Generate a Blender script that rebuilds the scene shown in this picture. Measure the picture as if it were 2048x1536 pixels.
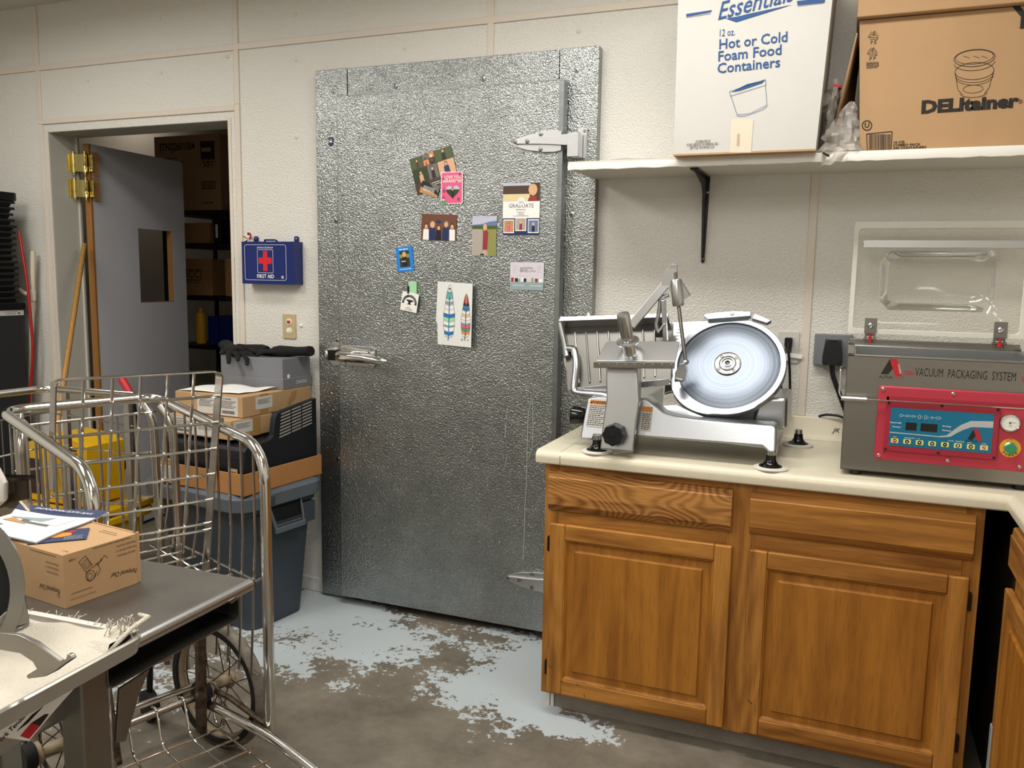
import bpy, bmesh, math, random
from mathutils import Vector, Matrix, noise as mnoise

for o in list(bpy.data.objects):
    bpy.data.objects.remove(o)
SC = bpy.context.scene
COL = SC.collection
D = bpy.data
PI = math.pi

# ---------------------------------------------------------------- camera
CAM_R = ((0.92789, 0.37249, 0.01634), (0.06261, -0.11246, -0.99168), (-0.36756, 0.92120, -0.12767))
CAM_C = Vector((0.0, -3.149, 1.47))
FPX = 1670.5
cam = D.cameras.new('camera')
cam.sensor_width = 36.0
cam.sensor_fit = 'HORIZONTAL'
cam.lens = FPX / 2048 * 36.0
cam.clip_start = 0.05
cam_ob = D.objects.new('camera', cam)
COL.objects.link(cam_ob)
_r, _d, _f = (Vector(v) for v in CAM_R)
_m = Matrix((_r, -_d, -_f)).transposed().to_4x4()
_m.translation = CAM_C
cam_ob.matrix_world = _m
SC.camera = cam_ob

# ---------------------------------------------------------------- world, lamps, exposure
w = D.worlds.new('world')
SC.world = w
w.use_nodes = True
w.node_tree.nodes['Background'].inputs[0].default_value = (0.8, 0.85, 1.0, 1)
w.node_tree.nodes['Background'].inputs[1].default_value = 0.02

CEIL_Z = 2.763
TROFFERS = [(-0.65, -1.08, 1.8, 0.3, 39), (-3.35, -1.00, 1.2, 0.3, 13), (-2.70, -2.40, 0.6, 1.2, 52), (-0.40, -3.25, 0.6, 1.2, 32), (-2.3, -4.4, 0.6, 0.8, 22), (0.2, -4.6, 0.6, 0.8, 20)]
for (lx, ly, sx, sy, pw) in TROFFERS:
    li = D.lights.new('ceiling_light', 'AREA')
    li.shape = 'RECTANGLE'
    li.size = sx
    li.size_y = sy
    li.energy = pw
    li.color = (1.0, 0.972, 0.92)
    lo = D.objects.new('ceiling_light', li)
    lo.location = (lx, ly, CEIL_Z + 0.035)
    COL.objects.link(lo)

li = D.lights.new('storeroom_light', 'AREA')      # the dim lamp on the storeroom ceiling
li.shape = 'SQUARE'
li.size = 0.25
li.energy = 1.8
li.color = (1.0, 0.9, 0.78)
lo = D.objects.new('storeroom_light', li)
lo.location = (-4.74, 1.72, 2.78)
COL.objects.link(lo)

SC.view_settings.view_transform = 'Standard'
SC.view_settings.look = 'None'
SC.view_settings.gamma = 1.0
SC.view_settings.use_curve_mapping = False
SC.view_settings.exposure = 0.0


# ---------------------------------------------------------------- helpers
def ray(px, py):
    return _r * ((px - 1024) / FPX) + _d * ((py - 768) / FPX) + _f


def aty(px, py, Y):
    """the point of the upright plane y = Y that the photograph shows at this pixel"""
    v = ray(px, py)
    return CAM_C + v * ((Y - CAM_C.y) / v.y)


def atz(px, py, Z):
    v = ray(px, py)
    return CAM_C + v * ((Z - CAM_C.z) / v.z)


def hexc(h):
    h = h.lstrip('#')
    o = []
    for i in (0, 2, 4):
        c = int(h[i:i + 2], 16) / 255
        o.append(c / 12.92 if c <= 0.04045 else ((c + 0.055) / 1.055) ** 2.4)
    return (*o, 1.0)


MATS = {}


def mat(name, col, rough=0.5, metal=0.0, bump=0.0, bscale=200.0, var=0.0, vscale=6.0, alpha=1.0, trans=0.0,
        emit=None, spec=0.5, bdetail=2.0, stretch=None, col2=None, ior=1.45, coat=0.0, rvar=0.0):
    m = D.materials.new(name)
    m.use_nodes = True
    nt = m.node_tree
    b = nt.nodes['Principled BSDF']
    c = hexc(col) if isinstance(col, str) else col
    b.inputs['Base Color'].default_value = c
    b.inputs['Roughness'].default_value = rough
    b.inputs['Metallic'].default_value = metal
    b.inputs['IOR'].default_value = ior
    b.inputs['Specular IOR Level'].default_value = spec
    b.inputs['Coat Weight'].default_value = coat
    if trans:
        b.inputs['Transmission Weight'].default_value = trans
    if alpha < 1:
        b.inputs['Alpha'].default_value = alpha
    if emit:
        b.inputs['Emission Color'].default_value = c
        b.inputs['Emission Strength'].default_value = emit
    if bump or var or rvar:
        tc = nt.nodes.new('ShaderNodeTexCoord')
        mp = nt.nodes.new('ShaderNodeMapping')
        nt.links.new(tc.outputs['Object'], mp.inputs['Vector'])
        if stretch:
            mp.inputs['Scale'].default_value = stretch
    if var or rvar:
        n = nt.nodes.new('ShaderNodeTexNoise')
        n.inputs['Scale'].default_value = vscale
        n.inputs['Detail'].default_value = 6
        n.inputs['Roughness'].default_value = 0.62
        nt.links.new(mp.outputs[0], n.inputs['Vector'])
        if var:
            r = nt.nodes.new('ShaderNodeValToRGB')
            c2 = hexc(col2) if col2 else tuple(x * (1 - var) for x in c[:3]) + (1,)
            r.color_ramp.elements[0].position = 0.34
            r.color_ramp.elements[1].position = 0.62
            r.color_ramp.elements[0].color = c2
            r.color_ramp.elements[1].color = c
            nt.links.new(n.outputs['Fac'], r.inputs[0])
            nt.links.new(r.outputs[0], b.inputs['Base Color'])
        if rvar:
            mr = nt.nodes.new('ShaderNodeMapRange')
            mr.inputs['To Min'].default_value = rough - rvar
            mr.inputs['To Max'].default_value = rough + rvar
            nt.links.new(n.outputs['Fac'], mr.inputs['Value'])
            nt.links.new(mr.outputs[0], b.inputs['Roughness'])
    if bump:
        n2 = nt.nodes.new('ShaderNodeTexNoise')
        n2.inputs['Scale'].default_value = bscale
        n2.inputs['Detail'].default_value = bdetail
        nt.links.new(mp.outputs[0], n2.inputs['Vector'])
        bp = nt.nodes.new('ShaderNodeBump')
        bp.inputs['Strength'].default_value = bump
        bp.inputs['Distance'].default_value = 0.004
        nt.links.new(n2.outputs['Fac'], bp.inputs['Height'])
        nt.links.new(bp.outputs[0], b.inputs['Normal'])
    MATS[name] = m
    return m


def oak(name, axis, light='#b07a3c', dark='#6e431b', fig=0.0, band=None):
    """oak with the grain running along the given axis; fig bends it into cathedral figure"""
    m = D.materials.new(name)
    m.use_nodes = True
    nt = m.node_tree
    b = nt.nodes['Principled BSDF']
    b.inputs['Roughness'].default_value = 0.42
    b.inputs['Specular IOR Level'].default_value = 0.35
    tc = nt.nodes.new('ShaderNodeTexCoord')
    mp = nt.nodes.new('ShaderNodeMapping')
    s = [26.0, 26.0, 26.0]
    s['xyz'.index(axis)] = 1.6
    mp.inputs['Scale'].default_value = s
    nt.links.new(tc.outputs['Object'], mp.inputs['Vector'])
    n = nt.nodes.new('ShaderNodeTexNoise')
    n.inputs['Scale'].default_value = 1.0
    n.inputs['Detail'].default_value = 3
    n.inputs['Distortion'].default_value = 0.6
    nt.links.new(mp.outputs[0], n.inputs['Vector'])
    # growth rings: slow noise turned into bands
    mp2 = nt.nodes.new('ShaderNodeMapping')
    s2 = [5.0, 5.0, 5.0]
    s2['xyz'.index(axis)] = 0.9 + 2.2 * fig
    mp2.inputs['Scale'].default_value = s2
    nt.links.new(tc.outputs['Object'], mp2.inputs['Vector'])
    n2 = nt.nodes.new('ShaderNodeTexNoise')
    n2.inputs['Scale'].default_value = 1.0
    n2.inputs['Detail'].default_value = 1
    nt.links.new(mp2.outputs[0], n2.inputs['Vector'])
    mu = nt.nodes.new('ShaderNodeMath')
    mu.operation = 'MULTIPLY'
    mu.inputs[1].default_value = 70.0 + 150 * fig
    nt.links.new(n2.outputs['Fac'], mu.inputs[0])
    sn = nt.nodes.new('ShaderNodeMath')
    sn.operation = 'SINE'
    nt.links.new(mu.outputs[0], sn.inputs[0])
    ma = nt.nodes.new('ShaderNodeMath')
    ma.operation = 'MULTIPLY_ADD'
    ma.inputs[1].default_value = band if band is not None else 0.075 + 0.05 * fig
    nt.links.new(sn.outputs[0], ma.inputs[0])
    nt.links.new(n.outputs['Fac'], ma.inputs[2])
    r = nt.nodes.new('ShaderNodeValToRGB')
    r.color_ramp.elements[0].position = 0.24
    r.color_ramp.elements[1].position = 0.66
    r.color_ramp.elements[0].color = hexc(dark)
    r.color_ramp.elements[1].color = hexc(light)
    nt.links.new(ma.outputs[0], r.inputs[0])
    # fine pores
    mp3 = nt.nodes.new('ShaderNodeMapping')
    s3 = [420.0, 420.0, 420.0]
    s3['xyz'.index(axis)] = 14.0
    mp3.inputs['Scale'].default_value = s3
    nt.links.new(tc.outputs['Object'], mp3.inputs['Vector'])
    n3 = nt.nodes.new('ShaderNodeTexNoise')
    n3.inputs['Scale'].default_value = 1.0
    nt.links.new(mp3.outputs[0], n3.inputs['Vector'])
    mr = nt.nodes.new('ShaderNodeMapRange')
    mr.inputs['From Min'].default_value = 0.3
    mr.inputs['From Max'].default_value = 0.5
    mr.inputs['To Min'].default_value = 0.72
    mr.inputs['To Max'].default_value = 1.0
    nt.links.new(n3.outputs['Fac'], mr.inputs['Value'])
    mx = nt.nodes.new('ShaderNodeVectorMath')
    mx.operation = 'SCALE'
    nt.links.new(r.outputs[0], mx.inputs[0])
    nt.links.new(mr.outputs[0], mx.inputs['Scale'])
    nt.links.new(mx.outputs[0], b.inputs['Base Color'])
    MATS[name] = m
    return m


def galvanized(name, lo, hi, rough, bump, bscale):
    m = D.materials.new(name)
    m.use_nodes = True
    nt = m.node_tree
    b = nt.nodes['Principled BSDF']
    b.inputs['Metallic'].default_value = 0.92
    tc = nt.nodes.new('ShaderNodeTexCoord')
    n = nt.nodes.new('ShaderNodeTexNoise')
    n.inputs['Scale'].default_value = 5.0
    n.inputs['Detail'].default_value = 8
    n.inputs['Roughness'].default_value = 0.7
    nt.links.new(tc.outputs['Object'], n.inputs['Vector'])
    r = nt.nodes.new('ShaderNodeValToRGB')
    r.color_ramp.elements[0].position = 0.3
    r.color_ramp.elements[1].position = 0.68
    r.color_ramp.elements[0].color = hexc(lo)
    r.color_ramp.elements[1].color = hexc(hi)
    nt.links.new(n.outputs['Fac'], r.inputs[0])
    nt.links.new(r.outputs[0], b.inputs['Base Color'])
    mr = nt.nodes.new('ShaderNodeMapRange')
    mr.inputs['To Min'].default_value = rough + 0.02
    mr.inputs['To Max'].default_value = rough - 0.02
    nt.links.new(n.outputs['Fac'], mr.inputs['Value'])
    nt.links.new(mr.outputs[0], b.inputs['Roughness'])
    v = nt.nodes.new('ShaderNodeTexNoise')
    v.inputs['Scale'].default_value = bscale
    v.inputs['Detail'].default_value = 1.0
    v.inputs['Distortion'].default_value = 0.4
    nt.links.new(tc.outputs['Object'], v.inputs['Vector'])
    bp = nt.nodes.new('ShaderNodeBump')
    bp.inputs['Strength'].default_value = bump
    bp.inputs['Distance'].default_value = 0.004
    nt.links.new(v.outputs['Fac'], bp.inputs['Height'])
    nt.links.new(bp.outputs[0], b.inputs['Normal'])
    MATS[name] = m
    return m


def concrete_floor():
    """bare concrete with the grey floor paint left in worn patches"""
    m = D.materials.new('worn_painted_concrete')
    m.use_nodes = True
    nt = m.node_tree
    L = nt.links
    b = nt.nodes['Principled BSDF']
    tc = nt.nodes.new('ShaderNodeNewGeometry')

    def noise(sc, det=4, rough=0.6):
        n = nt.nodes.new('ShaderNodeTexNoise')
        n.inputs['Scale'].default_value = sc
        n.inputs['Detail'].default_value = det
        n.inputs['Roughness'].default_value = rough
        L.new(tc.outputs['Position'], n.inputs['Vector'])
        return n.outputs['Fac']

    def math_(op, a, bb=None, c=None):
        n = nt.nodes.new('ShaderNodeMath')
        n.operation = op
        for i, x in enumerate((a, bb, c)):
            if x is None:
                continue
            if isinstance(x, (int, float)):
                n.inputs[i].default_value = x
            else:
                L.new(x, n.inputs[i])
        return n.outputs[0]

    # painted areas: (x, y, rx, ry, weight)
    blobs = [(-2.15, -0.22, .42, .30, 1.25), (-1.95, -0.12, .35, .12, 1.1), (-1.72, -0.36, .34, .26, 1.0), (-1.95, -0.62, .28, .22, .8),
             (-1.00, -0.36, .26, .42, 1.35), (-1.16, -0.56, .24, .17, 1.0), (-0.80, -0.66, .20, .085, 1.15), (-0.95, -0.60, .17, .13, 1.2),
             (-1.33, -0.63, .06, .03, .8), (-1.42, -0.20, .25, .10, .55), (-1.25, -0.10, .3, .06, .5), (-2.3, -1.0, .3, .3, .5), (-1.62, -0.72, .12, .06, .45)]
    fld = None
    for (x, y, rx, ry, wgt) in blobs:
        mp = nt.nodes.new('ShaderNodeMapping')
        mp.vector_type = 'POINT'
        mp.inputs['Scale'].default_value = (1 / rx, 1 / ry, 0)
        mp.inputs['Location'].default_value = (-x / rx, -y / ry, 0)
        L.new(tc.outputs['Position'], mp.inputs['Vector'])
        ln = nt.nodes.new('ShaderNodeVectorMath')
        ln.operation = 'LENGTH'
        L.new(mp.outputs[0], ln.inputs[0])
        q = math_('MULTIPLY', math_('SUBTRACT', 1.25, ln.outputs['Value']), wgt)
        fld = q if fld is None else math_('MAXIMUM', fld, q)
    big = math_('MULTIPLY_ADD', noise(9, 8, .72), 2.6, -1.3)
    fine = math_('MULTIPLY_ADD', noise(48, 4), 1.5, -0.75)
    tot = math_('ADD', math_('ADD', math_('MULTIPLY', fld, .9), big), fine)
    mk = nt.nodes.new('ShaderNodeMapRange')
    mk.inputs['From Min'].default_value = 0.40
    mk.inputs['From Max'].default_value = 0.44
    L.new(tot, mk.inputs['Value'])
    cr = nt.nodes.new('ShaderNodeValToRGB')
    cr.color_ramp.elements[0].position = 0.3
    cr.color_ramp.elements[1].position = 0.7
    cr.color_ramp.elements[0].color = hexc('#5a5449')
    cr.color_ramp.elements[1].color = hexc('#837b6e')
    L.new(noise(4.5, 9, .7), cr.inputs[0])
    mx = nt.nodes.new('ShaderNodeMix')
    mx.data_type = 'RGBA'
    L.new(mk.outputs[0], mx.inputs[0])
    L.new(cr.outputs[0], mx.inputs[6])
    mx.inputs[7].default_value = hexc('#b4bdc1')
    L.new(mx.outputs[2], b.inputs['Base Color'])
    rr = nt.nodes.new('ShaderNodeMapRange')
    rr.inputs['To Min'].default_value = 0.62
    rr.inputs['To Max'].default_value = 0.45
    L.new(mk.outputs[0], rr.inputs['Value'])
    L.new(rr.outputs[0], b.inputs['Roughness'])
    b.inputs['Specular IOR Level'].default_value = 0.35
    bp = nt.nodes.new('ShaderNodeBump')
    bp.inputs['Strength'].default_value = 0.25
    bp.inputs['Distance'].default_value = 0.002
    L.new(mk.outputs[0], bp.inputs['Height'])
    L.new(bp.outputs[0], b.inputs['Normal'])
    MATS['floor'] = m


def clear_plastic(name, tint='#f4f2ec', mixf=0.3, rough=0.15, diff='#d8d4cc', thru=0.5):
    """thin clear plastic: see-through with a gloss and a little milky scatter"""
    m = D.materials.new(name)
    m.use_nodes = True
    nt = m.node_tree
    for n in list(nt.nodes):
        if n.type == 'BSDF_PRINCIPLED':
            nt.nodes.remove(n)
    out = [n for n in nt.nodes if n.type == 'OUTPUT_MATERIAL'][0]
    t = nt.nodes.new('ShaderNodeBsdfTransparent')
    t.inputs[0].default_value = hexc(tint)
    g = nt.nodes.new('ShaderNodeBsdfGlossy')
    g.inputs['Roughness'].default_value = rough
    d = nt.nodes.new('ShaderNodeBsdfDiffuse')
    d.inputs[0].default_value = hexc(diff)
    m1 = nt.nodes.new('ShaderNodeMixShader')
    m1.inputs[0].default_value = mixf
    nt.links.new(t.outputs[0], m1.inputs[1])
    nt.links.new(d.outputs[0], m1.inputs[2])
    lw = nt.nodes.new('ShaderNodeLayerWeight')
    lw.inputs['Blend'].default_value = thru
    m2 = nt.nodes.new('ShaderNodeMixShader')
    fr = nt.nodes.new('ShaderNodeMath')
    fr.operation = 'MULTIPLY'
    fr.inputs[1].default_value = 0.75
    nt.links.new(lw.outputs['Fresnel'], fr.inputs[0])
    nt.links.new(fr.outputs[0], m2.inputs[0])
    nt.links.new(m1.outputs[0], m2.inputs[1])
    nt.links.new(g.outputs[0], m2.inputs[2])
    nt.links.new(m2.outputs[0], out.inputs['Surface'])
    MATS[name] = m
    return m


WM = {}          # object -> its world matrix


def FR(o, ux, uy):
    """a drawing frame: origin and two axes; its normal is ux x uy"""
    ux = Vector(ux).normalized()
    uy = Vector(uy).normalized()
    return (Vector(o), ux, uy, ux.cross(uy))


def fillet(pts, r, k=5, closed=False):
    pts = [Vector(p) for p in pts]
    n = len(pts)
    out = []
    for i in range(n):
        if not closed and i in (0, n - 1):
            out.append(pts[i])
            continue
        p, a, b = pts[i], pts[i - 1], pts[(i + 1) % n]
        rr = r[i] if isinstance(r, (list, tuple)) else r
        da, db = (a - p), (b - p)
        t = min(rr, da.length * .48, db.length * .48)
        if t < 1e-5:
            out.append(p)
            continue
        A, B = p + da.normalized() * t, p + db.normalized() * t
        for j in range(k + 1):
            s = j / k
            out.append(A * (1 - s) ** 2 + p * 2 * s * (1 - s) + B * s * s)
    return out


def rrect(x0, x1, y0, y1, r, k=4):
    """rounded rectangle as a 2-D polygon"""
    P = []
    for cx, cy, a0 in ((x1 - r, y1 - r, 0), (x0 + r, y1 - r, 90), (x0 + r, y0 + r, 180), (x1 - r, y0 + r, 270)):
        for j in range(k + 1):
            a = math.radians(a0 + 90 * j / k)
            P.append((cx + r * math.cos(a), cy + r * math.sin(a)))
    return P


def ellipse(cx, cy, rx, ry, n=16, a0=0, a1=360):
    full = abs(a1 - a0) >= 360
    m = n if full else n + 1
    return [(cx + rx * math.cos(math.radians(a0 + (a1 - a0) * i / n)), cy + ry * math.sin(math.radians(a0 + (a1 - a0) * i / n))) for i in range(m)]


class MB:
    def __init__(s, M=None):
        s.v, s.f, s.fm, s.mats = [], [], [], []
        s.M = M or Matrix()

    def mi(s, m):
        if m not in s.mats:
            s.mats.append(m)
        return s.mats.index(m)

    def add(s, verts, faces, m):
        k = len(s.v)
        i = s.mi(m)
        s.v += [s.M @ Vector(v) for v in verts]
        for f in faces:
            s.f.append([x + k for x in f])
            s.fm.append(i)
        return s

    def box(s, x0, x1, y0, y1, z0, z1, m):
        V = [(x, y, z) for z in (z0, z1) for y in (y0, y1) for x in (x0, x1)]
        return s.add(V, [(0, 2, 3, 1), (4, 5, 7, 6), (0, 1, 5, 4), (2, 6, 7, 3), (0, 4, 6, 2), (1, 3, 7, 5)], m)

    def fbox(s, F, u0, u1, v0, v1, d0, d1, m):
        o, ux, uy, n = F
        V = [o + ux * u + uy * v + n * d for d in (d0, d1) for v in (v0, v1) for u in (u0, u1)]
        return s.add(V, [(0, 2, 3, 1), (4, 5, 7, 6), (0, 1, 5, 4), (2, 6, 7, 3), (0, 4, 6, 2), (1, 3, 7, 5)], m)

    def bar(s, a, b, wx, wy, m, side=(0, 0, 1)):
        a, b = Vector(a), Vector(b)
        d = (b - a)
        dn = d.normalized()
        sx = Vector(side).cross(dn)
        if sx.length < 1e-4:
            sx = Vector((1, 0, 0)).cross(dn)
        sx.normalize()
        sy = dn.cross(sx)
        return s.fbox((a, sx, sy, dn), -wx / 2, wx / 2, -wy / 2, wy / 2, 0, d.length, m)

    def prism(s, F, poly, d0, d1, m, scale1=1.0):
        o, ux, uy, n = F
        k = len(poly)
        cx = sum(p[0] for p in poly) / k
        cy = sum(p[1] for p in poly) / k
        V = [o + ux * p[0] + uy * p[1] + n * d0 for p in poly]
        V += [o + ux * (cx + (p[0] - cx) * scale1) + uy * (cy + (p[1] - cy) * scale1) + n * d1 for p in poly]
        Fs = [tuple(range(k - 1, -1, -1)), tuple(range(k, 2 * k))]
        Fs += [(i, (i + 1) % k, k + (i + 1) % k, k + i) for i in range(k)]
        return s.add(V, Fs, m)

    def sheet(s, F, poly, m, d=0.0):
        o, ux, uy, n = F
        return s.add([o + ux * p[0] + uy * p[1] + n * d for p in poly], [tuple(range(len(poly)))], m)

    def rect(s, F, u0, u1, v0, v1, m, d=0.0):
        return s.sheet(F, [(u0, v0), (u1, v0), (u1, v1), (u0, v1)], m, d)

    def line(s, F, pts, wd, m, d=0.0, closed=False):
        """a drawn stroke on a surface"""
        n = len(pts)
        for i in range(n if closed else n - 1):
            a, b = Vector(pts[i]).to_2d(), Vector(pts[(i + 1) % n]).to_2d()
            t = b - a
            if t.length < 1e-7:
                continue
            q = Vector((-t.y, t.x)).normalized() * wd / 2
            s.sheet(F, [a - q, b - q, b + q, a + q], m, d)
        return s

    def tube(s, pts, r, m, n=10, closed=False):
        pts = [Vector(p) for p in pts]
        P = [pts[0]]
        R = [r[0]] if isinstance(r, (list, tuple)) else None
        for i, p in enumerate(pts[1:], 1):
            if (p - P[-1]).length > 1e-6:
                P.append(p)
                if R is not None:
                    R.append(r[i])
        k = len(P)
        tang = []
        for i in range(k):
            if closed:
                t = P[(i + 1) % k] - P[i - 1]
            else:
                t = P[min(i + 1, k - 1)] - P[max(i - 1, 0)]
            tang.append(t.normalized())
        t0 = tang[0]
        nrm = t0.orthogonal().normalized()
        V = []
        for i in range(k):
            if i:
                nrm = nrm - tang[i] * nrm.dot(tang[i])
                if nrm.length < 1e-5:
                    nrm = tang[i].orthogonal()
                nrm.normalize()
            bi = tang[i].cross(nrm)
            rr = R[i] if R is not None else r
            for j in range(n):
                a = 2 * PI * j / n
                V.append(P[i] + nrm * (rr * math.cos(a)) + bi * (rr * math.sin(a)))
        Fs = []
        for i in range(k if closed else k - 1):
            i2 = (i + 1) % k
            for j in range(n):
                j2 = (j + 1) % n
                Fs.append((i * n + j, i * n + j2, i2 * n + j2, i2 * n + j))
        if not closed:
            Fs.append(tuple(range(n - 1, -1, -1)))
            Fs.append(tuple(range((k - 1) * n, k * n)))
        return s.add(V, Fs, m)

    def lathe(s, o, ax, prof, m, n=24, closed=False):
        o = Vector(o)
        ax = Vector(ax).normalized()
        ux = ax.orthogonal().normalized()
        uy = ax.cross(ux)
        V = []
        for (r, h) in prof:
            for j in range(n):
                a = 2 * PI * j / n
                V.append(o + ax * h + ux * (r * math.cos(a)) + uy * (r * math.sin(a)))
        k = len(prof)
        Fs = [(i * n + j, i * n + (j + 1) % n, ((i + 1) % k) * n + (j + 1) % n, ((i + 1) % k) * n + j) for i in range(k if closed else k - 1) for j in range(n)]
        if not closed:
            if prof[0][0] > 1e-6:
                Fs.append(tuple(range(n - 1, -1, -1)))
            if prof[-1][0] > 1e-6:
                Fs.append(tuple(range((k - 1) * n, k * n)))
        return s.add(V, Fs, m)

    def cyl(s, o, ax, r, h, m, n=20):
        return s.lathe(o, ax, [(r, 0), (r, h)], m, n)

    def ball(s, c, r, m, n=12, sq=(1, 1, 1)):
        c = Vector(c)
        V, Fs = [], []
        for i in range(n // 2 + 1):
            th = PI * i / (n // 2)
            for j in range(n):
                a = 2 * PI * j / n
                V.append(c + Vector((r * sq[0] * math.sin(th) * math.cos(a), r * sq[1] * math.sin(th) * math.sin(a), r * sq[2] * math.cos(th))))
        for i in range(n // 2):
            for j in range(n):
                Fs.append((i * n + j, (i + 1) * n + j, (i + 1) * n + (j + 1) % n, i * n + (j + 1) % n))
        return s.add(V, Fs, m)

    def grid(s, fn, nu, nv, m):
        V = [fn(i / nu, j / nv) for j in range(nv + 1) for i in range(nu + 1)]
        Fs = [(j * (nu + 1) + i, j * (nu + 1) + i + 1, (j + 1) * (nu + 1) + i + 1, (j + 1) * (nu + 1) + i) for j in range(nv) for i in range(nu)]
        return s.add(V, Fs, m)

    def text(s, F, body, size, m, d=0.0004, align='CENTER', shear=0.0, bold=0.0, sx=1.0, rot=0.0, at=(0, 0), space=1.0, fit=None):
        cu = D.curves.new('lettering', 'FONT')
        cu.body = body
        cu.size = size
        cu.align_x = align
        cu.align_y = 'CENTER'
        cu.shear = shear
        cu.offset = bold * size
        cu.space_character = space
        cu.resolution_u = 2
        ob = D.objects.new('lettering', cu)
        me = ob.to_mesh()
        o, ux, uy, n = F
        c, sn = math.cos(rot), math.sin(rot)
        if fit and len(me.vertices):
            xs = [v.co.x for v in me.vertices]
            sx = fit / max(1e-6, max(xs) - min(xs))
        V = []
        for v in me.vertices:
            x, y = v.co.x * sx, v.co.y
            X, Y = x * c - y * sn + at[0], x * sn + y * c + at[1]
            V.append(o + ux * X + uy * Y + n * d)
        s.add(V, [tuple(p.vertices) for p in me.polygons], m)
        ob.to_mesh_clear()
        D.objects.remove(ob)
        D.curves.remove(cu)
        return s

    def scribble(s, F, u0, u1, v, h, m, d=0.0004, seed=1):
        """a line of print too small to read: a row of word-sized dashes"""
        rnd = random.Random(seed)
        u = u0
        while u < u1 - h:
            L = min(h * rnd.uniform(1.2, 4.0), u1 - u)
            s.rect(F, u, u + L, v - h / 2, v + h / 2, m, d)
            u += L + h * .7
        return s


def finish(name, mb, parent, bevel, seg, sharp, subsurf, remesh):
    W = WM[parent] if parent is not None else None
    if W is None:
        xs = [v.x for v in mb.v]
        ys = [v.y for v in mb.v]
        zs = [v.z for v in mb.v]
        W = Matrix.Translation(((min(xs) + max(xs)) / 2, (min(ys) + max(ys)) / 2, min(zs)))
    inv = W.inverted()
    me = D.meshes.new(name)
    me.from_pydata([inv @ v for v in mb.v], [], mb.f)
    for mm in mb.mats:
        me.materials.append(MATS[mm])
    me.polygons.foreach_set('material_index', mb.fm)
    me.polygons.foreach_set('use_smooth', [True] * len(mb.f))
    me.set_sharp_from_angle(angle=math.radians(sharp))
    me.validate()
    bm = bmesh.new()
    bm.from_mesh(me)
    bmesh.ops.recalc_face_normals(bm, faces=bm.faces)
    bm.to_mesh(me)
    bm.free()
    ob = D.objects.new(name, me)
    COL.objects.link(ob)
    WM[ob] = W
    if parent is None:
        ob.matrix_world = W
    else:
        ob.parent = parent
    if remesh:
        md = ob.modifiers.new('remesh', 'REMESH')
        md.mode = 'VOXEL'
        md.voxel_size = remesh
        md.use_smooth_shade = True
        sm = ob.modifiers.new('smooth', 'SMOOTH')
        sm.iterations = 2
    if bevel:
        md = ob.modifiers.new('bevel', 'BEVEL')
        md.width = bevel
        md.segments = seg
        md.limit_method = 'ANGLE'
        md.angle_limit = math.radians(40)
        md.harden_normals = True
        md.use_clamp_overlap = True
    if subsurf:
        md = ob.modifiers.new('subsurf', 'SUBSURF')
        md.levels = md.render_levels = subsurf
    return ob


def tag(o, label, cat, group=None, kind=None):
    if label:
        o['label'] = label
    if cat:
        o['category'] = cat
    if group:
        o['group'] = group
    if kind:
        o['kind'] = kind
    return o


def thing(name, label, cat, loc=(0, 0, 0), rz=0.0, group=None, kind=None):
    o = D.objects.new(name, None)
    o.empty_display_size = 0.05
    COL.objects.link(o)
    W = Matrix.Translation(loc) @ Matrix.Rotation(rz, 4, 'Z')
    o.matrix_world = W
    WM[o] = W
    return tag(o, label, cat, group, kind)


def part(name, mb, parent, bevel=0, seg=2, label=None, sharp=35, subsurf=0, remesh=0, kind=None):
    o = finish(name, mb, parent, bevel, seg, sharp, subsurf, remesh)
    if label:
        o['label'] = label
    if kind:
        o['kind'] = kind
    return o


def solo(name, mb, label, cat, bevel=0, seg=2, group=None, sharp=35, subsurf=0, remesh=0, kind=None):
    return tag(finish(name, mb, None, bevel, seg, sharp, subsurf, remesh), label, cat, group, kind)


def dup(o, matrix, label=None):
    """a copy of a thing with copies of its parts and sub-parts"""
    r = o.copy()
    COL.objects.link(r)
    r.matrix_world = matrix
    WM[r] = matrix
    if label:
        r['label'] = label

    def kids(a, b):
        for ch in [q for q in D.objects if q.parent == a]:
            c = ch.copy()
            COL.objects.link(c)
            c.parent = b
            kids(ch, c)
    kids(o, r)
    return r
# ---------------------------------------------------------------- materials
mat('wall', '#d9d6ce', .20, bump=1.0, bscale=150, bdetail=3, spec=.55)
mat('wall_smooth', '#d6d0c3', .5)
mat('jamb', '#b3b2a8', .5, bump=.05, bscale=60)
mat('trim', '#d5cbbd', .45)
mat('ceiling', '#d4cfc4', .8)
mat('rivet', '#d3ccbd', .4)
mat('baseboard', '#d8d8d2', .5, var=.25, vscale=20)
concrete_floor()
galvanized('galv', '#8a8e8d', '#a6aaa9', .22, .72, 180)
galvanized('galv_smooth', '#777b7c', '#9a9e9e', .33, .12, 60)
mat('steel', '#b9bbbd', .27, 1.0)
mat('steel_dark', '#8d8982', .36, 1.0, var=.15, vscale=7)
mat('tray_steel', '#63615d', .40, 1.0)
mat('slicer_grey', '#8f8d88', .36, 1.0)
mat('ring_alu', '#9ea2a6', .36, 1.0)
mat('drip', '#9aa19f', .6)
mat('table_steel', '#827e78', .42, .85, var=.18, vscale=6)
mat('steel_bright', '#c8c9ca', .28, 1.0)
mat('cast_alu', '#b7babd', .32, 1.0, bump=.03, bscale=300)
mat('brushed', '#918e88', .33, 1.0, bump=.05, bscale=1.0, stretch=(8, 900, 900))
mat('chrome', '#dcdad6', .12, 1.0)
mat('chrome_dull', '#b6b0a8', .22, 1.0, var=.2, vscale=14)
mat('rusty', '#6a5c4f', .5, .8, var=.5, vscale=40, col2='#3a2a1e')
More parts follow.
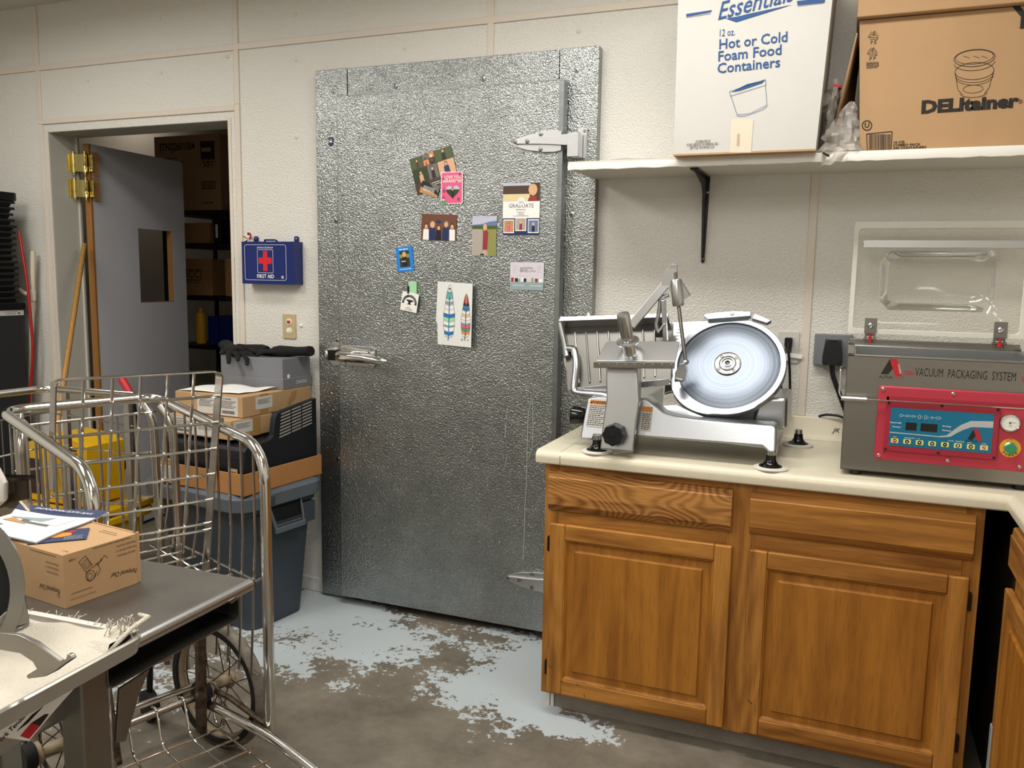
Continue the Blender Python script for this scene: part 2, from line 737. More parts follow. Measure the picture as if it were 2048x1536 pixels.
mat('screw', '#aeb0b0', .3, 1.0)
mat('hole', '#0b0b0b', .6)
mat('black', '#0d0d0e', .45)
mat('black_gloss', '#0a0a0a', .15)
mat('black_plastic', '#141416', .38)
mat('black_rough', '#131314', .75, bump=.4, bscale=260)
mat('knit', '#0e0e0f', .92, bump=.6, bscale=420)
mat('rubber', '#1a1918', .7)
mat('grey_door', '#bcbcc1', .55, bump=.06, bscale=300)
mat('raw_wood', '#9a6a35', .6, bump=.1, bscale=30, var=.3, vscale=2.0, stretch=(30, 30, 1))
mat('mop_wood', '#a37a41', .38, var=.25, vscale=3.0, stretch=(30, 30, 2))
mat('brass', '#d6c583', .18, 1.0)
mat('red', '#b4202c', .4)
mat('red_tube', '#a02220', .35)
mat('pvc', '#cfc6ae', .45)
mat('bin_grey', '#2c2c2d', .5)
mat('white_paper', '#e9e8e4', .6)
mat('white_plastic', '#e6e4dd', .35)
mat('white_box', '#bdbbb6', .6, bump=.05, bscale=40, var=.04, vscale=3)
mat('kraft', '#b08d66', .75, bump=.06, bscale=90, var=.07, vscale=5)
mat('kraft2', '#b29068', .75, bump=.05, bscale=60, var=.06, vscale=5)
mat('kraft_orange', '#a87543', .7, bump=.05, bscale=60, var=.08, vscale=5)
mat('kraft_dark', '#9c7549', .75, var=.08, vscale=4)
mat('tape', '#a17d4c', .25, spec=.6)
mat('tape_cream', '#cbc2ae', .4)
mat('ink', '#221d18', .7)
mat('ink_soft', '#5b4a37', .8)
mat('ink_blue', '#1f4a7d', .7)
mat('blue_kit', '#0c2163', .33)
mat('red_cross', '#c81d2b', .45)
mat('ivory', '#b9a67f', .4)
mat('ivory_white', '#e0d6c6', .35)
mat('counter', '#d8d0b9', .33, var=.03, vscale=50)
mat('counter_seam', '#8b8168', .6)
oak('oak_v', 'z', light='#b27a36', dark='#7c4c1a')
oak('oak_h', 'x', light='#b27a36', dark='#7c4c1a')
oak('oak_fig', 'x', light='#b98345', dark='#6f4118', fig=.9)
oak('oak_panel', 'z', light='#aa7028', dark='#88541a', fig=.0, band=.05)
oak('oak_y', 'y')
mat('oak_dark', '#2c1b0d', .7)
mat('stain', '#33200f', .8)
mat('bronze', '#2a1e16', .45, .6)
mat('toe', '#8b8378', .4, bump=.6, bscale=190, var=.2, vscale=8)
mat('white_post', '#cfcac0', .5)
mat('tote', '#39414a', .42, bump=.04, bscale=200)
mat('tote_lid', '#5b646d', .42, var=.2, vscale=7)
mat('shoe_grey', '#75767b', .55)
mat('printer', '#12161c', .42, bump=.1, bscale=500)
mat('printer_slot', '#030303', .7)
mat('bucket_yellow', '#c79a08', .42, var=.15, vscale=8)
mat('hose_green', '#14501c', .45)
mat('grey_bin', '#8f979d', .45)
mat('tire', '#7d766b', .75, var=.45, vscale=30, bump=.1, bscale=100)
mat('tire_side', '#171615', .8)
mat('hub', '#9b8a70', .55, var=.3, vscale=20)
mat('towel', '#cfc7b8', .95, bump=.9, bscale=330, bdetail=4)
mat('enamel', '#a9a59c', .34, .5)
mat('navy', '#2a3557', .6)
mat('sealer_red', '#b53446', .36)
mat('sealer_red_in', '#9c2638', .38)
mat('teal', '#0d6c8f', .3)
mat('silver_print', '#b9bcbf', .4, .2)
mat('lcd', '#1c1a1c', .2)
mat('key_yellow', '#e9e07a', .4)
mat('yellow', '#e0a81c', .4)
mat('green_btn', '#2f8a5c', .35)
mat('orange', '#d8862b', .5)
mat('label_grey', '#c4c2bc', .5)
mat('sky_grey', '#9a968f', .4)
clear_plastic('acrylic', '#fbfaf6', .10, .08, '#f2efe8', .35)
clear_plastic('acrylic_edge', '#f2f0ea', .55, .10, '#f6f3ec', .3)
clear_plastic('smoke_acrylic', '#b9b0a2', .06, .08, '#4a443b', .3)
clear_plastic('bag', '#f6f3ee', .30, .30, '#e0dbd2', .30)
for nm, h in dict(p_green='#48572c', p_dkgreen='#2d3820', p_olive='#8a8a4e', p_skin='#d6a583', p_hair='#3d2619', p_blond='#cfa877', p_black='#191b22',
                  p_navy='#202c58', p_white='#e9e6e0', p_brick='#6e4432', p_pink='#dd5a86', p_dkpink='#a83360', p_red='#8f3234', p_sky='#b9b9cc',
                  p_hill='#6477a0', p_road='#a99f94', p_straw='#b9a06a', p_blue='#1f7fd0', p_tan='#b98a5c', p_grey='#6d6a66', p_green2='#4f9a6c',
                  p_lav='#cfc8d2', p_teal='#5fa9a0', p_mint='#9fd3a8', p_blue2='#2d6fae', p_dkred='#a33a33', p_orange='#d98a5a', p_sun='#d8c79a',
                  p_brown='#4b352a', p_sheet='#dfe0dc', p_silver='#8fa0a2').items():
    mat(nm, h, .35)

# ---------------------------------------------------------------- room shell
OX0, OX1, OZ = -3.795, -2.665, 2.153          # swing-door opening in the back wall
b = MB()
b.box(-5.3, OX0, 0, .18, 0, 2.85, 'wall')
b.box(OX1, 1.5, 0, .18, 0, 2.85, 'wall')
b.box(OX0, OX1, 0, .18, OZ, 2.85, 'wall')
b.box(OX0, OX0 + .002, .004, .18, 0, OZ, 'jamb')
b.box(OX1 - .002, OX1, .004, .18, 0, OZ, 'jamb')
b.box(OX0, OX1, .004, .18, OZ - .002, OZ, 'jamb')
for px, py in ((170, 59), (319, 38), (176, 160), (323, 145), (592, 120), (593, 274), (455, 113), (1157, 62), (809, 96), (590, 28)):
    p = aty(px, py, 0)
    b.lathe((p.x, 0.001, p.z), (0, -1, 0), [(.010, 0), (.0095, .003), (.006, .005), (0, .0055)], 'rivet', 14)
for (px, py, rx) in ((1820, 405, .012), (1805, 412, .004)):
    pass
tag(finish('wall_back', b, None, 0, 2, 35, 0, 0), 'cream pebbled wall panels behind the counter and cooler door', 'wall', kind='structure')


def struct(name, mb, label, cat, bevel=0):
    return tag(finish(name, mb, None, bevel, 2, 35, 0, 0), label, cat, kind='structure')


b = MB(); b.box(-5.3, 1.5, -5.4, 4.65, -.06, 0, 'floor')
struct('floor', b, 'bare concrete floor with worn patches of grey paint', 'floor')
b = MB(); b.box(1.35, 1.5, -5.4, 0, 0, 2.85, 'wall')
struct('wall_right', b, 'cream wall at the right end of the counter', 'wall')
b = MB(); b.box(-4.75, -4.6, -5.4, 0, 0, 2.85, 'wall')
struct('wall_left', b, 'cream wall behind the stack of black trays', 'wall')
b = MB(); b.box(-4.75, 1.5, -5.4, -5.25, 0, 2.85, 'wall')
struct('wall_front', b, 'cream wall behind the camera', 'wall')
# ceiling, with an opening for each recessed light
b = MB()
xs = sorted({-4.75, 1.5} | {x for t in TROFFERS for x in (t[0] - t[2] / 2 - .02, t[0] + t[2] / 2 + .02)})
ys = sorted({-5.4, 0.0} | {y for t in TROFFERS for y in (t[1] - t[3] / 2 - .02, t[1] + t[3] / 2 + .02)})
for i in range(len(xs) - 1):
    for j in range(len(ys) - 1):
        cx, cy = (xs[i] + xs[i + 1]) / 2, (ys[j] + ys[j + 1]) / 2
        if any(abs(cx - t[0]) < t[2] / 2 + .01 and abs(cy - t[1]) < t[3] / 2 + .01 for t in TROFFERS):
            continue
        b.box(xs[i], xs[i + 1], ys[j], ys[j + 1], CEIL_Z, CEIL_Z + .03, 'ceiling')
b.box(-4.75, 1.5, -5.4, 0, CEIL_Z + .06, CEIL_Z + .08, 'ceiling')
struct('ceiling', b, 'pale ceiling above the cream wall panels', 'ceiling')

n = 0
for (x0, x1, z0, z1, dy, lb) in ((-4.6, 1.35, 2.452, 2.480, .007, 'horizontal joint strip high on the back wall'),
                                 (-3.856, -3.828, 2.219, CEIL_Z, .006, 'joint strip rising above the left top corner of the grey swing door'),
                                 (-3.856, -3.828, 0, 2.219, .006, 'joint strip left of the grey swing door'),
                                 (-2.624, -2.596, 2.219, CEIL_Z, .006, 'joint strip rising above the right side of the swing-door opening'),
                                 (-2.624, -2.596, .07, 2.219, .008, 'joint strip between the swing-door opening and the first-aid box'),
                                 (-1.384, -1.356, 2.324, CEIL_Z, .006, 'joint strip above the metal cooler door'),
                                 (-.147, -.119, .99, CEIL_Z, .005, 'joint strip behind the slicer, under the shelf'),
                                 (-3.856, -2.624, 2.191, 2.219, .008, 'joint strip across the top of the swing-door opening'),
                                 (OX0 - .022, OX0 + .002, 0, OZ + .012, .004, 'narrow edge strip on the left of the swing-door opening'),
                                 (OX1 - .002, OX1 + .016, 0, OZ + .012, .004, 'narrow edge strip on the right of the swing-door opening')):
    n += 1
    b = MB(); b.box(x0, x1, -dy, .001, z0, z1, 'trim')
    struct('trim_%d' % n, b, lb, 'trim', .003)
b = MB(); b.box(-2.596, -2.164, -.013, .001, 0, .066, 'baseboard')
struct('baseboard_back', b, 'scuffed pale baseboard beside the cooler door', 'baseboard', .004)
b = MB(); b.box(OX0 + .002, OX0 + .008, .158, .166, 0, OZ, 'wall_smooth')
struct('trim_11', b, 'thin white stop strip on the left jamb of the swing door', 'trim')

# dim storeroom behind the opening
b = MB(); b.box(-5.3, 1.5, 4.5, 4.65, 0, 2.85, 'wall_smooth')
struct('wall_storeroom_back', b, 'wall at the back of the dim storeroom', 'wall')
b = MB(); b.box(-5.15, -5.0, .18, 4.5, 0, 2.85, 'wall_smooth')
for y in (.62, 1.2):
    b.box(-5.0, -4.994, y, y + .025, 0, 2.8, 'trim')
struct('wall_storeroom_left', b, 'wall of the storeroom seen through the door window', 'wall')
b = MB(); b.box(1.35, 1.5, .18, 4.5, 0, 2.85, 'wall_smooth')
struct('wall_storeroom_right', b, 'right wall of the dim storeroom', 'wall')
b = MB(); b.box(-5.3, 1.5, .18, 4.65, 2.80, 2.85, 'ceiling')
struct('ceiling_storeroom', b, 'ceiling of the dim storeroom', 'ceiling')

# ---------------------------------------------------------------- grey swing door
hx, hy = -3.712, .165
fx, fy = -3.765, .885
dv = Vector((fx - hx, fy - hy, 0))
DL = dv.length
ang = math.atan2(dv.y, dv.x)
t = thing('door_1', 'plain grey swing door with a cut-out window and raw wood edge', 'door', (hx, hy, 0), ang, kind='structure')
WD = WM[t]
# local x runs from hinge to free edge, local -y is the face towards the camera
zt, zb, th = 2.118, .02, .036


def door_uv(px, py):
    """where the face of the door is seen at this pixel: (along, up)"""
    inv = WD.inverted()
    o = inv @ CAM_C
    v = inv.to_3x3() @ ray(px, py)
    q = o + v * (-o.y / v.y)
    return q.x, q.z


wu0 = .5 * (door_uv(275, 457)[0] + door_uv(283, 605)[0])
wu1 = .5 * (door_uv(343, 462)[0] + door_uv(349, 606)[0])
wz1, wz0 = door_uv(300, 459)[1], door_uv(300, 605)[1]
b = MB(WD)
e = .012
for (u0, u1, z0, z1) in ((e, wu0, zb, zt), (wu1, DL, zb, zt), (wu0, wu1, zb, wz0), (wu0, wu1, wz1, zt)):
    b.box(u0, u1, 0, th, z0, z1, 'grey_door')
b.box(0, e, -.001, th + .001, zb, zt, 'raw_wood')
b.box(wu1 - .004, wu1, .001, th - .001, wz0, wz1, 'raw_wood')
b.box(wu0, wu1, .001, th - .001, wz0 - .001, wz0 + .003, 'raw_wood')
part('door_leaf', b, t)
for z in (2.018, 1.888):
    h = MB()
    jx = OX0 + .002
    kn = Vector((jx + .012, .135, z))
    for c, rr in ((Vector((jx + .014, .128, 0)), .0115), (Vector((hx - .004, hy - .022, 0)), .009)):
        h.lathe((c.x, c.y, z - .052), (0, 0, 1), [(0, -.012), (.006, -.010), (.006, -.003), (rr, 0), (rr, .034), (rr * .93, .035), (rr * .93, .037), (rr, .038), (rr, .100), (.006, .103), (.006, .110), (0, .112)], 'brass', 16)
    h.bar((jx + .014, .128, z), (hx - .004, hy - .022, z), .088, .003, 'brass', side=(0, 1, 0))
    F = FR((hx - .004, hy - .022, z), (.5, .5, 0), (0, 0, 1))
    h.bar((jx + .001, .10, z), (jx + .001, .155, z), .003, .088, 'brass')
    h.bar((hx - .002, hy - .006, z), (hx + .03, hy - .004, z), .085, .003, 'brass', side=(0, 1, 0))
    h.box(hx + .012, hx + .0145, hy + .006, hy + .05, z - .06, z + .06, 'kraft_dark')
    for dz in (-.025, .025):
        h.cyl((hx + .004, hy - .0265, z + dz), (0, -1, 0), .004, .002, 'steel_dark', 10)
    part('hinge', h, t, .0006)

# ---------------------------------------------------------------- walk-in cooler door
t2 = thing('door_2', 'galvanized steel walk-in cooler door with wide metal frame', 'door', (-1.54, 0, 0), 0, kind='structure')
b = MB()
b.box(-2.163, -2.007, -.042, .001, .012, 2.323, 'galv')
b.box(-1.068, -.913, -.042, .001, .012, 2.323, 'galv')
b.box(-2.005, -1.070, -.040, .001, 2.17, 2.322, 'galv')
b.box(-2.0, -1.07, -.03, .001, .012, 2.17, 'rubber')
part('door_frame', b, t2, .0025)
for px, py, mm in ((668, 183, 'screw'), (790, 172, 'screw'), (966, 157, 'screw'), (1153, 140, 'screw'), (672, 441, 'steel_dark'), (1144, 429, 'screw'), (675, 681, 'steel_dark'), (677, 918, 'steel_dark')):
    p = aty(px, py, -.042)
    s = MB()
    s.lathe((p.x, -.0415, p.z), (0, -1, 0), [(.010, 0), (.010, .0018), (.0075, .0032), (0, .0034)], mm, 16)
    F = FR((p.x, -.0452, p.z), (1, .0, .3), (-.3, 0, 1))
    s.rect(F, -.0045, .0045, -.0012, .0012, 'hole')
    s.rect(F, -.0012, .0012, -.0045, .0045, 'hole')
    part('screw', s, t2)
b = MB()
b.box(-2.024, -1.036, -.092, -.044, .04, 2.201, 'galv')
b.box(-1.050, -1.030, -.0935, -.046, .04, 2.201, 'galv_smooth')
b.box(-2.0245, -2.019, -.0926, -.046, .04, 2.2012, 'galv_smooth')  # thin strips, left and top, stand in for the gap shadow
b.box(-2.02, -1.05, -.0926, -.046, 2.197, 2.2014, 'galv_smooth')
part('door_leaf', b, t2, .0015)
# pale drips dried on the lower part of the leaf
b = MB()
F = FR((0, -.0924, 0), (1, 0, 0), (0, 0, 1))
rnd = random.Random(4)


def dp(px, py, Y=-.0925):
    p = aty(px, py, Y)
    return (p.x, p.z)


def drip(pts, wd):
    b.line(F, [dp(*q) for q in pts], wd * .8, 'drip')


drip([(1063, 795), (1056, 830), (1054, 900), (1053, 960), (1050, 1010), (1048, 1080), (1046, 1120)], .0028)
drip([(1065, 800), (1066, 850), (1065, 890), (1058, 915), (1053, 925)], .0022)
drip([(1015, 815), (1012, 840)], .002)
drip([(1012, 845), (1010, 875)], .003)
drip([(1014, 912), (1010, 935)], .0018)
drip([(946, 890), (940, 905)], .0018)
for i in range(90):
    x, z = rnd.uniform(-1.98, -1.07), rnd.uniform(.1, 1.05)
    b.line(F, [(x, z), (x + rnd.uniform(-.003, .003), z - rnd.uniform(.003, .012))], rnd.uniform(.0010, .0022), 'drip')
part('dried_drips', b, t2, label='pale dried drips')


def strap_hinge(zc, full=True):
    h = MB()
    F = FR((0, -.0925, zc), (1, 0, 0), (0, 0, 1))
    L = -1.232
    out = [(-1.032, .034)] + [(-1.06, .040), (-1.10, .038), (-1.17, .027), (-1.222, .012), (L, .002), (L, -.004), (-1.222, -.014), (-1.17, -.030), (-1.10, -.040), (-1.06, -.041), (-1.032, -.036)]
    h.prism(F, out[::-1], 0, .010, 'steel_bright', .985)
    h.prism(F, [(-1.22, .008), (-1.22, -.006), (-1.10, -.012), (-1.01, -.020), (-.985, -.020), (-.985, .022), (-1.01, .022), (-1.10, .014)], .008, .022, 'steel_bright', .95)
    for (x, z) in ((-1.215, .001), (-1.165, .001), (-1.115, .027), (-1.115, -.028)):
        h.lathe((x, -.102 if abs(z) > .01 else -.114, zc + z), (0, -1, 0), [(.009, 0), (.009, .0015), (.005, .0028), (0, .003)], 'steel_dark', 12)
    a = part('hinge_strap', h, t2, .003)
    k = MB()
    k.box(-1.005, -.962, -.118, -.062, zc - .062, zc + .024, 'steel_bright')
    k.box(-.985, -.948, -.058, -.043, zc - .075, zc + .050, 'steel_bright')
    k.cyl((-.983, -.09, zc - .066), (0, 0, 1), .019, .094, 'steel', 16)
    for z in (.038, -.064):
        k.lathe((-.957, -.0575, zc + z), (0, -1, 0), [(.006, 0), (.006, .002), (0, .0024)], 'steel_dark', 10)
    part('hinge_bracket', k, t2, .003)


strap_hinge(1.977)
strap_hinge(.252)
# latch
h = MB()
F = FR((0, -.0925, 1.118), (1, 0, 0), (0, 0, 1))
h.prism(F, rrect(-2.012, -1.838, -.042, .048, .016), 0, .010, 'steel', .97)
h.prism(F, [(-2.012, .046), (-1.90, .034), (-1.842, .026), (-1.842, .016), (-2.012, .020)], .01, .017, 'chrome', .9)
h.prism(F, [(-2.012, -.016), (-1.85, -.018), (-1.85, -.034), (-2.0, -.038)], .01, .017, 'steel', .9)
h.prism(F, rrect(-2.022, -1.93, -.022, .024, .012), .01, .040, 'chrome_dull', .92)
for (x, z) in ((-1.985, .037), (-1.865, .028), (-1.985, -.030), (-1.865, -.030)):
    h.lathe((x, -.110, 1.118 + z), (0, -1, 0), [(.0075, 0), (.0075, .002), (.003, .003), (0, .003)], 'screw', 12)
part('latch_plate', h, t2, .003)
h = MB()
h.tube([(-2.005, -.128, 1.120), (-1.97, -.150, 1.121), (-1.90, -.158, 1.120), (-1.82, -.160, 1.117), (-1.775, -.158, 1.115), (-1.755, -.152, 1.114)], [.017, .021, .020, .017, .013, .006], 'chrome', 14)
part('latch_handle', h, t2)
k = MB()
F = FR((0, -.0425, 1.118), (1, 0, 0), (0, 0, 1))
k.prism(F, [(-2.034, .055), (-2.085, .055), (-2.105, .030), (-2.108, -.018), (-2.085, -.048), (-2.034, -.05)], 0, .012, 'steel', .96)
k.box(-2.075, -2.036, -.105, -.05, 1.098, 1.142, 'black_gloss')
k.ball((-2.088, -.075, 1.120), .026, 'chrome', 14, (.9, 1, 1))
for x in (-2.085, -2.052):
    k.lathe((x, -.054, 1.118 + .042), (0, -1, 0), [(.007, 0), (.007, .002), (0, .003)], 'screw', 10)
part('latch_strike', k, t2, .002)
s = MB()
p = aty(662, 283, -.0425)
F = FR((p.x, -.0428, p.z), (1, 0, 0), (0, 0, 1))
s.prism(F, rrect(-.011, .011, -.018, .018, .004), 0, .001, 'navy')
s.rect(F, -.007, .007, -.004, .003, 'white_paper', .0013)
s.rect(F, -.006, .006, .007, .011, 'p_silver', .0013)
part('sticker', s, t2, label='small dark blue sticker')
# ---------------------------------------------------------------- papers on the cooler door
DY = -.0940


def sheet_frame(px4, lift=0.0, y=DY):
    """frame with origin at the sheet's centre on the door; returns frame, half width, half height"""
    P = [aty(px, py, y) for px, py in px4]
    c = (P[0] + P[1] + P[2] + P[3]) / 4
    ux = ((P[1] - P[0]) + (P[2] - P[3])) / 2
    uy = ((P[0] - P[3]) + (P[1] - P[2])) / 2
    W, H = ux.length, uy.length
    ux.normalize()
    uy = (uy - ux * uy.dot(ux)).normalized()
    if lift:
        ux2 = (ux + Vector((0, -1, 0)) * (lift / W)).normalized()
        c = c + Vector((0, -lift / 2, 0))
        ux = ux2
        uy = (uy - ux * uy.dot(ux)).normalized()
    return FR(c, ux, uy), W / 2, H / 2


def figure(b, F, x, y0, h, hair, top, skin='p_skin', legs=None, d=.0012, wide=1.0):
    """a small printed figure on a photo"""
    r = h * .11
    b.sheet(F, [(x - h * .17 * wide, y0), (x + h * .17 * wide, y0), (x + h * .15 * wide, y0 + h * .62), (x + h * .06, y0 + h * .72), (x - h * .06, y0 + h * .72), (x - h * .15 * wide, y0 + h * .62)], top, d)
    if legs:
        b.rect(F, x - h * .10, x + h * .10, y0 - h * .5, y0, legs, d)
    b.sheet(F, ellipse(x, y0 + h * .83, r * 1.35, r * 1.7), hair, d + .0001)
    b.sheet(F, ellipse(x, y0 + h * .81, r * .95, r * 1.25), skin, d + .0002)


def card(b, F, w, h, m, th=.0009, r=0):
    poly = rrect(-w, w, -h, h, r) if r else [(-w, -h), (w, -h), (w, h), (-w, h)]
    b.prism(F, poly, 0, th, m)


# collage of snapshots, tilted
F, w_, h_ = sheet_frame([(816, 320), (899, 292), (921, 362), (838, 390)])
b = MB()
card(b, F, w_, h_, 'p_brown')
cells = [(-1, -.42, .38, 1, 'p_green'), (-.40, -.12, .72, 1, 'p_grey'), (-.10, .16, .72, 1, 'p_orange'), (-.40, -.12, .38, .70, 'p_orange'), (-.10, .16, .38, .70, 'p_dkgreen'),
         (.18, 1, .38, 1, 'p_green'), (-1, -.30, -.42, .36, 'p_dkgreen'), (-.28, .20, -.42, .36, 'p_grey'), (.22, 1, -.42, .36, 'p_skin')]
for (x0, x1, y0, y1, m) in cells:
    b.rect(F, x0 * w_ + .0008, x1 * w_ - .0008, y0 * h_ + .0008, y1 * h_ - .0008, m, .0010)
figure(b, F, -.68 * w_, .40 * h_, .48 * h_, 'p_hair', 'p_brown')
figure(b, F, .58 * w_, .40 * h_, .56 * h_, 'p_hair', 'p_black', wide=1.3)
figure(b, F, -.62 * w_, -.40 * h_, .62 * h_, 'p_hair', 'p_skin', wide=1.2)
figure(b, F, -.05 * w_, -.40 * h_, .66 * h_, 'p_black', 'p_black')
figure(b, F, .60 * w_, -.40 * h_, .68 * h_, 'p_hair', 'p_navy', wide=1.5)
for i, (x, y) in enumerate(((-.27, .82), (.02, .84), (-.27, .5), (.02, .5))):
    figure(b, F, x * w_, (y - .10) * h_, .22 * h_, 'p_hair', ('p_navy', 'p_white', 'p_red', 'p_black')[i])
b.scribble(F, -.2 * w_, .15 * w_, -.62 * h_, .003, 'p_white', .0011, 3)
b.scribble(F, -.1 * w_, .2 * w_, -.72 * h_, .002, 'p_white', .0011, 5)
solo('photo_collage_card', b, 'tilted brown card with a collage of small photos, topmost on the cooler door', 'photo card')

F, w_, h_ = sheet_frame([(845, 361), (881, 372), (874, 396), (839, 384)], y=DY - .0014)
b = MB()
card(b, F, w_, h_, 'p_black')
b.sheet(F, [(-w_ * .2, h_), (w_, h_), (w_, -h_ * .2), (w_ * .4, h_ * .3)], 'p_grey', .0010)
b.sheet(F, [(-w_, -h_), (w_, -h_), (w_, -h_ * .6), (-w_, h_ * .0)], 'p_tan', .0010)
for i, y in enumerate((.25, .02, -.2, -.42)):
    b.scribble(F, -.7 * w_, .55 * w_, y * h_, .0022, 'p_white', .0012, i)
solo('business_card', b, 'dark little card with white print tucked over the lower edge of the photo collage', 'card')

# pink scalloped card
F, w_, h_ = sheet_frame([(882, 344), (926, 343), (926, 407), (882, 408)], y=DY - .003)
b = MB()


def scallop(w, h, r):
    out = []
    nx, ny = 7, 10
    for i in range(nx):
        x = -w + (2 * i + 1) * w / nx
        out += ellipse(x, -h, w / nx, r, 6, 180, 360)
    for i in range(ny):
        y = -h + (2 * i + 1) * h / ny
        out += ellipse(w, y, r, h / ny, 6, -90, 90)
    for i in range(nx):
        x = w - (2 * i + 1) * w / nx
        out += ellipse(x, h, w / nx, r, 6, 0, 180)
    for i in range(ny):
        y = h - (2 * i + 1) * h / ny
        out += ellipse(-w, y, r, h / ny, 6, 90, 270)
    return out


b.prism(F, scallop(w_ * .94, h_ * .96, .0035), 0, .001, 'p_white')
b.sheet(F, scallop(w_ * .88, h_ * .92, .003), 'p_pink', .0012)
b.text(F, 'LOVE YOU', .018, 'p_white', .0015, at=(.004, h_ * .66), sx=.85, bold=.01)
b.text(F, 'GRANDMA!', .018, 'p_white', .0015, at=(.004, h_ * .42), sx=.85, bold=.01)
hs = [(0.030 * .062 * 16 * math.sin(a) ** 3, .030 * .062 * (13 * math.cos(a) - 5 * math.cos(2 * a) - 2 * math.cos(3 * a) - math.cos(4 * a))) for a in [2 * PI * i / 36 for i in range(36)]]
hs = [(x + .004, y - .014) for x, y in hs[::-1]]
b.sheet(F, hs, 'p_dkgreen', .0014)
b.sheet(F, [p for p in hs if p[1] > -.010], 'p_sky', .0015)
figure(b, F, .004, -.036, .036, 'p_hair', 'p_black', d=.0016)
for (x, y, m) in ((-.036, .032, 'p_dkpink'), (-.036, -.040, 'p_dkpink'), (.034, .05, 'p_dkpink'), (.030, -.045, 'p_dkpink'), (-.034, -.012, 'p_dkpink')):
    b.sheet(F, ellipse(x, y, .006, .008), m, .0014)
b.sheet(F, ellipse(-.036, .026, .004, .004), 'p_white', .0015)
b.sheet(F, ellipse(-.036, -.046, .004, .004), 'p_white', .0015)
for dx in (-.008, .006):
    b.sheet(F, ellipse(-.034 + dx, -.056, .009, .006), 'p_green2', .0014)
solo('greeting_card', b, 'pink scalloped card with a heart-shaped photo on the cooler door', 'card')

# group photo
F, w_, h_ = sheet_frame([(843, 428), (913, 429), (913, 483), (843, 479)])
b = MB()
card(b, F, w_, h_, 'p_brick')
for i in range(6):
    b.rect(F, -w_, w_, h_ * (.35 + i * .11), h_ * (.36 + i * .11), 'p_brown', .0010)
for x, hh, hair, top in ((-.72, 1.25, 'p_hair', 'p_white'), (-.36, 1.42, 'p_blond', 'p_navy'), (0, 1.15, 'p_hair', 'p_black'), (.42, 1.5, 'p_grey', 'p_navy'), (.76, 1.3, 'p_hair', 'p_white')):
    figure(b, F, x * w_, -.98 * h_, hh * h_, hair, top, wide=1.25)
b.sheet(F, ellipse(-.02 * w_, .42 * h_, .012, .006), 'p_navy', .0016)
solo('group_photo', b, 'photo of five people standing before a brick wall, on the cooler door', 'photo')

# woman in a red coat
F, w_, h_ = sheet_frame([(944, 432), (993, 432), (993, 512), (945, 511)])
b = MB()
card(b, F, w_, h_, 'p_sky')
b.sheet(F, [(-w_, .55 * h_), (-w_ * .2, .6 * h_), (w_ * .4, .72 * h_), (w_, .76 * h_), (w_, .45 * h_), (-w_, .45 * h_)], 'p_hill', .0010)
b.rect(F, -w_, w_, .34 * h_, .52 * h_, 'p_green', .0011)
b.sheet(F, [(-w_, -h_), (w_ * .35, -h_), (-w_ * .2, .34 * h_), (-w_, .34 * h_)], 'p_road', .0011)
b.sheet(F, [(w_ * .35, -h_), (w_, -h_), (w_, .34 * h_), (-w_ * .2, .34 * h_)], 'p_olive', .0011)
b.sheet(F, [(-.12 * w_, -.70 * h_), (.28 * w_, -.70 * h_), (.34 * w_, .2 * h_), (.1 * w_, .34 * h_), (-.1 * w_, .2 * h_)], 'p_red', .0013)
b.rect(F, -.02 * w_, .08 * w_, -.92 * h_, -.70 * h_, 'p_skin', .0013)
b.rect(F, -.30 * w_, .02 * w_, -.98 * h_, -.90 * h_, 'p_black', .0014)
b.sheet(F, ellipse(.06 * w_, .44 * h_, .0085, .013), 'p_blond', .0014)
b.sheet(F, ellipse(.00 * w_, .44 * h_, .005, .008), 'p_skin', .0015)
solo('portrait_photo', b, 'tall photo of a woman in a long red coat on the cooler door', 'photo')

# graduate card
F, w_, h_ = sheet_frame([(1007, 367), (1080, 365), (1079, 470), (1005, 470)])
b = MB()
card(b, F, w_, h_, 'p_white')
b.rect(F, -w_, w_, .30 * h_, h_, 'p_brown', .0010)
b.rect(F, -w_, w_ * .45, .30 * h_, .58 * h_, 'p_sun', .0011)
b.rect(F, -w_, w_ * .5, .9 * h_, h_, 'p_sky', .0011)
b.sheet(F, [(w_ * .35, .30 * h_), (w_ * .85, .30 * h_), (w_ * .8, .5 * h_), (w_ * .6, .55 * h_), (w_ * .4, .42 * h_)], 'p_red', .0012)
b.sheet(F, ellipse(.62 * w_, .74 * h_, .018, .022), 'p_blond', .0013)
b.sheet(F, ellipse(.52 * w_, .74 * h_, .009, .014), 'p_skin', .0014)
b.sheet(F, ellipse(0, .30 * h_, .016, .016), 'p_sheet', .0013)
b.text(F, '2016', .010, 'p_grey', .0016, at=(0, .26 * h_))
b.text(F, 'GRADUATE', .0215, 'p_navy', .0012, at=(0, .12 * h_), sx=.92)
for i, (y, k) in enumerate(((-.02, .28), (-.12, .25), (-.17, .12), (-.22, .2), (-.265, .42))):
    b.scribble(F, -k * w_, k * w_, y * h_, .0022 if i else .003, 'p_grey', .0012, i)
b.rect(F, -w_, w_, -h_, -.35 * h_, 'p_navy', .0011)
for i, (x, y, hair, top, bg) in enumerate(((-.66, -.66, 'p_hair', 'p_pink', 'p_tan'), (0, -.58, 'p_blond', 'p_red', 'p_road'), (.68, -.66, 'p_blond', 'p_black', 'p_hill'))):
    b.rect(F, x * w_ - .0225, x * w_ + .0225, y * h_ - .026, y * h_ + .026, 'p_white', .0012 + .0001 * i)
    b.rect(F, x * w_ - .0195, x * w_ + .0195, y * h_ - .022, y * h_ + .022, bg, .0014 + .0001 * i)
    figure(b, F, x * w_, y * h_ - .022, .036, hair, top, d=.0017)
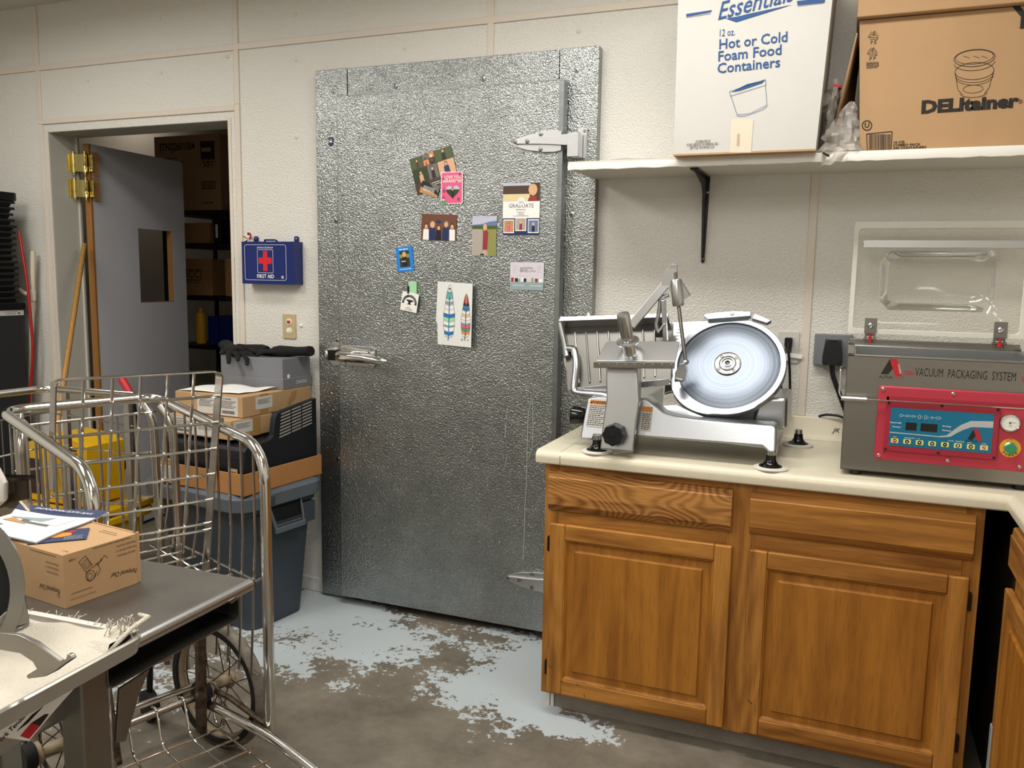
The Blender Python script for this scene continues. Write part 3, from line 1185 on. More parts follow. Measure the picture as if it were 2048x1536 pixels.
solo('graduation_card', b, 'white and navy GRADUATE announcement card with photos, right side of the cooler door', 'card')

# lavender supply flyer
F, w_, h_ = sheet_frame([(1021, 524), (1088, 525), (1087, 581), (1020, 579)])
b = MB()
card(b, F, w_, h_, 'p_lav')
b.rect(F, -w_, w_, -h_, -.42 * h_, 'p_silver', .0010)
b.text(F, 'supplies', .017, 'p_grey', .0012, at=(-.002, .60 * h_))
b.text(F, 'thefly.com', .015, 'p_grey', .0012, at=(.006, .38 * h_))
b.line(F, ellipse(-.024, .40 * h_, .004, .006), .0015, 'p_grey', .0012, True)
b.rect(F, -.7 * w_, .7 * w_, -.002 + .05 * h_, .05 * h_, 'p_sun', .0012)
for sx in (-1, 1):
    for k in range(4):
        b.scribble(F, sx * .72 * w_ - .008, sx * .72 * w_ + .008, (.72 - k * .14) * h_, .0012, 'p_silver', .0012, k)
for i, (x, m) in enumerate(((-.86, 'p_dkred'), (-.62, 'p_black'), (-.48, 'p_silver'), (-.22, 'p_white'), (-.10, 'p_navy'), (.1, 'p_sun'), (.34, 'p_silver'), (.58, 'p_red'), (.84, 'p_white'))):
    b.rect(F, x * w_ - .006, x * w_ + .006, -.42 * h_, (-.12 - .04 * (i % 3)) * h_, m, .0012)
b.scribble(F, -.85 * w_, -.1 * w_, -.68 * h_, .002, 'p_white', .0012, 8)
b.scribble(F, .2 * w_, .9 * w_, -.68 * h_, .002, 'p_white', .0012, 9)
solo('supply_flyer', b, 'pale lavender supply flyer below the GRADUATE card on the cooler door', 'flyer')

# blue framed boy
F, w_, h_ = sheet_frame([(791, 495), (824, 492), (829, 541), (795, 545)])
b = MB()
b.prism(F, scallop(w_ * .96, h_ * .97, .0015), 0, .001, 'p_blue')
b.rect(F, -.58 * w_, .58 * w_, -.62 * h_, .66 * h_, 'p_dkgreen', .0012)
b.rect(F, -.58 * w_, .58 * w_, .1 * h_, .4 * h_, 'p_olive', .0013)
figure(b, F, -.02 * w_, -.6 * h_, .060, 'p_blond', 'p_black', d=.0014, wide=1.1)
b.rect(F, -.4 * w_, .12 * w_, -.22 * h_, -.12 * h_, 'p_skin', .0016)
b.scribble(F, -.6 * w_, .6 * w_, .80 * h_, .004, 'p_white', .0013, 2)
b.scribble(F, -.7 * w_, .7 * w_, -.80 * h_, .003, 'p_white', .0013, 4)
solo('framed_school_photo', b, 'blue-bordered photo of a boy with folded arms, leftmost on the cooler door', 'photo')

# magnetic clip with the anvil card
F, w_, h_ = sheet_frame([(818, 563), (835, 563), (834, 589), (820, 589)])
b = MB()
b.prism(F, rrect(-w_, w_, -h_, h_, .002), 0, .009, 'p_mint')
b.fbox(F, -w_ * 1.25, -w_ * .75, -h_ * .95, h_ * .3, .004, .012, 'black')
solo('magnet_clip', b, 'pale green magnetic clip with a black jaw above the anvil card', 'clip', .001)
F, w_, h_ = sheet_frame([(806, 583), (839, 588), (832, 627), (800, 618)], y=DY - .011)
b = MB()
card(b, F, w_, h_, 'p_white')
arc = ellipse(0, -.12 * h_, .034, .034, 22, -8, 188) + ellipse(0, -.12 * h_, .0245, .0245, 22, -8, 188)[::-1]
b.sheet(F, arc, 'p_black', .0012)
msg = 'ANVIL INSURANCE'
for i, ch in enumerate(msg):
    a = math.radians(172 - 164 * i / (len(msg) - 1))
    b.text(F, ch, .0062, 'p_white', .0015, at=(.0292 * math.cos(a), -.12 * h_ + .0292 * math.sin(a)), rot=a - PI / 2)
b.sheet(F, [(-.018, .006), (-.012, .009), (.017, .009), (.017, .005), (.006, -.001), (.005, -.006), (.011, -.011), (-.011, -.011), (-.005, -.006), (-.005, -.001), (-.012, .004)], 'p_black', .0012)
b.scribble(F, -.010, .008, -.62 * h_, .003, 'p_grey', .0012, 3)
b.text(F, '314-3838', .0115, 'p_grey', .0012, at=(0, -.82 * h_), sx=.8)
solo('anvil_card', b, 'small white card with a black anvil emblem hanging from the clip', 'card')

# colouring page with two feathers
F, w_, h_ = sheet_frame([(872, 562), (948, 566), (949, 694), (876, 690)], lift=.022)
b = MB()
o, ux, uy, nn = F


def paper(u, v):
    x, y = (u * 2 - 1) * w_, (v * 2 - 1) * h_
    return o + ux * x + uy * y + nn * (.004 * math.sin(v * 7 + u * 2) * u)


b.M = Matrix()
b.sheet(F, [(-w_, h_), (w_, h_ * .97), (w_, -h_), (-w_ * .93, -h_ * .98), (-w_ * .97, -.35 * h_), (-w_ * 1.06, -.25 * h_)], 'p_sheet', 0)
b.sheet(F, [(-w_, h_), (w_, h_ * .97), (w_, -h_), (-w_ * .93, -h_ * .98), (-w_ * .97, -.35 * h_), (-w_ * 1.06, -.25 * h_)][::-1], 'p_sheet', -.0008)


def feather(cx, tip, base, hw, cols, vein, stem):
    H = tip - base

    def wd(s):
        return hw * (math.sin(min(s, 1) * PI * .5 + .0) ** .55 if s < .55 else 1.0 - .25 * max(0, s - .8) / .2)
    k = 0
    for (s0, s1, m) in cols:
        n = 4
        L = [(cx - wd(s0 + (s1 - s0) * i / n), tip - H * (s0 + (s1 - s0) * i / n) - .003) for i in range(n + 1)]
        R = [(cx + wd(s0 + (s1 - s0) * i / n), tip - H * (s0 + (s1 - s0) * i / n) - .003) for i in range(n, -1, -1)]
        low = [(cx, L[-1][1] - .006)]
        top = [(cx, L[0][1] - .006)] if s0 > .05 else []
        b.sheet(F, L + low + R + top, m, .0004 + .00002 * k)
        b.line(F, [L[-1], (cx - hw * .4, L[-1][1] - .005), (cx, L[-1][1] - .006), (cx + hw * .4, L[-1][1] - .005), R[0]], .0011, 'p_black', .0008)
        k += 1
    edge = [(cx - wd(s), tip - H * s) for s in [i / 16 for i in range(17)]]
    b.line(F, edge, .001, 'p_black', .0009)
    b.line(F, [(2 * cx - x, y) for x, y in edge], .001, 'p_black', .0009)
    b.line(F, [(cx, tip - H * .25), (cx - .001, base - .002), (cx - .003, base - .022)], .0042, stem, .0012)


feather(-.024, h_ * .92, -h_ * .66, .027, [(0, .12, 'p_white'), (.12, .26, 'p_teal'), (.26, .31, 'p_white'), (.31, .37, 'p_silver'), (.37, .46, 'p_white'), (.46, .55, 'p_white'), (.55, .62, 'p_blue2'), (.62, .70, 'p_mint'),
                                            (.70, .78, 'p_white'), (.78, .81, 'p_teal'), (.81, .90, 'p_white'), (.90, .97, 'p_blue2'), (.97, 1, 'p_white')], 'p_blue2', 'p_blue2')
b.sheet(F, ellipse(-.024, h_ * .74, .006, .010), 'p_black', .0012)
b.sheet(F, ellipse(-.024, h_ * .72, .004, .007), 'p_white', .0013)
feather(.056, h_ * .66, -h_ * .62, .022, [(0, .2, 'p_dkred'), (.2, .27, 'p_navy'), (.27, .31, 'p_teal'), (.31, .38, 'p_blue2'), (.38, .46, 'p_white'), (.46, .52, 'p_sun'), (.52, .60, 'p_white'), (.60, .68, 'p_sheet'), (.68, .72, 'p_silver'),
                                           (.72, .80, 'p_pink'), (.80, .87, 'p_green2'), (.87, .95, 'p_orange'), (.95, 1, 'p_white')], 'p_dkred', 'p_grey')
b.line(F, [(.056, h_ * .6), (.056, h_ * .36)], .006, 'p_sun', .0011)
b.line(F, [(.056, h_ * .6), (.056, h_ * .36)], .003, 'p_dkred', .0013)
b.line(F, ellipse(.040, -h_ * .76, .004, .005, 10, 150, 400), .0022, 'p_blue2', .0012)
b.line(F, ellipse(.068, -h_ * .76, .003, .005, 10, 150, 400), .0022, 'p_orange', .0012)
solo('feather_drawing', b, 'white colouring page with two patterned feathers on the cooler door', 'drawing')

# ---------------------------------------------------------------- first-aid box, ornament, outlet
t = thing('first_aid_box', 'dark blue wall-mounted first-aid box with a red cross', 'first-aid box', (-2.412, -.034, 1.415))
b = MB()
X0, X1, Z0, Z1 = -2.553, -2.271, 1.418, 1.606
b.box(X0, X1, -.066, -.001, Z0, Z1, 'blue_kit')
kitb = b
for x in (-2.520, -2.300):
    b = MB()
    F = FR((x, -.003, Z1), (1, 0, 0), (0, 0, 1))
    b.prism(F, rrect(-.012, .012, -.006, .026, .007), 0, .003, 'blue_kit')
    b.cyl((x, -.006, Z1 + .016), (0, -1, 0), .005, .002, 'screw', 12)
    part('mounting_tab', b, t, .0006)
b = MB()
b.tube(fillet([(-2.45, -.03, Z1 - .002), (-2.447, -.04, Z1 + .008), (-2.385, -.04, Z1 + .008), (-2.382, -.03, Z1 - .002)], .006), .004, 'blue_kit', 8)
part('carry_handle', b, t)
b = kitb
F = FR(((X0 + X1) / 2 - .012, -.0664, (Z0 + Z1) / 2), (1, 0, 0), (0, 0, 1))
lp = rrect(-.112, .112, -.076, .080, .010)
b.line(F, lp, .0014, 'white_paper', .0003, True)
b.line(F, rrect(-.042, .042, -.044, .058, .005), .0014, 'white_paper', .0003, True)
b.rect(F, -.012, .012, -.036, .052, 'red_cross', .0004)
b.rect(F, -.036, -.012, -.004, .024, 'red_cross', .0004)
b.rect(F, .012, .036, -.004, .024, 'red_cross', .0004)
b.text(F, 'FIRST AID', .023, 'white_paper', .0004, at=(0, -.060), bold=.015, fit=.092)
b.text(F, 'Johnson & Johnson', .0135, 'white_paper', .0004, at=(0, .068), shear=.25, fit=.088)
b.rect(F, .086, .098, -.068, -.056, 'silver_print', .0004)
part('box_body', b, t, .006, 3)

t = thing('hanging_ornament', 'tiny white and red reindeer ornament at the corner of the first-aid box', 'ornament', (-2.540, -.022, 1.607))
b = MB(); b.ball((-2.535, -.026, 1.628), .013, 'white_plastic', 12, (1, .8, 1)); part('ornament_body', b, t)
b = MB(); b.tube([(-2.532, -.038, 1.645), (-2.523, -.040, 1.640), (-2.522, -.040, 1.628), (-2.530, -.040, 1.620)], .004, 'red', 8); b.ball((-2.536, -.038, 1.642), .006, 'oak_dark', 8); part('hat', b, t, label='red hat band')
b = MB()
for dx in (-.010, -.016):
    b.tube([(-2.545, -.030, 1.618), (-2.550 + dx, -.032, 1.628), (-2.556 + dx, -.032, 1.632)], .0022, 'mop_wood', 6)
b.tube([(-2.550, -.03, 1.612), (-2.566, -.03, 1.606), (-2.570, -.03, 1.592)], .003, 'oak_dark', 6)
part('antlers', b, t)

t = thing('wall_outlet', 'ivory wall plate with a red and a white switch below the first-aid box', 'outlet', (-2.347, 0, 1.173))
b = MB(); F = FR((-2.347, 0, 1.2285), (1, 0, 0), (0, 0, 1)); b.prism(F, rrect(-.036, .036, -.0565, .0565, .004), 0, .006, 'ivory', .97); b.cyl((-2.347, -.006, 1.2285), (0, -1, 0), .003, .001, 'screw', 10); part('cover_plate', b, t, .0015)
for dz, m in ((.021, 'red'), (-.020, 'white_plastic')):
    b = MB(); b.prism(F, [(x, y + dz) for x, y in ellipse(0, 0, .0165, .0155, 20)], .005, .0085, 'ivory_white', .96); b.fbox(F, -.008, .008, dz - .006, dz + .006, .008, .0125, m); part('switch', b, t, .0008, label='red rocker' if m == 'red' else 'white rocker')
b = MB(); b.lathe((-2.285, 0, 1.235), (0, -1, 0), [(.008, 0), (.0075, .005), (.004, .008), (0, .009)], 'white_plastic', 12)
solo('wall_bumper', b, 'small round white wall bumper beside the ivory switch plate', 'bumper')

# ---------------------------------------------------------------- ice bin with a stack of trays, pipes
t = thing('ice_bin', 'dark grey metal bin under the stack of black trays at the left edge', 'bin', (-4.24, -.43, 0))
b = MB(); b.box(-4.57, -3.905, -.75, -.102, .06, 1.262, 'bin_grey'); part('bin_body', b, t, .006)
b = MB(); b.box(-4.575, -3.897, -.757, -.097, 1.262, 1.298, 'black_plastic'); part('bin_top', b, t, .005)
b = MB(); F = FR((-3.9045, -.175, 1.248), (0, 1, 0), (0, 0, 1)); b.prism(F, rrect(-.075, .067, -.014, .012, .002), 0, .0008, 'label_grey')
b.text(F, '706  SER  22072 10052', .0085, 'ink', .0012, at=(-.004, .004), sx=.9); b.scribble(F, -.03, .02, -.005, .003, 'ink_soft', .0012, 4); b.rect(F, .036, .046, -.007, .000, 'ink', .0012)
part('name_plate', b, t, label='pale printed name plate')
for x in (-4.52, -3.95):
    for y in (-.70, -.15):
        b = MB(); b.cyl((x, y, 0), (0, 0, 1), .02, .062, 'black_plastic', 12); part('foot', b, t)
# trays
NTR = 17
zb0 = 1.299
pitch = .0297


def tray_mesh():
    m = MB()
    W, Dp = .33, .322
    ro = rrect(-W, W, -Dp, Dp, .03)
    F = FR((0, 0, 0), (1, 0, 0), (0, 1, 0))
    m.prism(F, rrect(-W + .016, W - .016, -Dp + .016, Dp - .016, .03), 0, .006, 'black_rough')
    # sloping side wall and turned-out rim
    k = len(ro)
    rings = [(rrect(-W + .016, W - .016, -Dp + .016, Dp - .016, .03), .003), (rrect(-W + .008, W - .008, -Dp + .008, Dp - .008, .03), .024), (ro, .0275), (rrect(-W - .001, W + .001, -Dp - .001, Dp + .001, .03), .0165)]
    V = [(x, y, z) for poly, z in rings for x, y in poly]
    m.add(V, [(r * k + i, r * k + (i + 1) % k, (r + 1) * k + (i + 1) % k, (r + 1) * k + i) for r in range(3) for i in range(k)], 'black_rough')
    return m


mt = tray_mesh()
rnd = random.Random(11)
tr0 = None
for i in range(NTR):
    dx = rnd.uniform(-.005, .005) - .0005 * i
    Mx = Matrix.Translation((-4.235 + dx - .0, -.428 + rnd.uniform(-.006, .006), zb0 + .001 + pitch * i)) @ Matrix.Rotation(rnd.uniform(-.012, .012), 4, 'Z') @ Matrix.Rotation(.0, 4, 'X')
    ord_ = 'tray lowest in the stack, right on the bin top' if i == 0 else ('tray just under the smooth cover of the tray stack' if i == NTR - 1 else None)
    if tr0 is None:
        tr0 = solo('stacking_tray', mt, 'x', 'tray', .002, 1, group='black trays stacked on the grey bin')
        tr0.matrix_world = Mx
        WM[tr0] = Mx
        o = tr0
    else:
        o = tr0.copy()
        COL.objects.link(o)
        o.matrix_world = Mx
    o['label'] = 'black plastic ' + ord_ if ord_ else 'black plastic tray between the top and bottom trays of the stack on the grey bin'
b = MB()
F = FR((-4.236, -.428, zb0 + pitch * NTR + .0005), (1, 0, 0), (0, 1, 0))
b.prism(F, rrect(-.335, .337, -.327, .327, .03), 0, .040, 'black_plastic')
solo('tray_cover', b, 'smooth black cover lying on top of the stack of black trays', 'cover', .004)

t = thing('drain_pipe', 'cream plastic drain pipe with a tee fitting beside the bin', 'pipe', (-3.90, -.05, 0))
p0, p1, p2 = aty(66, 502, -.05), aty(65, 590, -.05), aty(59, 770, -.05)
b = MB(); low = p2 + (p2 - p1) * 1.85; low.z = .0
b.tube([p1, p2, low], .0125, 'pvc', 12); b.tube([p0, p1], .0125, 'pvc', 12); part('pipe', b, t)
b = MB(); b.tube([p1 + Vector((.001, 0, .028)), p1 - Vector((0.002, 0, .028))], .017, 'pvc', 14); b.tube([p1, p1 + Vector((-.05, -.01, .008)), p1 + Vector((-.075, -.012, .025))], .012, 'pvc', 12); part('tee_fitting', b, t)
b = MB()
b.tube(fillet([aty(*q, -.09) for q in ((38, 462), (44, 500), (54, 560), (60, 620), (66, 690), (65, 730), (60, 790), (55, 860))], .1), .0075, 'red_tube', 10)
solo('red_tube', b, 'thin red hose hanging in front of the cream drain pipe', 'hose')

# ---------------------------------------------------------------- mop, bucket
t = thing('mop', 'mop with a wooden handle leaning against the swing-door jamb', 'mop', (-3.03, -.65, .16))
b = MB()
top = Vector((-3.70, .100, 1.597))
low = aty(113, 860, -.62)
dirv = (low - top).normalized()
end = low + dirv * .42
b.tube([top - dirv * .002, top, top + dirv * .25, low, end], [.008, .0125, .0125, .0125, .012], 'mop_wood', 12)
part('mop_handle', b, t)
b = MB()
for i in range(26):
    a = i * 2.4
    r0 = .012 + .012 * (i % 3)
    b.tube([end + Vector((r0 * .4 * math.cos(a), r0 * .4 * math.sin(a), .03)), end + Vector((r0 * 1.6 * math.cos(a), r0 * 1.6 * math.sin(a), -.05)), end + Vector((r0 * 2 * math.cos(a), r0 * 2 * math.sin(a), -.12))], .006, 'towel', 6)
part('mop_head', b, t)

t = thing('mop_bucket', 'yellow mop bucket with a wringer behind the wire cart', 'mop bucket', (-3.0, -.62, 0))
bx, by = -3.00, -.60


def bk(poly_r, z):
    return [(bx + x, by + y, z) for x, y in poly_r]


b = MB()
rings = [(rrect(-.19, .19, -.13, .13, .05), .10), (rrect(-.225, .225, -.165, .165, .06), .42), (rrect(-.25, .25, -.185, .185, .06), .425), (rrect(-.25, .25, -.185, .185, .06), .455), (rrect(-.22, .22, -.16, .16, .06), .455), (rrect(-.185, .185, -.125, .125, .05), .11)]
k = len(rings[0][0])
V = [p for poly, z in rings for p in bk(poly, z)]
Fs = [(r * k + i, r * k + (i + 1) % k, (r + 1) * k + (i + 1) % k, (r + 1) * k + i) for r in range(5) for i in range(k)]
Fs += [tuple(range(k - 1, -1, -1)), tuple(range(5 * k, 6 * k))]
b.add(V, Fs, 'bucket_yellow')
b.box(bx - .24, bx + .24, by - .175, by + .175, .462, .49, 'bucket_yellow')
part('bucket_body', b, t, .006)
b = MB()
wx0, wx1 = bx - .20, bx + .165
F = FR((0, by - .10, 0), (1, 0, 0), (0, 0, 1))
b.prism(F, [(wx0, .50), (wx1 - .02, .50), (wx1, .56), (wx1 + .005, .755), (wx1 - .05, .775), (wx0 + .16, .79), (wx0 + .03, .745), (wx0, .70)], -.19, 0.0, 'bucket_yellow')
b.box(wx1 - .16, wx1 - .03, by - .108, by - .10, .70, .745, 'bucket_yellow')
for i in range(3):
    b.box(wx1 - .15, wx1 - .04, by - .112, by - .106, .706 + i * .014, .712 + i * .014, 'black_plastic')
b.fbox(FR((wx0 + .09, by - .1, .6), (1, 0, 0), (0, 0, 1)), -.05, .02, -.07, .08, 0, .004, 'oak_dark')
b.text(FR((wx1 - .11, by - .1005, .60), (1, 0, 0), (0, 0, 1)), 'Cuidado', .045, 'red', .001, rot=PI / 2, sx=.8)
part('wringer', b, t, .012, 3)
b = MB()
hp = [aty(px, py, -.46) for px, py in ((243, 757), (262, 790), (267, 830), (271, 880))]
b.tube([hp[2] + (hp[1] - hp[2]) * .9, hp[2], hp[3], Vector((hp[3].x - .005, -.49, .66)), Vector((hp[3].x - .06, -.52, .60)), Vector((wx1 - .01, -.55, .585))], .0155, 'black', 10)
part('wringer_lever', b, t)
b = MB(); b.tube([hp[0] + (hp[0] - hp[1]) * .05, hp[0], hp[1], hp[1] + (hp[2] - hp[1]) * .15], [.010, .0165, .0165, .0165], 'red', 12); part('lever_grip', b, t, label='red grip')
for sx in (-.15, .15):
    for sy in (-.1, .1):
        b = MB(); b.lathe((bx + sx, by + sy - .015, .045), (0, 1, 0), [(.042, 0), (.045, .006), (.045, .024), (.042, .03)], 'rubber', 16); b.cyl((bx + sx, by + sy, .045), (0, 0, 1), .008, .06, 'steel_dark', 8); part('caster', b, t)

# ---------------------------------------------------------------- storeroom rack
def dark_box(name, x0, x1, y0, y1, z0, z1, m, label, prints=None, cat='box'):
    b = MB()
    b.box(x0, x1, y0, y1, z0, z1, m)
    F = FR((x0, y0, z0), (1, 0, 0), (0, 0, 1))
    if prints:
        prints(b, F, x1 - x0, z1 - z0)
    return solo(name, b, label, cat, .003)


RY = 1.45
t = thing('storage_rack', 'black wire storage rack standing in the dim storeroom', 'rack', (-3.95, 1.75, 0))
RX0, RX1 = -4.47, -3.05
for x in (RX0, RX1):
    for y in (RY, RY + .50):
        b = MB(); b.cyl((x, y, 0), (0, 0, 1), .016, 1.884, 'black', 12); part('post', b, t)
for z in (.25, .96, 1.30, 1.66, 1.885):
    b = MB(); b.box(RX0, RX1, RY, RY + .50, z - .03, z - .003, 'black'); part('rack_shelf', b, t, .003)


def pr_a(b, F, W, H):
    b.text(F, 'STNSJ2601004', .072, 'ink', .0006, at=(.045, H - .075), align='LEFT', bold=.025, fit=.31)
    b.scribble(F, .05, .20, H - .15, .010, 'ink_soft', .0006, 1)
    b.scribble(F, .05, .26, H - .18, .012, 'ink_soft', .0006, 2)
    b.rect(F, W - .165, W - .045, H - .165, H - .045, 'ink', .0005)
    b.rect(F, W - .155, W - .075, H - .115, H - .088, 'kraft', .0007)
    b.line(F, [(W - .165, H - .215), (W - .045, H - .215), (W - .045, H - .17), (W - .165, H - .17)], .003, 'ink', .0006, True)
    b.scribble(F, W - .15, W - .06, H - .185, .012, 'ink', .0006, 3)
    b.scribble(F, W - .14, W - .07, H - .203, .012, 'ink', .0006, 4)
    b.line(F, [(W - .16, H - .36), (W - .05, H - .36), (W - .05, H - .315), (W - .16, H - .315)], .006, 'ink', .0006, True)
    for i in range(9):
        b.rect(F, W - .15 + i * .010, W - .146 + i * .010, H - .355, H - .32, 'ink', .0006)
    b.line(F, ellipse(W - .165, H - .455, .010, .012), .003, 'ink', .0006, True)
    b.scribble(F, W - .15, W - .07, H - .455, .012, 'ink_soft', .0006, 5)


dark_box('storeroom_carton', -4.555, -3.985, RY + .02, RY + .42, 1.886, 2.39, 'kraft', 'large carton printed STNSJ2601004 on the top rack shelf in the storeroom', pr_a)
dark_box('storeroom_carton', -4.42, -4.10, RY + .03, RY + .40, 1.663, 1.80, 'kraft_dark', 'low brown carton on the rack shelf under the large printed carton')
b = MB(); b.box(-4.07, -4.005, RY + .03, RY + .2, 1.663, 1.83, 'black_plastic'); b.rect(FR((-4.05, RY + .0295, 1.70), (1, 0, 0), (0, 0, 1)), 0, .02, 0, .09, 'white_paper', .0005)
solo('dark_case', b, 'narrow black case with a pale label beside the low storeroom carton', 'case', .003)


def pr_b(b, F, W, H):
    b.line(F, [(W * .25, H * .5), (W * .3, H * .42), (W * .7, H * .42), (W * .72, H * .7), (W * .25, H * .7)], .006, 'ink', .0006, True)
    b.text(F, 'ICC', .07, 'ink', .0006, at=(W * .48, H * .57), sx=1.1)
    b.scribble(F, W * .3, W * .65, H * .35, .008, 'ink_soft', .0006, 5)


dark_box('storeroom_carton', -4.42, -4.09, RY + .03, RY + .40, 1.303, 1.555, 'kraft_dark', 'brown carton with a bold outlined logo, middle shelf of the storeroom rack', pr_b)
dark_box('storeroom_carton', -3.98, -3.60, RY + .03, RY + .40, 1.303, 1.56, 'kraft_dark', 'brown carton on the middle rack shelf right of the logo carton')
b = MB(); b.lathe((-4.245, RY + .08, .963), (0, 0, 1), [(.034, 0), (.036, .01), (.036, .19), (.030, .215), (.014, .228), (.014, .25), (0, .25)], 'yellow', 18)
solo('yellow_bottle', b, 'tall yellow bottle on the low rack shelf in the storeroom', 'bottle')
for i, x in enumerate((-4.16, -4.06)):
    dark_box('blue_carton', x, x + .085, RY + .05, RY + .25, .963, 1.16, 'blue_kit', ('dark blue pack next to the yellow bottle', 'dark blue pack farther from the yellow bottle')[i], cat='pack')
# ---------------------------------------------------------------- tote and the pile on its lid
TA = math.radians(9)          # the tote stands a little skewed to the wall
t = thing('storage_tote', 'grey-blue lidded plastic tote carrying the pile of boxes beside the cooler door', 'tote', (-2.185, -.47, 0), -TA)
W_ = WM[t]
# local: near right corner at origin, x to the left is negative, y towards the wall


def ring(x0, x1, y0, y1, r, z):
    return [(x, y, z) for x, y in rrect(x0, x1, y0, y1, r, 5)]


b = MB(W_)
rs = [ring(-.47, 0.0, -.03, .27, .05, 0.002), ring(-.51, .030, -.085, .315, .06, .50), ring(-.525, .045, -.10, .33, .06, .505), ring(-.525, .045, -.10, .33, .06, .565),
      ring(-.50, .020, -.075, .305, .06, .565), ring(-.46, -.01, -.02, .26, .05, .02)]
k = len(rs[0])
V = [p for r in rs for p in r]
Fs = [(r * k + i, r * k + (i + 1) % k, (r + 1) * k + (i + 1) % k, (r + 1) * k + i) for r in range(5) for i in range(k)] + [tuple(range(k - 1, -1, -1)), tuple(range(5 * k, 6 * k))]
b.add(V, Fs, 'tote')
b.box(.02, .053, -.02, .29, .41, .50, 'tote')
part('tub', b, t, .005)
b = MB(W_)
b.box(.030, .0545, .035, .205, .455, .515, 'printer_slot')
for y in (.030, .205):
    b.bar((.050, y, .525), (.080, y + (.012 if y < .1 else -.012), .430), .008, .012, 'tote_lid')
b.bar((.080, .036, .427), (.080, .200, .427), .014, .022, 'tote_lid')
b.bar((.074, .04, .445), (.074, .19, .445), .004, .006, 'tote_lid')
part('latch_handle', b, t, .002)
b = MB(W_)
rl = [ring(-.555, .070, -.135, .345, .085, .530), ring(-.56, .075, -.14, .35, .085, .585), ring(-.54, .057, -.12, .33, .08, .599), ring(-.51, .032, -.09, .305, .07, .599), ring(-.49, .012, -.07, .285, .06, .593)]
k = len(rl[0])
V = [p for r in rl for p in r]
Fs = [(r * k + i, r * k + (i + 1) % k, (r + 1) * k + (i + 1) % k, (r + 1) * k + i) for r in range(4) for i in range(k)] + [tuple(range(4 * k, 5 * k)), tuple(range(k - 1, -1, -1))]
b.add(V, Fs, 'tote_lid')
b.box(.068, .0775, .02, .04, .54, .578, 'tote')
part('lid', b, t, .004)

SA = math.radians(6)
t = thing('cardboard_tray', 'shallow orange-brown cardboard tray on the tote lid under the black printer', 'tray', (-2.137, -.590, .600), -SA)
W_ = WM[t]
b = MB(W_)
tw, td, thh = .50, .455, .088
b.box(-tw, 0, 0, td, 0, .005, 'kraft_orange')
for (x0, x1, y0, y1) in ((-tw, 0, 0, .006), (-tw, 0, td - .006, td), (-tw, -tw + .006, 0, td), (-.006, 0, 0, td)):
    b.box(x0, x1, y0, y1, 0, thh, 'kraft_orange')
part('tray_body', b, t, .002)
b = MB(W_); F = FR(W_ @ Vector((-.5, -.0005, .03)), W_.to_3x3() @ Vector((1, 0, 0)), (0, 0, 1)); b.M = Matrix(); b.prism(F, [(0.01, -.015), (.10, -.015), (.10, .045), (.01, .045)], 0, .0008, 'label_grey')
for i in range(5):
    b.scribble(F, .02, .09, .035 - i * .009, .003, 'ink_soft', .0014, i)
part('shipping_label', b, t)

t = thing('printer', 'black laser printer lying in the cardboard tray, vents on its raised back', 'printer', (-2.150, -.565, .607), -SA)
W_ = WM[t]
b = MB(W_)
F = FR((0, 0, 0), (0, 1, 0), (0, 0, 1))
# side outline (y, z), low front and high back
prof = [(.0, .02), (.0, .165), (.012, .178), (.418, .190), (.42, .02), (.41, 0), (.012, 0)]
b.prism(F, prof, -.455, -.0255, 'printer')
prof = [(.0, .02), (.0, .165), (.012, .178), (.140, .190), (.158, .205), (.170, .275), (.182, .292), (.20, .298), (.418, .328), (.42, .02), (.41, 0), (.012, 0)]
b.prism(F, prof, -.026, 0, 'printer')
b.box(-.43, -.02, -.004, .001, .135, .139, 'printer_slot')
b.box(-.43, -.02, -.004, .001, .06, .063, 'printer_slot')
part('printer_body', b, t, .010, 3)
b = MB(W_)
F = FR(W_ @ Vector((.0005, 0, 0)), W_.to_3x3() @ Vector((0, 1, 0)), (0, 0, 1))
b.M = Matrix()
for i in range(8):
    z = .200 + i * .0132
    for (y0, y1) in ((.205 - (8 - i) * .0018, .258), (.265, .322), (.329, .388)):
        b.sheet(F, [(y0, z + y0 * .16 - .04), (y1, z + y1 * .16 - .04), (y1, z + .006 + y1 * .16 - .04), (y0, z + .006 + y0 * .16 - .04)], 'sky_grey', .0006)
part('side_vents', b, t)
b = MB(W_); F = FR(W_ @ Vector((-.13, -.0005, .08)), W_.to_3x3() @ Vector((1, 0, 0)), (0, 0, 1)); b.M = Matrix()
for u in (.045, -.31):
    b = MB()
    b.prism(F, [(u, -.03), (u + .045, -.03), (u + .045, .012), (u, .012)], 0, .0008, 'kraft2')
    for i in range(9):
        b.rect(F, u + .008 + i * .0035, u + .010 + i * .0035, -.022, 0, 'ink', .0012)
    part('barcode_sticker', b, t)


def carton(name, label, loc, rz, w, dpt, h, m, extra, cat='box', bevel=.003):
    t = thing(name, label, cat, loc, rz)
    W = WM[t]
    b = MB(W)
    b.box(-w, 0, 0, dpt, 0, h, m)
    part('carton', b, t, bevel)
    FF = FR(W @ Vector((-w, -.0006, 0)), W.to_3x3() @ Vector((1, 0, 0)), (0, 0, 1))
    FS = FR(W @ Vector((.0006, 0, 0)), W.to_3x3() @ Vector((0, 1, 0)), (0, 0, 1))
    extra(t, FF, FS, w, dpt, h)
    return t


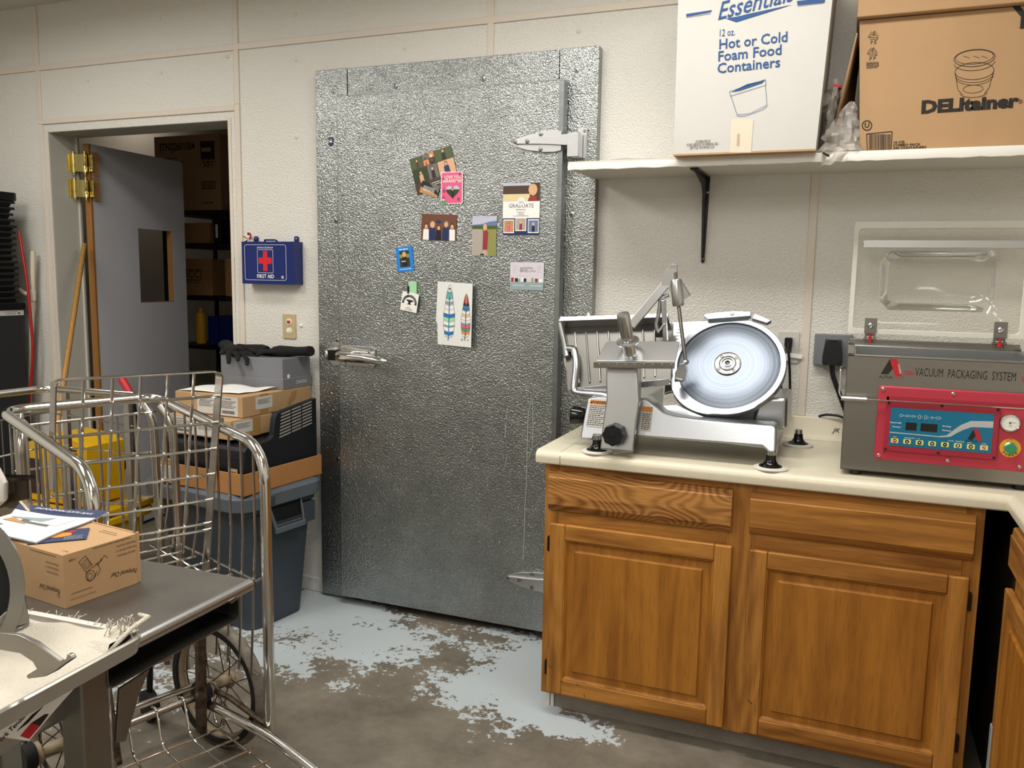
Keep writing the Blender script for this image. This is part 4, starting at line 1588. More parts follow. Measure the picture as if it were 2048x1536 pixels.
def ship_label(t, F, u, v, w, h, seed, bar=True, title=None, name='shipping_label'):
    b = MB()
    b.prism(F, [(u, v), (u + w, v), (u + w, v + h), (u, v + h)], 0, .0006, 'label_grey')
    if title:
        b.text(F, title, h * .10, 'ink', .0012, at=(u + w * .5, v + h * .88), bold=.02)
    for i in range(5):
        b.scribble(F, u + w * .12, u + w * (.92 - .1 * (i % 3)), v + h * (.76 - i * .085), h * .035, 'ink', .0010, seed + i)
    if bar:
        x = u + w * .26
        rnd = random.Random(seed)
        while x < u + w * .82:
            q = rnd.choice((.0008, .0014, .002))
            b.rect(F, x, x + q, v + h * .10, v + h * .27, 'ink', .0010)
            x += q + rnd.choice((.0009, .0015))
    part(name, b, t)


def x2(t, FF, FS, w, dpt, h):
    ship_label(t, FF, .01, .006, .15, h * .86, 3, title='FROM: BROTHER')
    ship_label(t, FF, .17, .006, .10, h * .8, 8, bar=False)
    ship_label(t, FS, .015, .022, .105, .05, 5, bar=False)
    b = MB(); b.prism(FS, [(.105, 0), (.165, 0), (.165, h), (.105, h)], 0, .0004, 'tape'); part('packing_tape', b, t)


carton('shipping_carton', 'flat brown carton on the black printer, lower of two', (-2.247, -.528, .803), math.radians(-5), .36, .235, .078, 'kraft2', x2)


def x1(t, FF, FS, w, dpt, h):
    ship_label(t, FF, .125, .006, .10, h - .014, 13, bar=False)
    ship_label(t, FF, .232, .004, .115, h - .008, 14, title='CT-1300-09LK')
    ship_label(t, FS, .075, .024, .10, .052, 16, bar=False)
    b = MB(); b.prism(FS, [(.10, 0), (.152, 0), (.152, h), (.10, h)], 0, .0004, 'tape'); part('packing_tape', b, t)
    b = MB(); b.sheet(FS, [(.27, .022), (.30, .075), (.335, .078), (.325, .045), (.29, .02)], 'tape', .0009); part('packing_tape', b, t)


carton('shipping_carton', 'flat brown carton under the grey shoe box, upper of two', (-2.244, -.458, .883), math.radians(-3.5), .37, .43, .086, 'kraft2', x1)

t = thing('shoe_box', 'grey shoe box set upside down on the cartons, black gloves on top', 'shoe box', (-2.232, -.210, .970), math.radians(-3))
W_ = WM[t]
b = MB(W_)
b.box(-.352, -.004, .004, .190, .002, .132, 'shoe_grey')
part('box_body', b, t, .002)
b = MB(W_)
b.box(-.358, .002, -.002, .196, 0, .046, 'shoe_grey')
part('box_lid', b, t, .002)
F = FR(W_ @ Vector((.003, 0, 0)), W_.to_3x3() @ Vector((0, 1, 0)), (0, 0, 1))
b = MB()
b.text(F, 'VIONIC', .021, 'white_paper', .0004, at=(.118, .026), rot=PI, space=1.15, sx=.95)
b.sheet(F, ellipse(.040, .055, .009, .010, 18), 'white_paper', -.0055)
part('lid_print', b, t, label='white upside-down lettering')

# gloves


def glove(name, label, c, a, tilt, cuff, seed):
    rnd = random.Random(seed)
    M_ = Matrix.Translation(c) @ Matrix.Rotation(a, 4, 'Z') @ Matrix.Rotation(tilt, 4, 'Y') @ Matrix.Diagonal((1, 1, .70, 1))
    b = MB(M_)
    b.tube([(-.10, 0, .004), (-.06, 0, .002), (-.02, .002, 0), (.02, 0, -.002), (.05, 0, -.006)], [.030, .029, .034, .038, .032], 'knit', 14)
    for i, (y, L) in enumerate(((-.036, .066), (-.012, .080), (.013, .076), (.036, .060))):
        dz = rnd.uniform(-.018, .004)
        b.tube([(.03, y * .8, -.004), (.05 + L * .35, y * 1.3, -.003 + dz * .3), (.05 + L * .75, y * 1.5 + rnd.uniform(-.006, .006), -.010 + dz * 1.3), (.05 + L, y * 1.6 + rnd.uniform(-.006, .006), -.024 + dz * 2.4)], [.0125, .0118, .0112, .008], 'knit', 10)
    b.tube([(-.02, -.022, .0), (.005, -.048, .002), (.032, -.062, -.006), (.045, -.066, -.012)], [.014, .0135, .012, .008], 'knit', 10)
    b.M = M_ @ Matrix.Scale(1, 4)
    if cuff:
        b.tube([(-.128, .004, .008), (-.10, 0, .004)], [.033, .031], 'knit', 14)
    o = solo(name, b, label, 'glove', 0, 2, 'black knit gloves on the shoe box', remesh=.0032)
    return o


glove('work_glove', 'black knit glove drooping its fingers over the left front edge of the shoe box', (-2.52, -.175, 1.125), math.radians(-32), math.radians(5), True, 3)
glove('work_glove', 'black knit glove lying under the drooping one on the left of the shoe box', (-2.47, -.080, 1.123), math.radians(6), 0, False, 5)
glove('work_glove', 'black knit glove bunched on the right end of the shoe box', (-2.300, -.105, 1.126), math.radians(190), 0, True, 9)
# papers on the upper carton
b = MB()


def pap(u, v):
    p = Vector((-2.60, -.43, .971)) + Vector((.30, .02, 0)) * u + Vector((.04, .19, 0)) * v
    p.z += .012 * abs(math.sin(u * 5 + v * 3)) * (.3 + .7 * v) + .002
    if p.x > -2.595 and p.y > -.2:
        p.y = -.2 - .001
    return p


b.grid(pap, 14, 8, 'white_paper')
o = solo('paper_sheets', b, 'crumpled white sheets lying on the upper carton in front of the shoe box', 'paper')
md = o.modifiers.new('solid', 'SOLIDIFY'); md.thickness = .0012

# ---------------------------------------------------------------- wall shelf and what stands on it
SZ = 1.866
t = thing('wall_shelf', 'long white wall shelf carrying the cartons above the counter', 'shelf', (.2, -.165, SZ - .025))
b = MB(); b.box(-.928, 1.345, -.326, -.001, SZ - .024, SZ, 'wall_smooth'); part('shelf_board', b, t, .002)
b = MB()
rnd = random.Random(2)
npt = 90
V, Fs = [], []
for i in range(npt + 1):
    x = -.931 + 2.27 * i / npt
    hi = SZ - .004 - rnd.uniform(0, .003) if x < -.15 else SZ + .0008
    lo = SZ - .026 - rnd.uniform(0, .003)
    V += [(x, -.3275, hi), (x, -.3305, (hi + lo) / 2), (x, -.3280, lo), (x, -.322, lo - .0008)]
for i in range(npt):
    for j in range(3):
        Fs.append((i * 4 + j, (i + 1) * 4 + j, (i + 1) * 4 + j + 1, i * 4 + j + 1))
b.add(V, Fs, 'white_plastic')
part('edge_tape', b, t, label='ragged white tape along the front edge')
b = MB()
b.box(-.930, -.12, -.3268, -.325, SZ - .010, SZ + .0006, 'trim')
part('bare_edge', b, t, label='bare strip above the tape')
b = MB()
F = FR((-.507, 0, 0), (0, -1, 0), (0, 0, 1))
# local u = out from the wall
b.prism(F, [(0.0, SZ - .025), (.262, SZ - .025), (.262, SZ - .034), (.10, SZ - .062), (.030, SZ - .12), (.012, 1.53), (0, 1.53)], -.0025, .0025, 'black_plastic')
FW = FR((-.507, -.0005, 0), (1, 0, 0), (0, 0, 1))
b.prism(FW, [(-.006, 1.535), (0, 1.530), (.006, 1.535), (.014, SZ - .026), (-.014, SZ - .026)], 0, .008, 'black_plastic')
b.box(-.521, -.493, -.265, -.001, SZ - .031, SZ - .0245, 'black_plastic')
t3 = thing('shelf_bracket', 'black shelf bracket under the left part of the wall shelf', 'bracket', (-.507, -.1, 1.53))
part('bracket_arm', b, t3, .002)
for (x, z) in ((-.514, 1.775), (-.500, 1.785), (-.507, 1.545)):
    s = MB(); s.lathe((x, -.0085, z), (0, -1, 0), [(.0045, 0), (.0045, .0015), (0, .002)], 'screw', 10); part('screw', s, t3)

# white carton
BY = -.374
t = thing('foam_cup_carton', 'tall white carton of foam food containers standing on the wall shelf', 'box', (-.335, -.19, SZ))
b = MB()
V = [(-.556, BY, SZ + .001), (-.122, BY, SZ + .001), (-.122, -.03, SZ + .001), (-.556, -.03, SZ + .001), (-.562, BY, 2.43), (-.094, BY, 2.43), (-.098, -.03, 2.43), (-.562, -.03, 2.43)]
b.add(V, [(3, 2, 1, 0), (4, 5, 6, 7), (0, 1, 5, 4), (1, 2, 6, 5), (2, 3, 7, 6), (3, 0, 4, 7)], 'white_box')
b.box(-.557, -.123, BY - .0012, -.04, SZ + .0004, SZ + .006, 'kraft')
PY = BY - .0014
FX = FR((0, PY, 0), (1, 0, 0), (0, 0, 1))


def pz(px, py, y=PY):
    p = aty(px, py, y)
    return (p.x, p.z)


def row(txt, c, size, m='ink_blue', sx=1.0, al='LEFT', **kw):
    b.text(FX, txt, size, m, .0004, align=al, at=pz(*c), sx=sx, **kw)


row('12 oz.', (1437, 67), .030, fit=.046)
row('Hot or Cold', (1437, 90), .043, fit=pz(1573, 77)[0] - pz(1437, 89)[0], bold=.012, rot=.03)
row('Foam Food', (1435, 114), .043, fit=pz(1561, 104)[0] - pz(1435, 113)[0], bold=.012, rot=.03)
row('Containers', (1434, 138), .043, fit=pz(1559, 131)[0] - pz(1434, 137)[0], bold=.012, rot=.03)
b.text(FX, 'Essentials', .074, 'ink_blue', .0004, align='LEFT', at=pz(1432, 26), shear=.45, fit=pz(1590, 0)[0] - pz(1432, 26)[0], rot=math.radians(9), bold=.006)
b.sheet(FX, [pz(1452, 37), pz(1473, 44), pz(1585, 9), pz(1500, 27), pz(1475, 33)], 'ink_blue', .0004)
for (a, c, d, e) in (((1372, 28), (1424, 20), (1422, 24), (1373, 33)), ((1594, 2), (1650, -4), (1650, 4), (1595, 10))):
    b.sheet(FX, [pz(*e), pz(*d), pz(*c), pz(*a)], 'ink_blue', .0004)
b.line(FX, [pz(1372, 35), pz(1422, 27)], .0012, 'ink_blue', .0004)
b.line(FX, [pz(1595, 12), pz(1648, 6)], .0012, 'ink_blue', .0004)
b.line(FX, [pz(1459, 183), pz(1531, 159), pz(1532, 170), pz(1461, 192)], .0012, 'ink_blue', .0004, True)
b.line(FX, [pz(1462, 192), pz(1475, 232), pz(1490, 232), pz(1526, 219), pz(1534, 212), pz(1531, 170)], .0012, 'ink_blue', .0004)
b.line(FX, [pz(1475, 229), pz(1500, 227), pz(1533, 210)], .0010, 'ink_blue', .0004)
b.sheet(FX, [pz(1462, 184), pz(1480, 181), pz(1524, 166), pz(1530, 160), pz(1495, 168)], 'ink_blue', .0004)
row('DISTRIBUTED BY', (1406, 283), .0115, 'ink', .8, 'CENTER', shear=.25, fit=.048)
row('FOOD SERVICES OF AMERICA, INC.', (1405, 289), .0125, 'ink', .72, 'CENTER', shear=.25, fit=.100)
row('SEATTLE, WA 98106 U.S.A.', (1404, 295), .0125, 'ink', .74, 'CENTER', shear=.25, fit=.078)
part('carton', b, t, .004)
b = MB()
b.sheet(FX, [pz(1459, 305), pz(1502, 305), pz(1507, 238), pz(1462, 238)], 'tape_cream', .0003)
b.text(FX, '000000', .013, 'kraft_dark', .0006, at=pz(1477, 280), rot=PI / 2)
part('tape_patch', b, t, label='cream tape over the bottom flap')

# brown cartons
t = thing('deli_container_carton', 'large brown carton of deli containers standing on the wall shelf at the right', 'box', (.35, -.15, SZ))
KY = -.293
b = MB()
V = [(.003, KY, SZ + .001), (.70, KY, SZ + .001), (.70, -.02, SZ + .001), (.003, -.02, SZ + .001), (-.022, KY, 2.258), (.70, KY, 2.258), (.70, -.02, 2.258), (-.022, -.02, 2.258)]
b.add(V, [(3, 2, 1, 0), (4, 5, 6, 7), (0, 1, 5, 4), (1, 2, 6, 5), (2, 3, 7, 6), (3, 0, 4, 7)], 'kraft')
PY2 = KY - .0006
FX2 = FR((0, PY2, 0), (1, 0, 0), (0, 0, 1))


def q2(px, py):
    return pz(px, py, PY2)


def ring2(cx, cy, rx, ry, wd, tilt=0, n=36, a0=0, a1=360):
    pts = []
    for i in range(n + 1):
        a = math.radians(a0 + (a1 - a0) * i / n)
        x, y = rx * math.cos(a), ry * math.sin(a)
        pts.append(q2(cx + x, cy + y - x * tilt))
    b.line(FX2, pts, wd, 'ink', .0003)


b.text(FX2, 'DELItainer', .050, 'ink', .0003, align='LEFT', at=q2(1842, 216), fit=q2(2037, 211)[0] - q2(1842, 216)[0], bold=.055, rot=math.radians(1.0))
b.text(FX2, '®', .016, 'ink', .0003, at=q2(2041, 204))
b.text(FX2, 'Y', .085, 'ink', .0003, align='LEFT', at=q2(2027, 38), sx=1.0, bold=.04)
b.text(FX2, 'PE', .016, 'ink', .0003, at=q2(1747, 85), space=1.3)
b.text(FX2, 'PP', .016, 'ink', .0003, at=q2(1745, 118), space=1.3)
for (cx, cy, dgt) in ((1747, 70, '4'), (1745, 103, '5')):
    b.text(FX2, dgt, .014, 'ink', .0003, at=q2(cx, cy))
    cn = [(cx + 12.5 * math.cos(math.radians(a)), cy + 1.5 - 10.5 * math.sin(math.radians(a))) for a in (90, 210, 330)]
    for j in range(3):
        (xa, ya), (xb, yb) = cn[j], cn[(j + 1) % 3]
        for off in (-1.7, 1.7):
            ex, ey = (yb - ya) / 21 * off, -(xb - xa) / 21 * off
            b.line(FX2, [q2(xa + (xb - xa) * .16 + ex, ya + (yb - ya) * .16 + ey), q2(xa + (xb - xa) * .76 + ex, ya + (yb - ya) * .76 + ey)], .0012, 'ink', .0003)
        mx_, my_ = xa + (xb - xa) * .80, ya + (yb - ya) * .80
        b.sheet(FX2, [q2(mx_ + (yb - ya) * .14, my_ - (xb - xa) * .14), q2(mx_ - (yb - ya) * .14, my_ + (xb - xa) * .14), q2(mx_ + (xb - xa) * .14, my_ + (yb - ya) * .14)], 'ink', .0003)
for i in range(5):
    p = q2(1733, 126 + i * 2.6)
    b.scribble(FX2, p[0], p[0] + .034 - .004 * (i == 4), p[1], .0022, 'ink', .0003, i)
ring2(1734, 251, 9.5, 9.5, .003)
b.text(FX2, 'U', .021, 'ink', .0003, at=q2(1734, 251), bold=.03)
b.line(FX2, [q2(1733, 268), q2(1784, 263), q2(1782, 305), q2(1735, 306)], .0025, 'ink', .0003, True)
rnd = random.Random(7)
x = 1738.0
while x < 1779:
    q = rnd.uniform(.8, 2.2)
    b.sheet(FX2, [q2(x, 300), q2(x + q, 300), q2(x + q, 268), q2(x, 269)], 'ink', .0003)
    x += q + rnd.uniform(.8, 1.8)
for i, s_ in enumerate(('16 OZ.', 'COMBO PACK', '240 CONTAINERS', '240 LIDS')):
    b.text(FX2, s_, .0100, 'ink', .0003, align='LEFT', at=q2(1786, 285 + 6.0 * i), bold=.03, sx=1.15)
# drawn tub and lid
ring2(1949, 116, 41, 17, .0016, .08)
ring2(1949, 114, 38, 14, .0012, .08)
ring2(1949, 124, 41, 17, .0014, .08, a0=5, a1=175)
ring2(1949, 142, 39, 17, .0014, .06)
ring2(1949, 148, 38, 17, .0012, .06, a0=5, a1=175)
ring2(1949, 153, 37, 17, .0012, .06, a0=5, a1=175)
b.line(FX2, [q2(1910, 146), q2(1916, 180), q2(1926, 190)], .0014, 'ink', .0003)
b.line(FX2, [q2(1988, 140), q2(1978, 176), q2(1968, 188)], .0014, 'ink', .0003)
ring2(1947, 184, 28, 11, .0014, .05, a0=10, a1=170)
ring2(1946, 178, 20, 8, .0012, .05)
for dx in (-22, -2, 14):
    b.line(FX2, [q2(1949 + dx, 112), q2(1949 + dx + 12, 116)], .001, 'ink', .0003)
part('carton', b, t, .004)
b = MB()
b.box(-.030, .72, -.318, -.02, 2.2605, 2.62, 'kraft')
o = solo('brown_carton', b, 'plain brown carton on top of the deli container carton', 'box', .005)
b = MB()
V = [aty(1669, 252, -.285), aty(1704, 240, -.07), aty(1719, 112, -.07), aty(1714, 66, -.285)]
Fq = [(0, 1, 2, 3)]
b.add(V, Fq, 'kraft2')
o = solo('cardboard_flap', b, 'flat piece of cardboard leaning against the side of the deli container carton', 'cardboard')
md = o.modifiers.new('solid', 'SOLIDIFY'); md.thickness = .004; md.offset = 0


def crumple(name, label, rings_, seed, amp, fr, m='bag', nu=22):
    """crinkled bag from a stack of rings (cx, cy, cz, rx, ry)"""
    b = MB()
    nv = len(rings_) * 4

    def fn(u, v):
        s = v * (len(rings_) - 1)
        i = min(int(s), len(rings_) - 2)
        f = s - i
        r = [rings_[i][k] * (1 - f) + rings_[i + 1][k] * f for k in range(5)]
        a = 2 * PI * u
        p = Vector((r[0] + r[3] * math.cos(a), r[1] + r[4] * math.sin(a), r[2]))
        q = Vector((math.cos(a) * fr, math.sin(a) * fr, p.z * 22 + seed))
        nz = mnoise.noise(q) + .6 * mnoise.noise(q * 2.3)
        d = Vector((math.cos(a), math.sin(a), .25 * math.sin(a * 3)))
        return p + d * nz * amp * min(1, (r[3] + r[4]) * 14)
    b.grid(fn, nu, nv, m)
    return b


b = crumple('plastic_bag', '', [(-.06, -.30, SZ + .005, .062, .035), (-.055, -.29, SZ + .03, .060, .035), (-.048, -.275, SZ + .07, .046, .03), (-.042, -.268, SZ + .11, .030, .022), (-.036, -.264, SZ + .135, .022, .018), (-.03, -.262, SZ + .16, .006, .006)], 3, .034, 2.6)
o = solo('plastic_bag', b, 'crumpled clear plastic bag spilling over the shelf edge between the cartons', 'bag', sharp=24)
b = MB()


def flapf(u, v):
    x = -.10 + .03 * u + .05 * v * (1 - u)
    return Vector((-.105 + .075 * u, -.334 - .006 * math.sin(u * 9 + v * 4), SZ + .012 - .055 * v * (1 - .35 * u) + .004 * math.sin(u * 13)))


b.grid(flapf, 12, 8, 'bag')
b.grid(lambda u, v: Vector((-.055 + .07 * u, -.312 - .010 * math.sin(v * 5 + u * 3), SZ + .003 + .075 * v * (1 - u))), 10, 8, 'bag')
b.fbox(FR((-.092, -.3415, SZ - .008), (1, 0, -.6), (.6, 0, 1)), -.011, .011, -.003, .003, 0, .0008, 'black')
b2 = part('bag_mouth', b, o, sharp=180)
b = crumple('x', '', [(-.092, -.16, SZ + .004, .02, .09), (-.09, -.17, SZ + .06, .024, .09), (-.088, -.19, SZ + .14, .022, .08), (-.085, -.21, SZ + .19, .018, .05), (-.08, -.22, SZ + .235, .010, .03)], 9, .020, 2.4)
o = solo('plastic_bag', b, 'clear plastic bag with a red clip standing behind, beside the white carton', 'bag', sharp=24)
b = MB(); b.box(-.088, -.062, -.262, -.225, SZ + .205, SZ + .216, 'red'); part('bag_clip', b, o, .002, label='red clip')
b = MB()


def wrap(u, v):
    return Vector((-.84 + .27 * u, -.30 + .26 * v, SZ + .002 + (.010 + .022 * max(0, mnoise.noise(Vector((u * 5, v * 4, 2))))) * math.sin(PI * min(1, u * 1.05)) ** .4 * math.sin(PI * v) ** .5))


b.grid(wrap, 30, 16, 'bag')
solo('plastic_film', b, 'thin clear plastic film lying at the left end of the wall shelf', 'film', sharp=180)

# ---------------------------------------------------------------- counter
CT, CB, CF, CL = .911, .868, -.640, -.914
t = thing('countertop', 'cream laminate corner countertop with a rounded front edge', 'countertop', (.2, -.3, CB))
b = MB()
edge = []
for i in range(9):
    a = PI / 2 + PI / 2 * i / 8
    edge.append((CF + .022 + .022 * math.cos(a), CT - .022 + .022 * math.sin(a)))
prof = [(-.001, CB), (-.001, CT)] + edge + [(CF + .002, CB + .004), (CF + .006, CB)]
F = FR((0, 0, 0), (0, 1, 0), (0, 0, 1))           # extrude along +x
b.prism(F, prof, CL, 1.345, 'counter')
RX = .428
prof2 = [(1.345, CB + .0004), (1.345, CT - .0002)] + [(RX + .022 + .022 * math.cos(PI / 2 + PI / 2 * i / 8), CT - .0002 - .022 + .022 * math.sin(PI / 2 + PI / 2 * i / 8)) for i in range(9)] + [(RX + .002, CB + .004), (RX + .006, CB + .0004)]
F = FR((0, 0, 0), (1, 0, 0), (0, 0, 1))           # extrude along -y
b.prism(F, prof2, -CF - .022, 1.75, 'counter')
b.box(CL + .082, CL + .0835, CF + .012, -.02, CT, CT + .0002, 'counter_seam')
b.box(CL + .082, CL + .0835, CF - .0006, CF + .01, CB + .002, CT - .012, 'counter_seam')
part('counter_slab', b, t, 0, sharp=30)
b = MB()
b.prism(FR((0, 0, 0), (0, 1, 0), (0, 0, 1)), [(-.001, CT), (-.001, .990), (-.020, .990), (-.0215, .985), (-.0215, CT + .02), (-.030, CT + .006), (-.045, CT + .0003)], CL + .012, 1.345, 'counter')
b.text(FR((.0, -.0221, .945), (1, 0, 0), (0, 0, 1)), 'JK', .022, 'ink', .0005, at=(-.012, 0.004), shear=.3, sx=1.1)
part('backsplash', b, t, .002)

# ---------------------------------------------------------------- oak cabinets


def raised_door(F, u0, u1, v0, v1, name, parent, hinge_u):
    """frame-and-panel door on frame F (u right, v up, normal out)"""
    b = MB()
    st = .052
    T = .020
    b.fbox(F, u0, u0 + st, v0, v1, 0, T, 'oak_v')
    b.fbox(F, u1 - st, u1, v0, v1, 0, T, 'oak_v')
    rail = 'oak_y' if abs(F[1].y) > .5 else 'oak_h'
    b.fbox(F, u0 + st, u1 - st, v1 - st, v1, 0, T - .0003, rail)
    b.fbox(F, u0 + st, u1 - st, v0, v0 + st, 0, T - .0003, rail)
    d = part(name, b, parent, .0045, 3)
    # stepped moulding inside the frame
    b = MB()
    a0, a1, c0, c1 = u0 + st, u1 - st, v0 + st, v1 - st
    o, ux, uy, n = F
    rings_ = [(0, T - .002), (.003, T - .003), (.005, T - .008), (.007, T - .0095), (.009, T - .0125), (.013, T - .013), (.031, T - .0095), (.0325, T - .0085), (.0345, T - .004), (.0365, T - .003)]
    V, Fs = [], []
    for (off, dd) in rings_:
        for (u, v) in ((a0 + off, c0 + off), (a1 - off, c0 + off), (a1 - off, c1 - off), (a0 + off, c1 - off)):
            V.append(o + ux * u + uy * v + n * dd)
    for r in range(len(rings_) - 1):
        for i in range(4):
            Fs.append((r * 4 + i, r * 4 + (i + 1) % 4, (r + 1) * 4 + (i + 1) % 4, (r + 1) * 4 + i))
    k = (len(rings_) - 1) * 4
    Fs.append((k, k + 1, k + 2, k + 3))
    b.add(V, Fs, 'oak_panel')
    part('raised_panel', b, d, sharp=20)
    return d


def false_front(F, u0, u1, v0, v1, parent, m):
    b = MB()
    o, ux, uy, n = F
    prof = [(0, v0), (.007, v0), (.010, v0 + .003), (.0195, v0 + .021), (.0215, v0 + .0235), (.0215, v1 - .022), (.018, v1 - .020), (.0165, v1 - .003), (.012, v1), (0, v1)]
    # extrude along ux
    F2 = (o + ux * u0, n, uy, n.cross(uy))
    L = u1 - u0
    sgn = 1 if F2[3].dot(ux) > 0 else -1
    if sgn > 0:
        b.prism(F2, prof, 0, L, m)
    else:
        b.prism(F2, prof[::-1], -L, 0, m)
    return part('drawer_front', b, parent, .0012)


def cab_hinge(F, u, v, parent, side):
    b = MB()
    b.prism(F, rrect(u - .005, u + .005, v - .026, v + .026, .004), .001, .013, 'bronze')
    b.prism(F, [(u + side * .004, v - .020), (u + side * .012, v - .014), (u + side * .012, v + .014), (u + side * .004, v + .020)][::side], 0, .003, 'bronze')
    part('hinge', b, parent, .0015)


t = thing('base_cabinet', 'oak base cabinet with two panel doors under the slicer', 'cabinet', (-.25, -.31, 0))
b = MB()
b.box(-.887, -.870, -.592, -.03, .072, CB, 'oak_v')
b.box(.366, .383, -.592, -.03, .072, CB, 'oak_v')
b.box(-.870, .366, -.59, -.03, .072, .090, 'oak_h')
b.box(-.870, .366, -.045, -.03, .09, CB, 'oak_dark')
b.box(-.870, .366, -.58, -.04, .845, CB - .001, 'oak_dark')
part('cabinet_body', b, t, .001)
b = MB()
for (x0, x1) in ((-.888, -.842), (-.300, -.218), (.338, .3835)):
    b.box(x0, x1, -.6115, -.591, .072, CB - .0005, 'oak_v')
for (z0, z1) in ((.072, .115), (.655, .73), (.83, CB - .0005)):
    b.box(-.842, -.300, -.611, -.591, z0, z1, 'oak_h')
    b.box(-.218, .338, -.611, -.591, z0, z1, 'oak_h')
part('face_frame', b, t, .0012)
F = FR((0, -.612, 0), (1, 0, 0), (0, 0, 1))
false_front(F, -.872, -.286, .712, .846, t, 'oak_fig')
false_front(F, -.234, .360, .716, .845, t, 'oak_h')
d1 = raised_door(F, -.863, -.280, .086, .670, 'cabinet_door', t, 0)
d2 = raised_door(F, -.228, .357, .086, .668, 'cabinet_door', t, 0)
for (u, v, d, s) in ((-.868, .598, d1, 1), (-.868, .168, d1, 1), (.362, .600, d2, -1), (.362, .182, d2, -1)):
    cab_hinge(F, u, v, d, s)
b = MB()
FS_ = FR((0, -.6322, 0), (1, 0, 0), (0, 0, 1))


def dent(px, py, L, wd, a, seed):
    rnd = random.Random(seed)
    p = aty(px, py, -.6322)
    q = [(p.x + L * (i / 5 - .5) * math.cos(a), p.z + L * (i / 5 - .5) * math.sin(a) + rnd.uniform(-wd, wd) * .4) for i in range(6)]
    up = [(x, y + wd * rnd.uniform(.2, .6)) for x, y in q]
    b.sheet(FS_, q + up[::-1], 'stain', .0003)


for a in ((1124, 1364, .012, .005, .1, 1), (1155, 1370, .010, .005, -.3, 2), (1100, 1334, .014, .007, -.6, 3), (1169, 1392, .012, .010, -1.1, 4), (1308, 1403, .012, .002, -1, 5),
          (1500, 1405, .014, .009, -.5, 6), (1910, 1440, .006, .006, 1.2, 8), (1898, 1430, .007, .02, 1.7, 9), (1215, 1375, .02, .003, -.15, 10)):
    dent(*a)
part('dents_and_scuffs', b, t, label='dark dents and scuffs')
b = MB(); b.box(-.855, .37, -.560, -.545, .0, .072, 'toe'); part('toe_kick', b, t, label='textured grey kick panel')
b = MB(); b.box(-.869, -.857, -.565, -.547, 0, .072, 'white_post'); b.box(-.885, -.872, -.565, -.547, 0, .072, 'white_post'); part('corner_trim', b, t, .002, label='two short white trim strips')

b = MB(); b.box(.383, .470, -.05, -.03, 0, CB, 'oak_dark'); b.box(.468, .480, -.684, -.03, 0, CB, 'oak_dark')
part('added_shade_panel', b, t)  # dark boards added so the gap between the cabinets looks unlit
t = thing('return_cabinet', 'oak base cabinet facing left under the right arm of the counter', 'cabinet', (.9, -1.2, 0))
b = MB()
b.box(.470, 1.34, -1.74, -.685, .072, CB, 'oak_v')
part('cabinet_body', b, t, .001)
b = MB()
b.box(.455, .470, -1.74, -.685, .072, CB - .0005, 'oak_v')
part('face_frame', b, t, .0012)
F = FR((.4545, 0, 0), (0, -1, 0), (0, 0, 1))
false_front(F, .690, 1.24, .716, .842, t, 'oak_y')
raised_door(F, .668, 1.24, .086, .670, 'cabinet_door', t, 0)
b = MB(); b.box(.52, 1.34, -1.74, -.70, 0, .072, 'toe'); part('toe_kick', b, t)
b = MB(); b.tube([(.405, -.30, 0.0), (.398, -.33, .70)], .0135, 'hose_green', 12)
solo('green_pole', b, 'green pole standing in the dark gap between the two oak cabinets', 'pole')
b = MB(); b.box(.432, .4535, -.683, -.656, .0, .28, 'grey_bin'); b.box(.441, .4535, -.683, -.656, .28, .44, 'grey_bin')
solo('grey_filler_strip', b, 'pale grey strip at the corner edge of the right-hand oak cabinet', 'strip', .004)
# ---------------------------------------------------------------- wall plates, plugs, cords behind the counter
t = thing('wall_outlet', 'pale wall outlet plate behind the right side of the slicer', 'outlet', (-.190, 0, 1.178))
b = MB(); F = FR((-.190, 0, 1.2345), (1, 0, 0), (0, 0, 1)); b.prism(F, rrect(-.037, .037, -.0575, .0575, .004), 0, .006, 'shoe_grey' if False else 'label_grey', .97); part('cover_plate', b, t, .0015)
b = MB(); b.fbox(F, -.019, .019, -.036, .036, .005, .009, 'label_grey'); b.fbox(F, -.012, .012, -.033, .0, .009, .0095, 'ink_soft'); part('receptacle', b, t, .001)
b = MB(); b.prism(F, rrect(-.012, .014, .002, .036, .005), .006, .034, 'black_plastic')
b.tube(fillet([(-.190, -.030, 1.255), (-.186, -.040, 1.22), (-.178, -.036, 1.15), (-.172, -.022, 1.05), (-.170, -.030, 1.000), (-.176, -.040, .99), (-.20, -.10, .93), (-.22, -.2, .919)], .03), .0048, 'black', 8)
solo('power_plug', b, 'black plug and cord in the pale outlet behind the slicer', 'plug', .002)
b = MB()
b.tube(fillet([(-.196, -.012, 1.196), (-.196, -.034, 1.185), (-.205, -.036, 1.12), (-.203, -.022, 1.03), (-.2, -.035, .995), (-.23, -.10, .93), (-.25, -.2, .918)], .03), .0042, 'black', 8)
b.box(-.207, -.183, -.034, -.009, 1.188, 1.212, 'white_plastic')
b.fbox(FR((-.162, -.012, 1.205), (1, 0, -.1), (.1, 0, 1)), -.024, .022, -.008, .008, 0, .0012, 'white_paper')
solo('power_plug', b, 'white plug with a paper tag and black cord, lower in the pale outlet', 'plug', .001)
t = thing('wall_outlet', 'square grey metal outlet box cover left of the vacuum sealer', 'outlet', (-.040, 0, 1.179))
b = MB(); F = FR((-.040, 0, 1.233), (1, 0, 0), (0, 0, 1)); b.prism(F, rrect(-.0625, .0625, -.055, .055, .004), 0, .028, 'shoe_grey'); part('cover_plate', b, t, .003)
b = MB(); b.prism(F, [(-.026, .038), (.026, .038), (.033, -.02), (.033, -.045), (.028, -.054), (-.028, -.054), (-.033, -.045), (-.033, -.02)][::-1], .029, .062, 'black_plastic', .92)
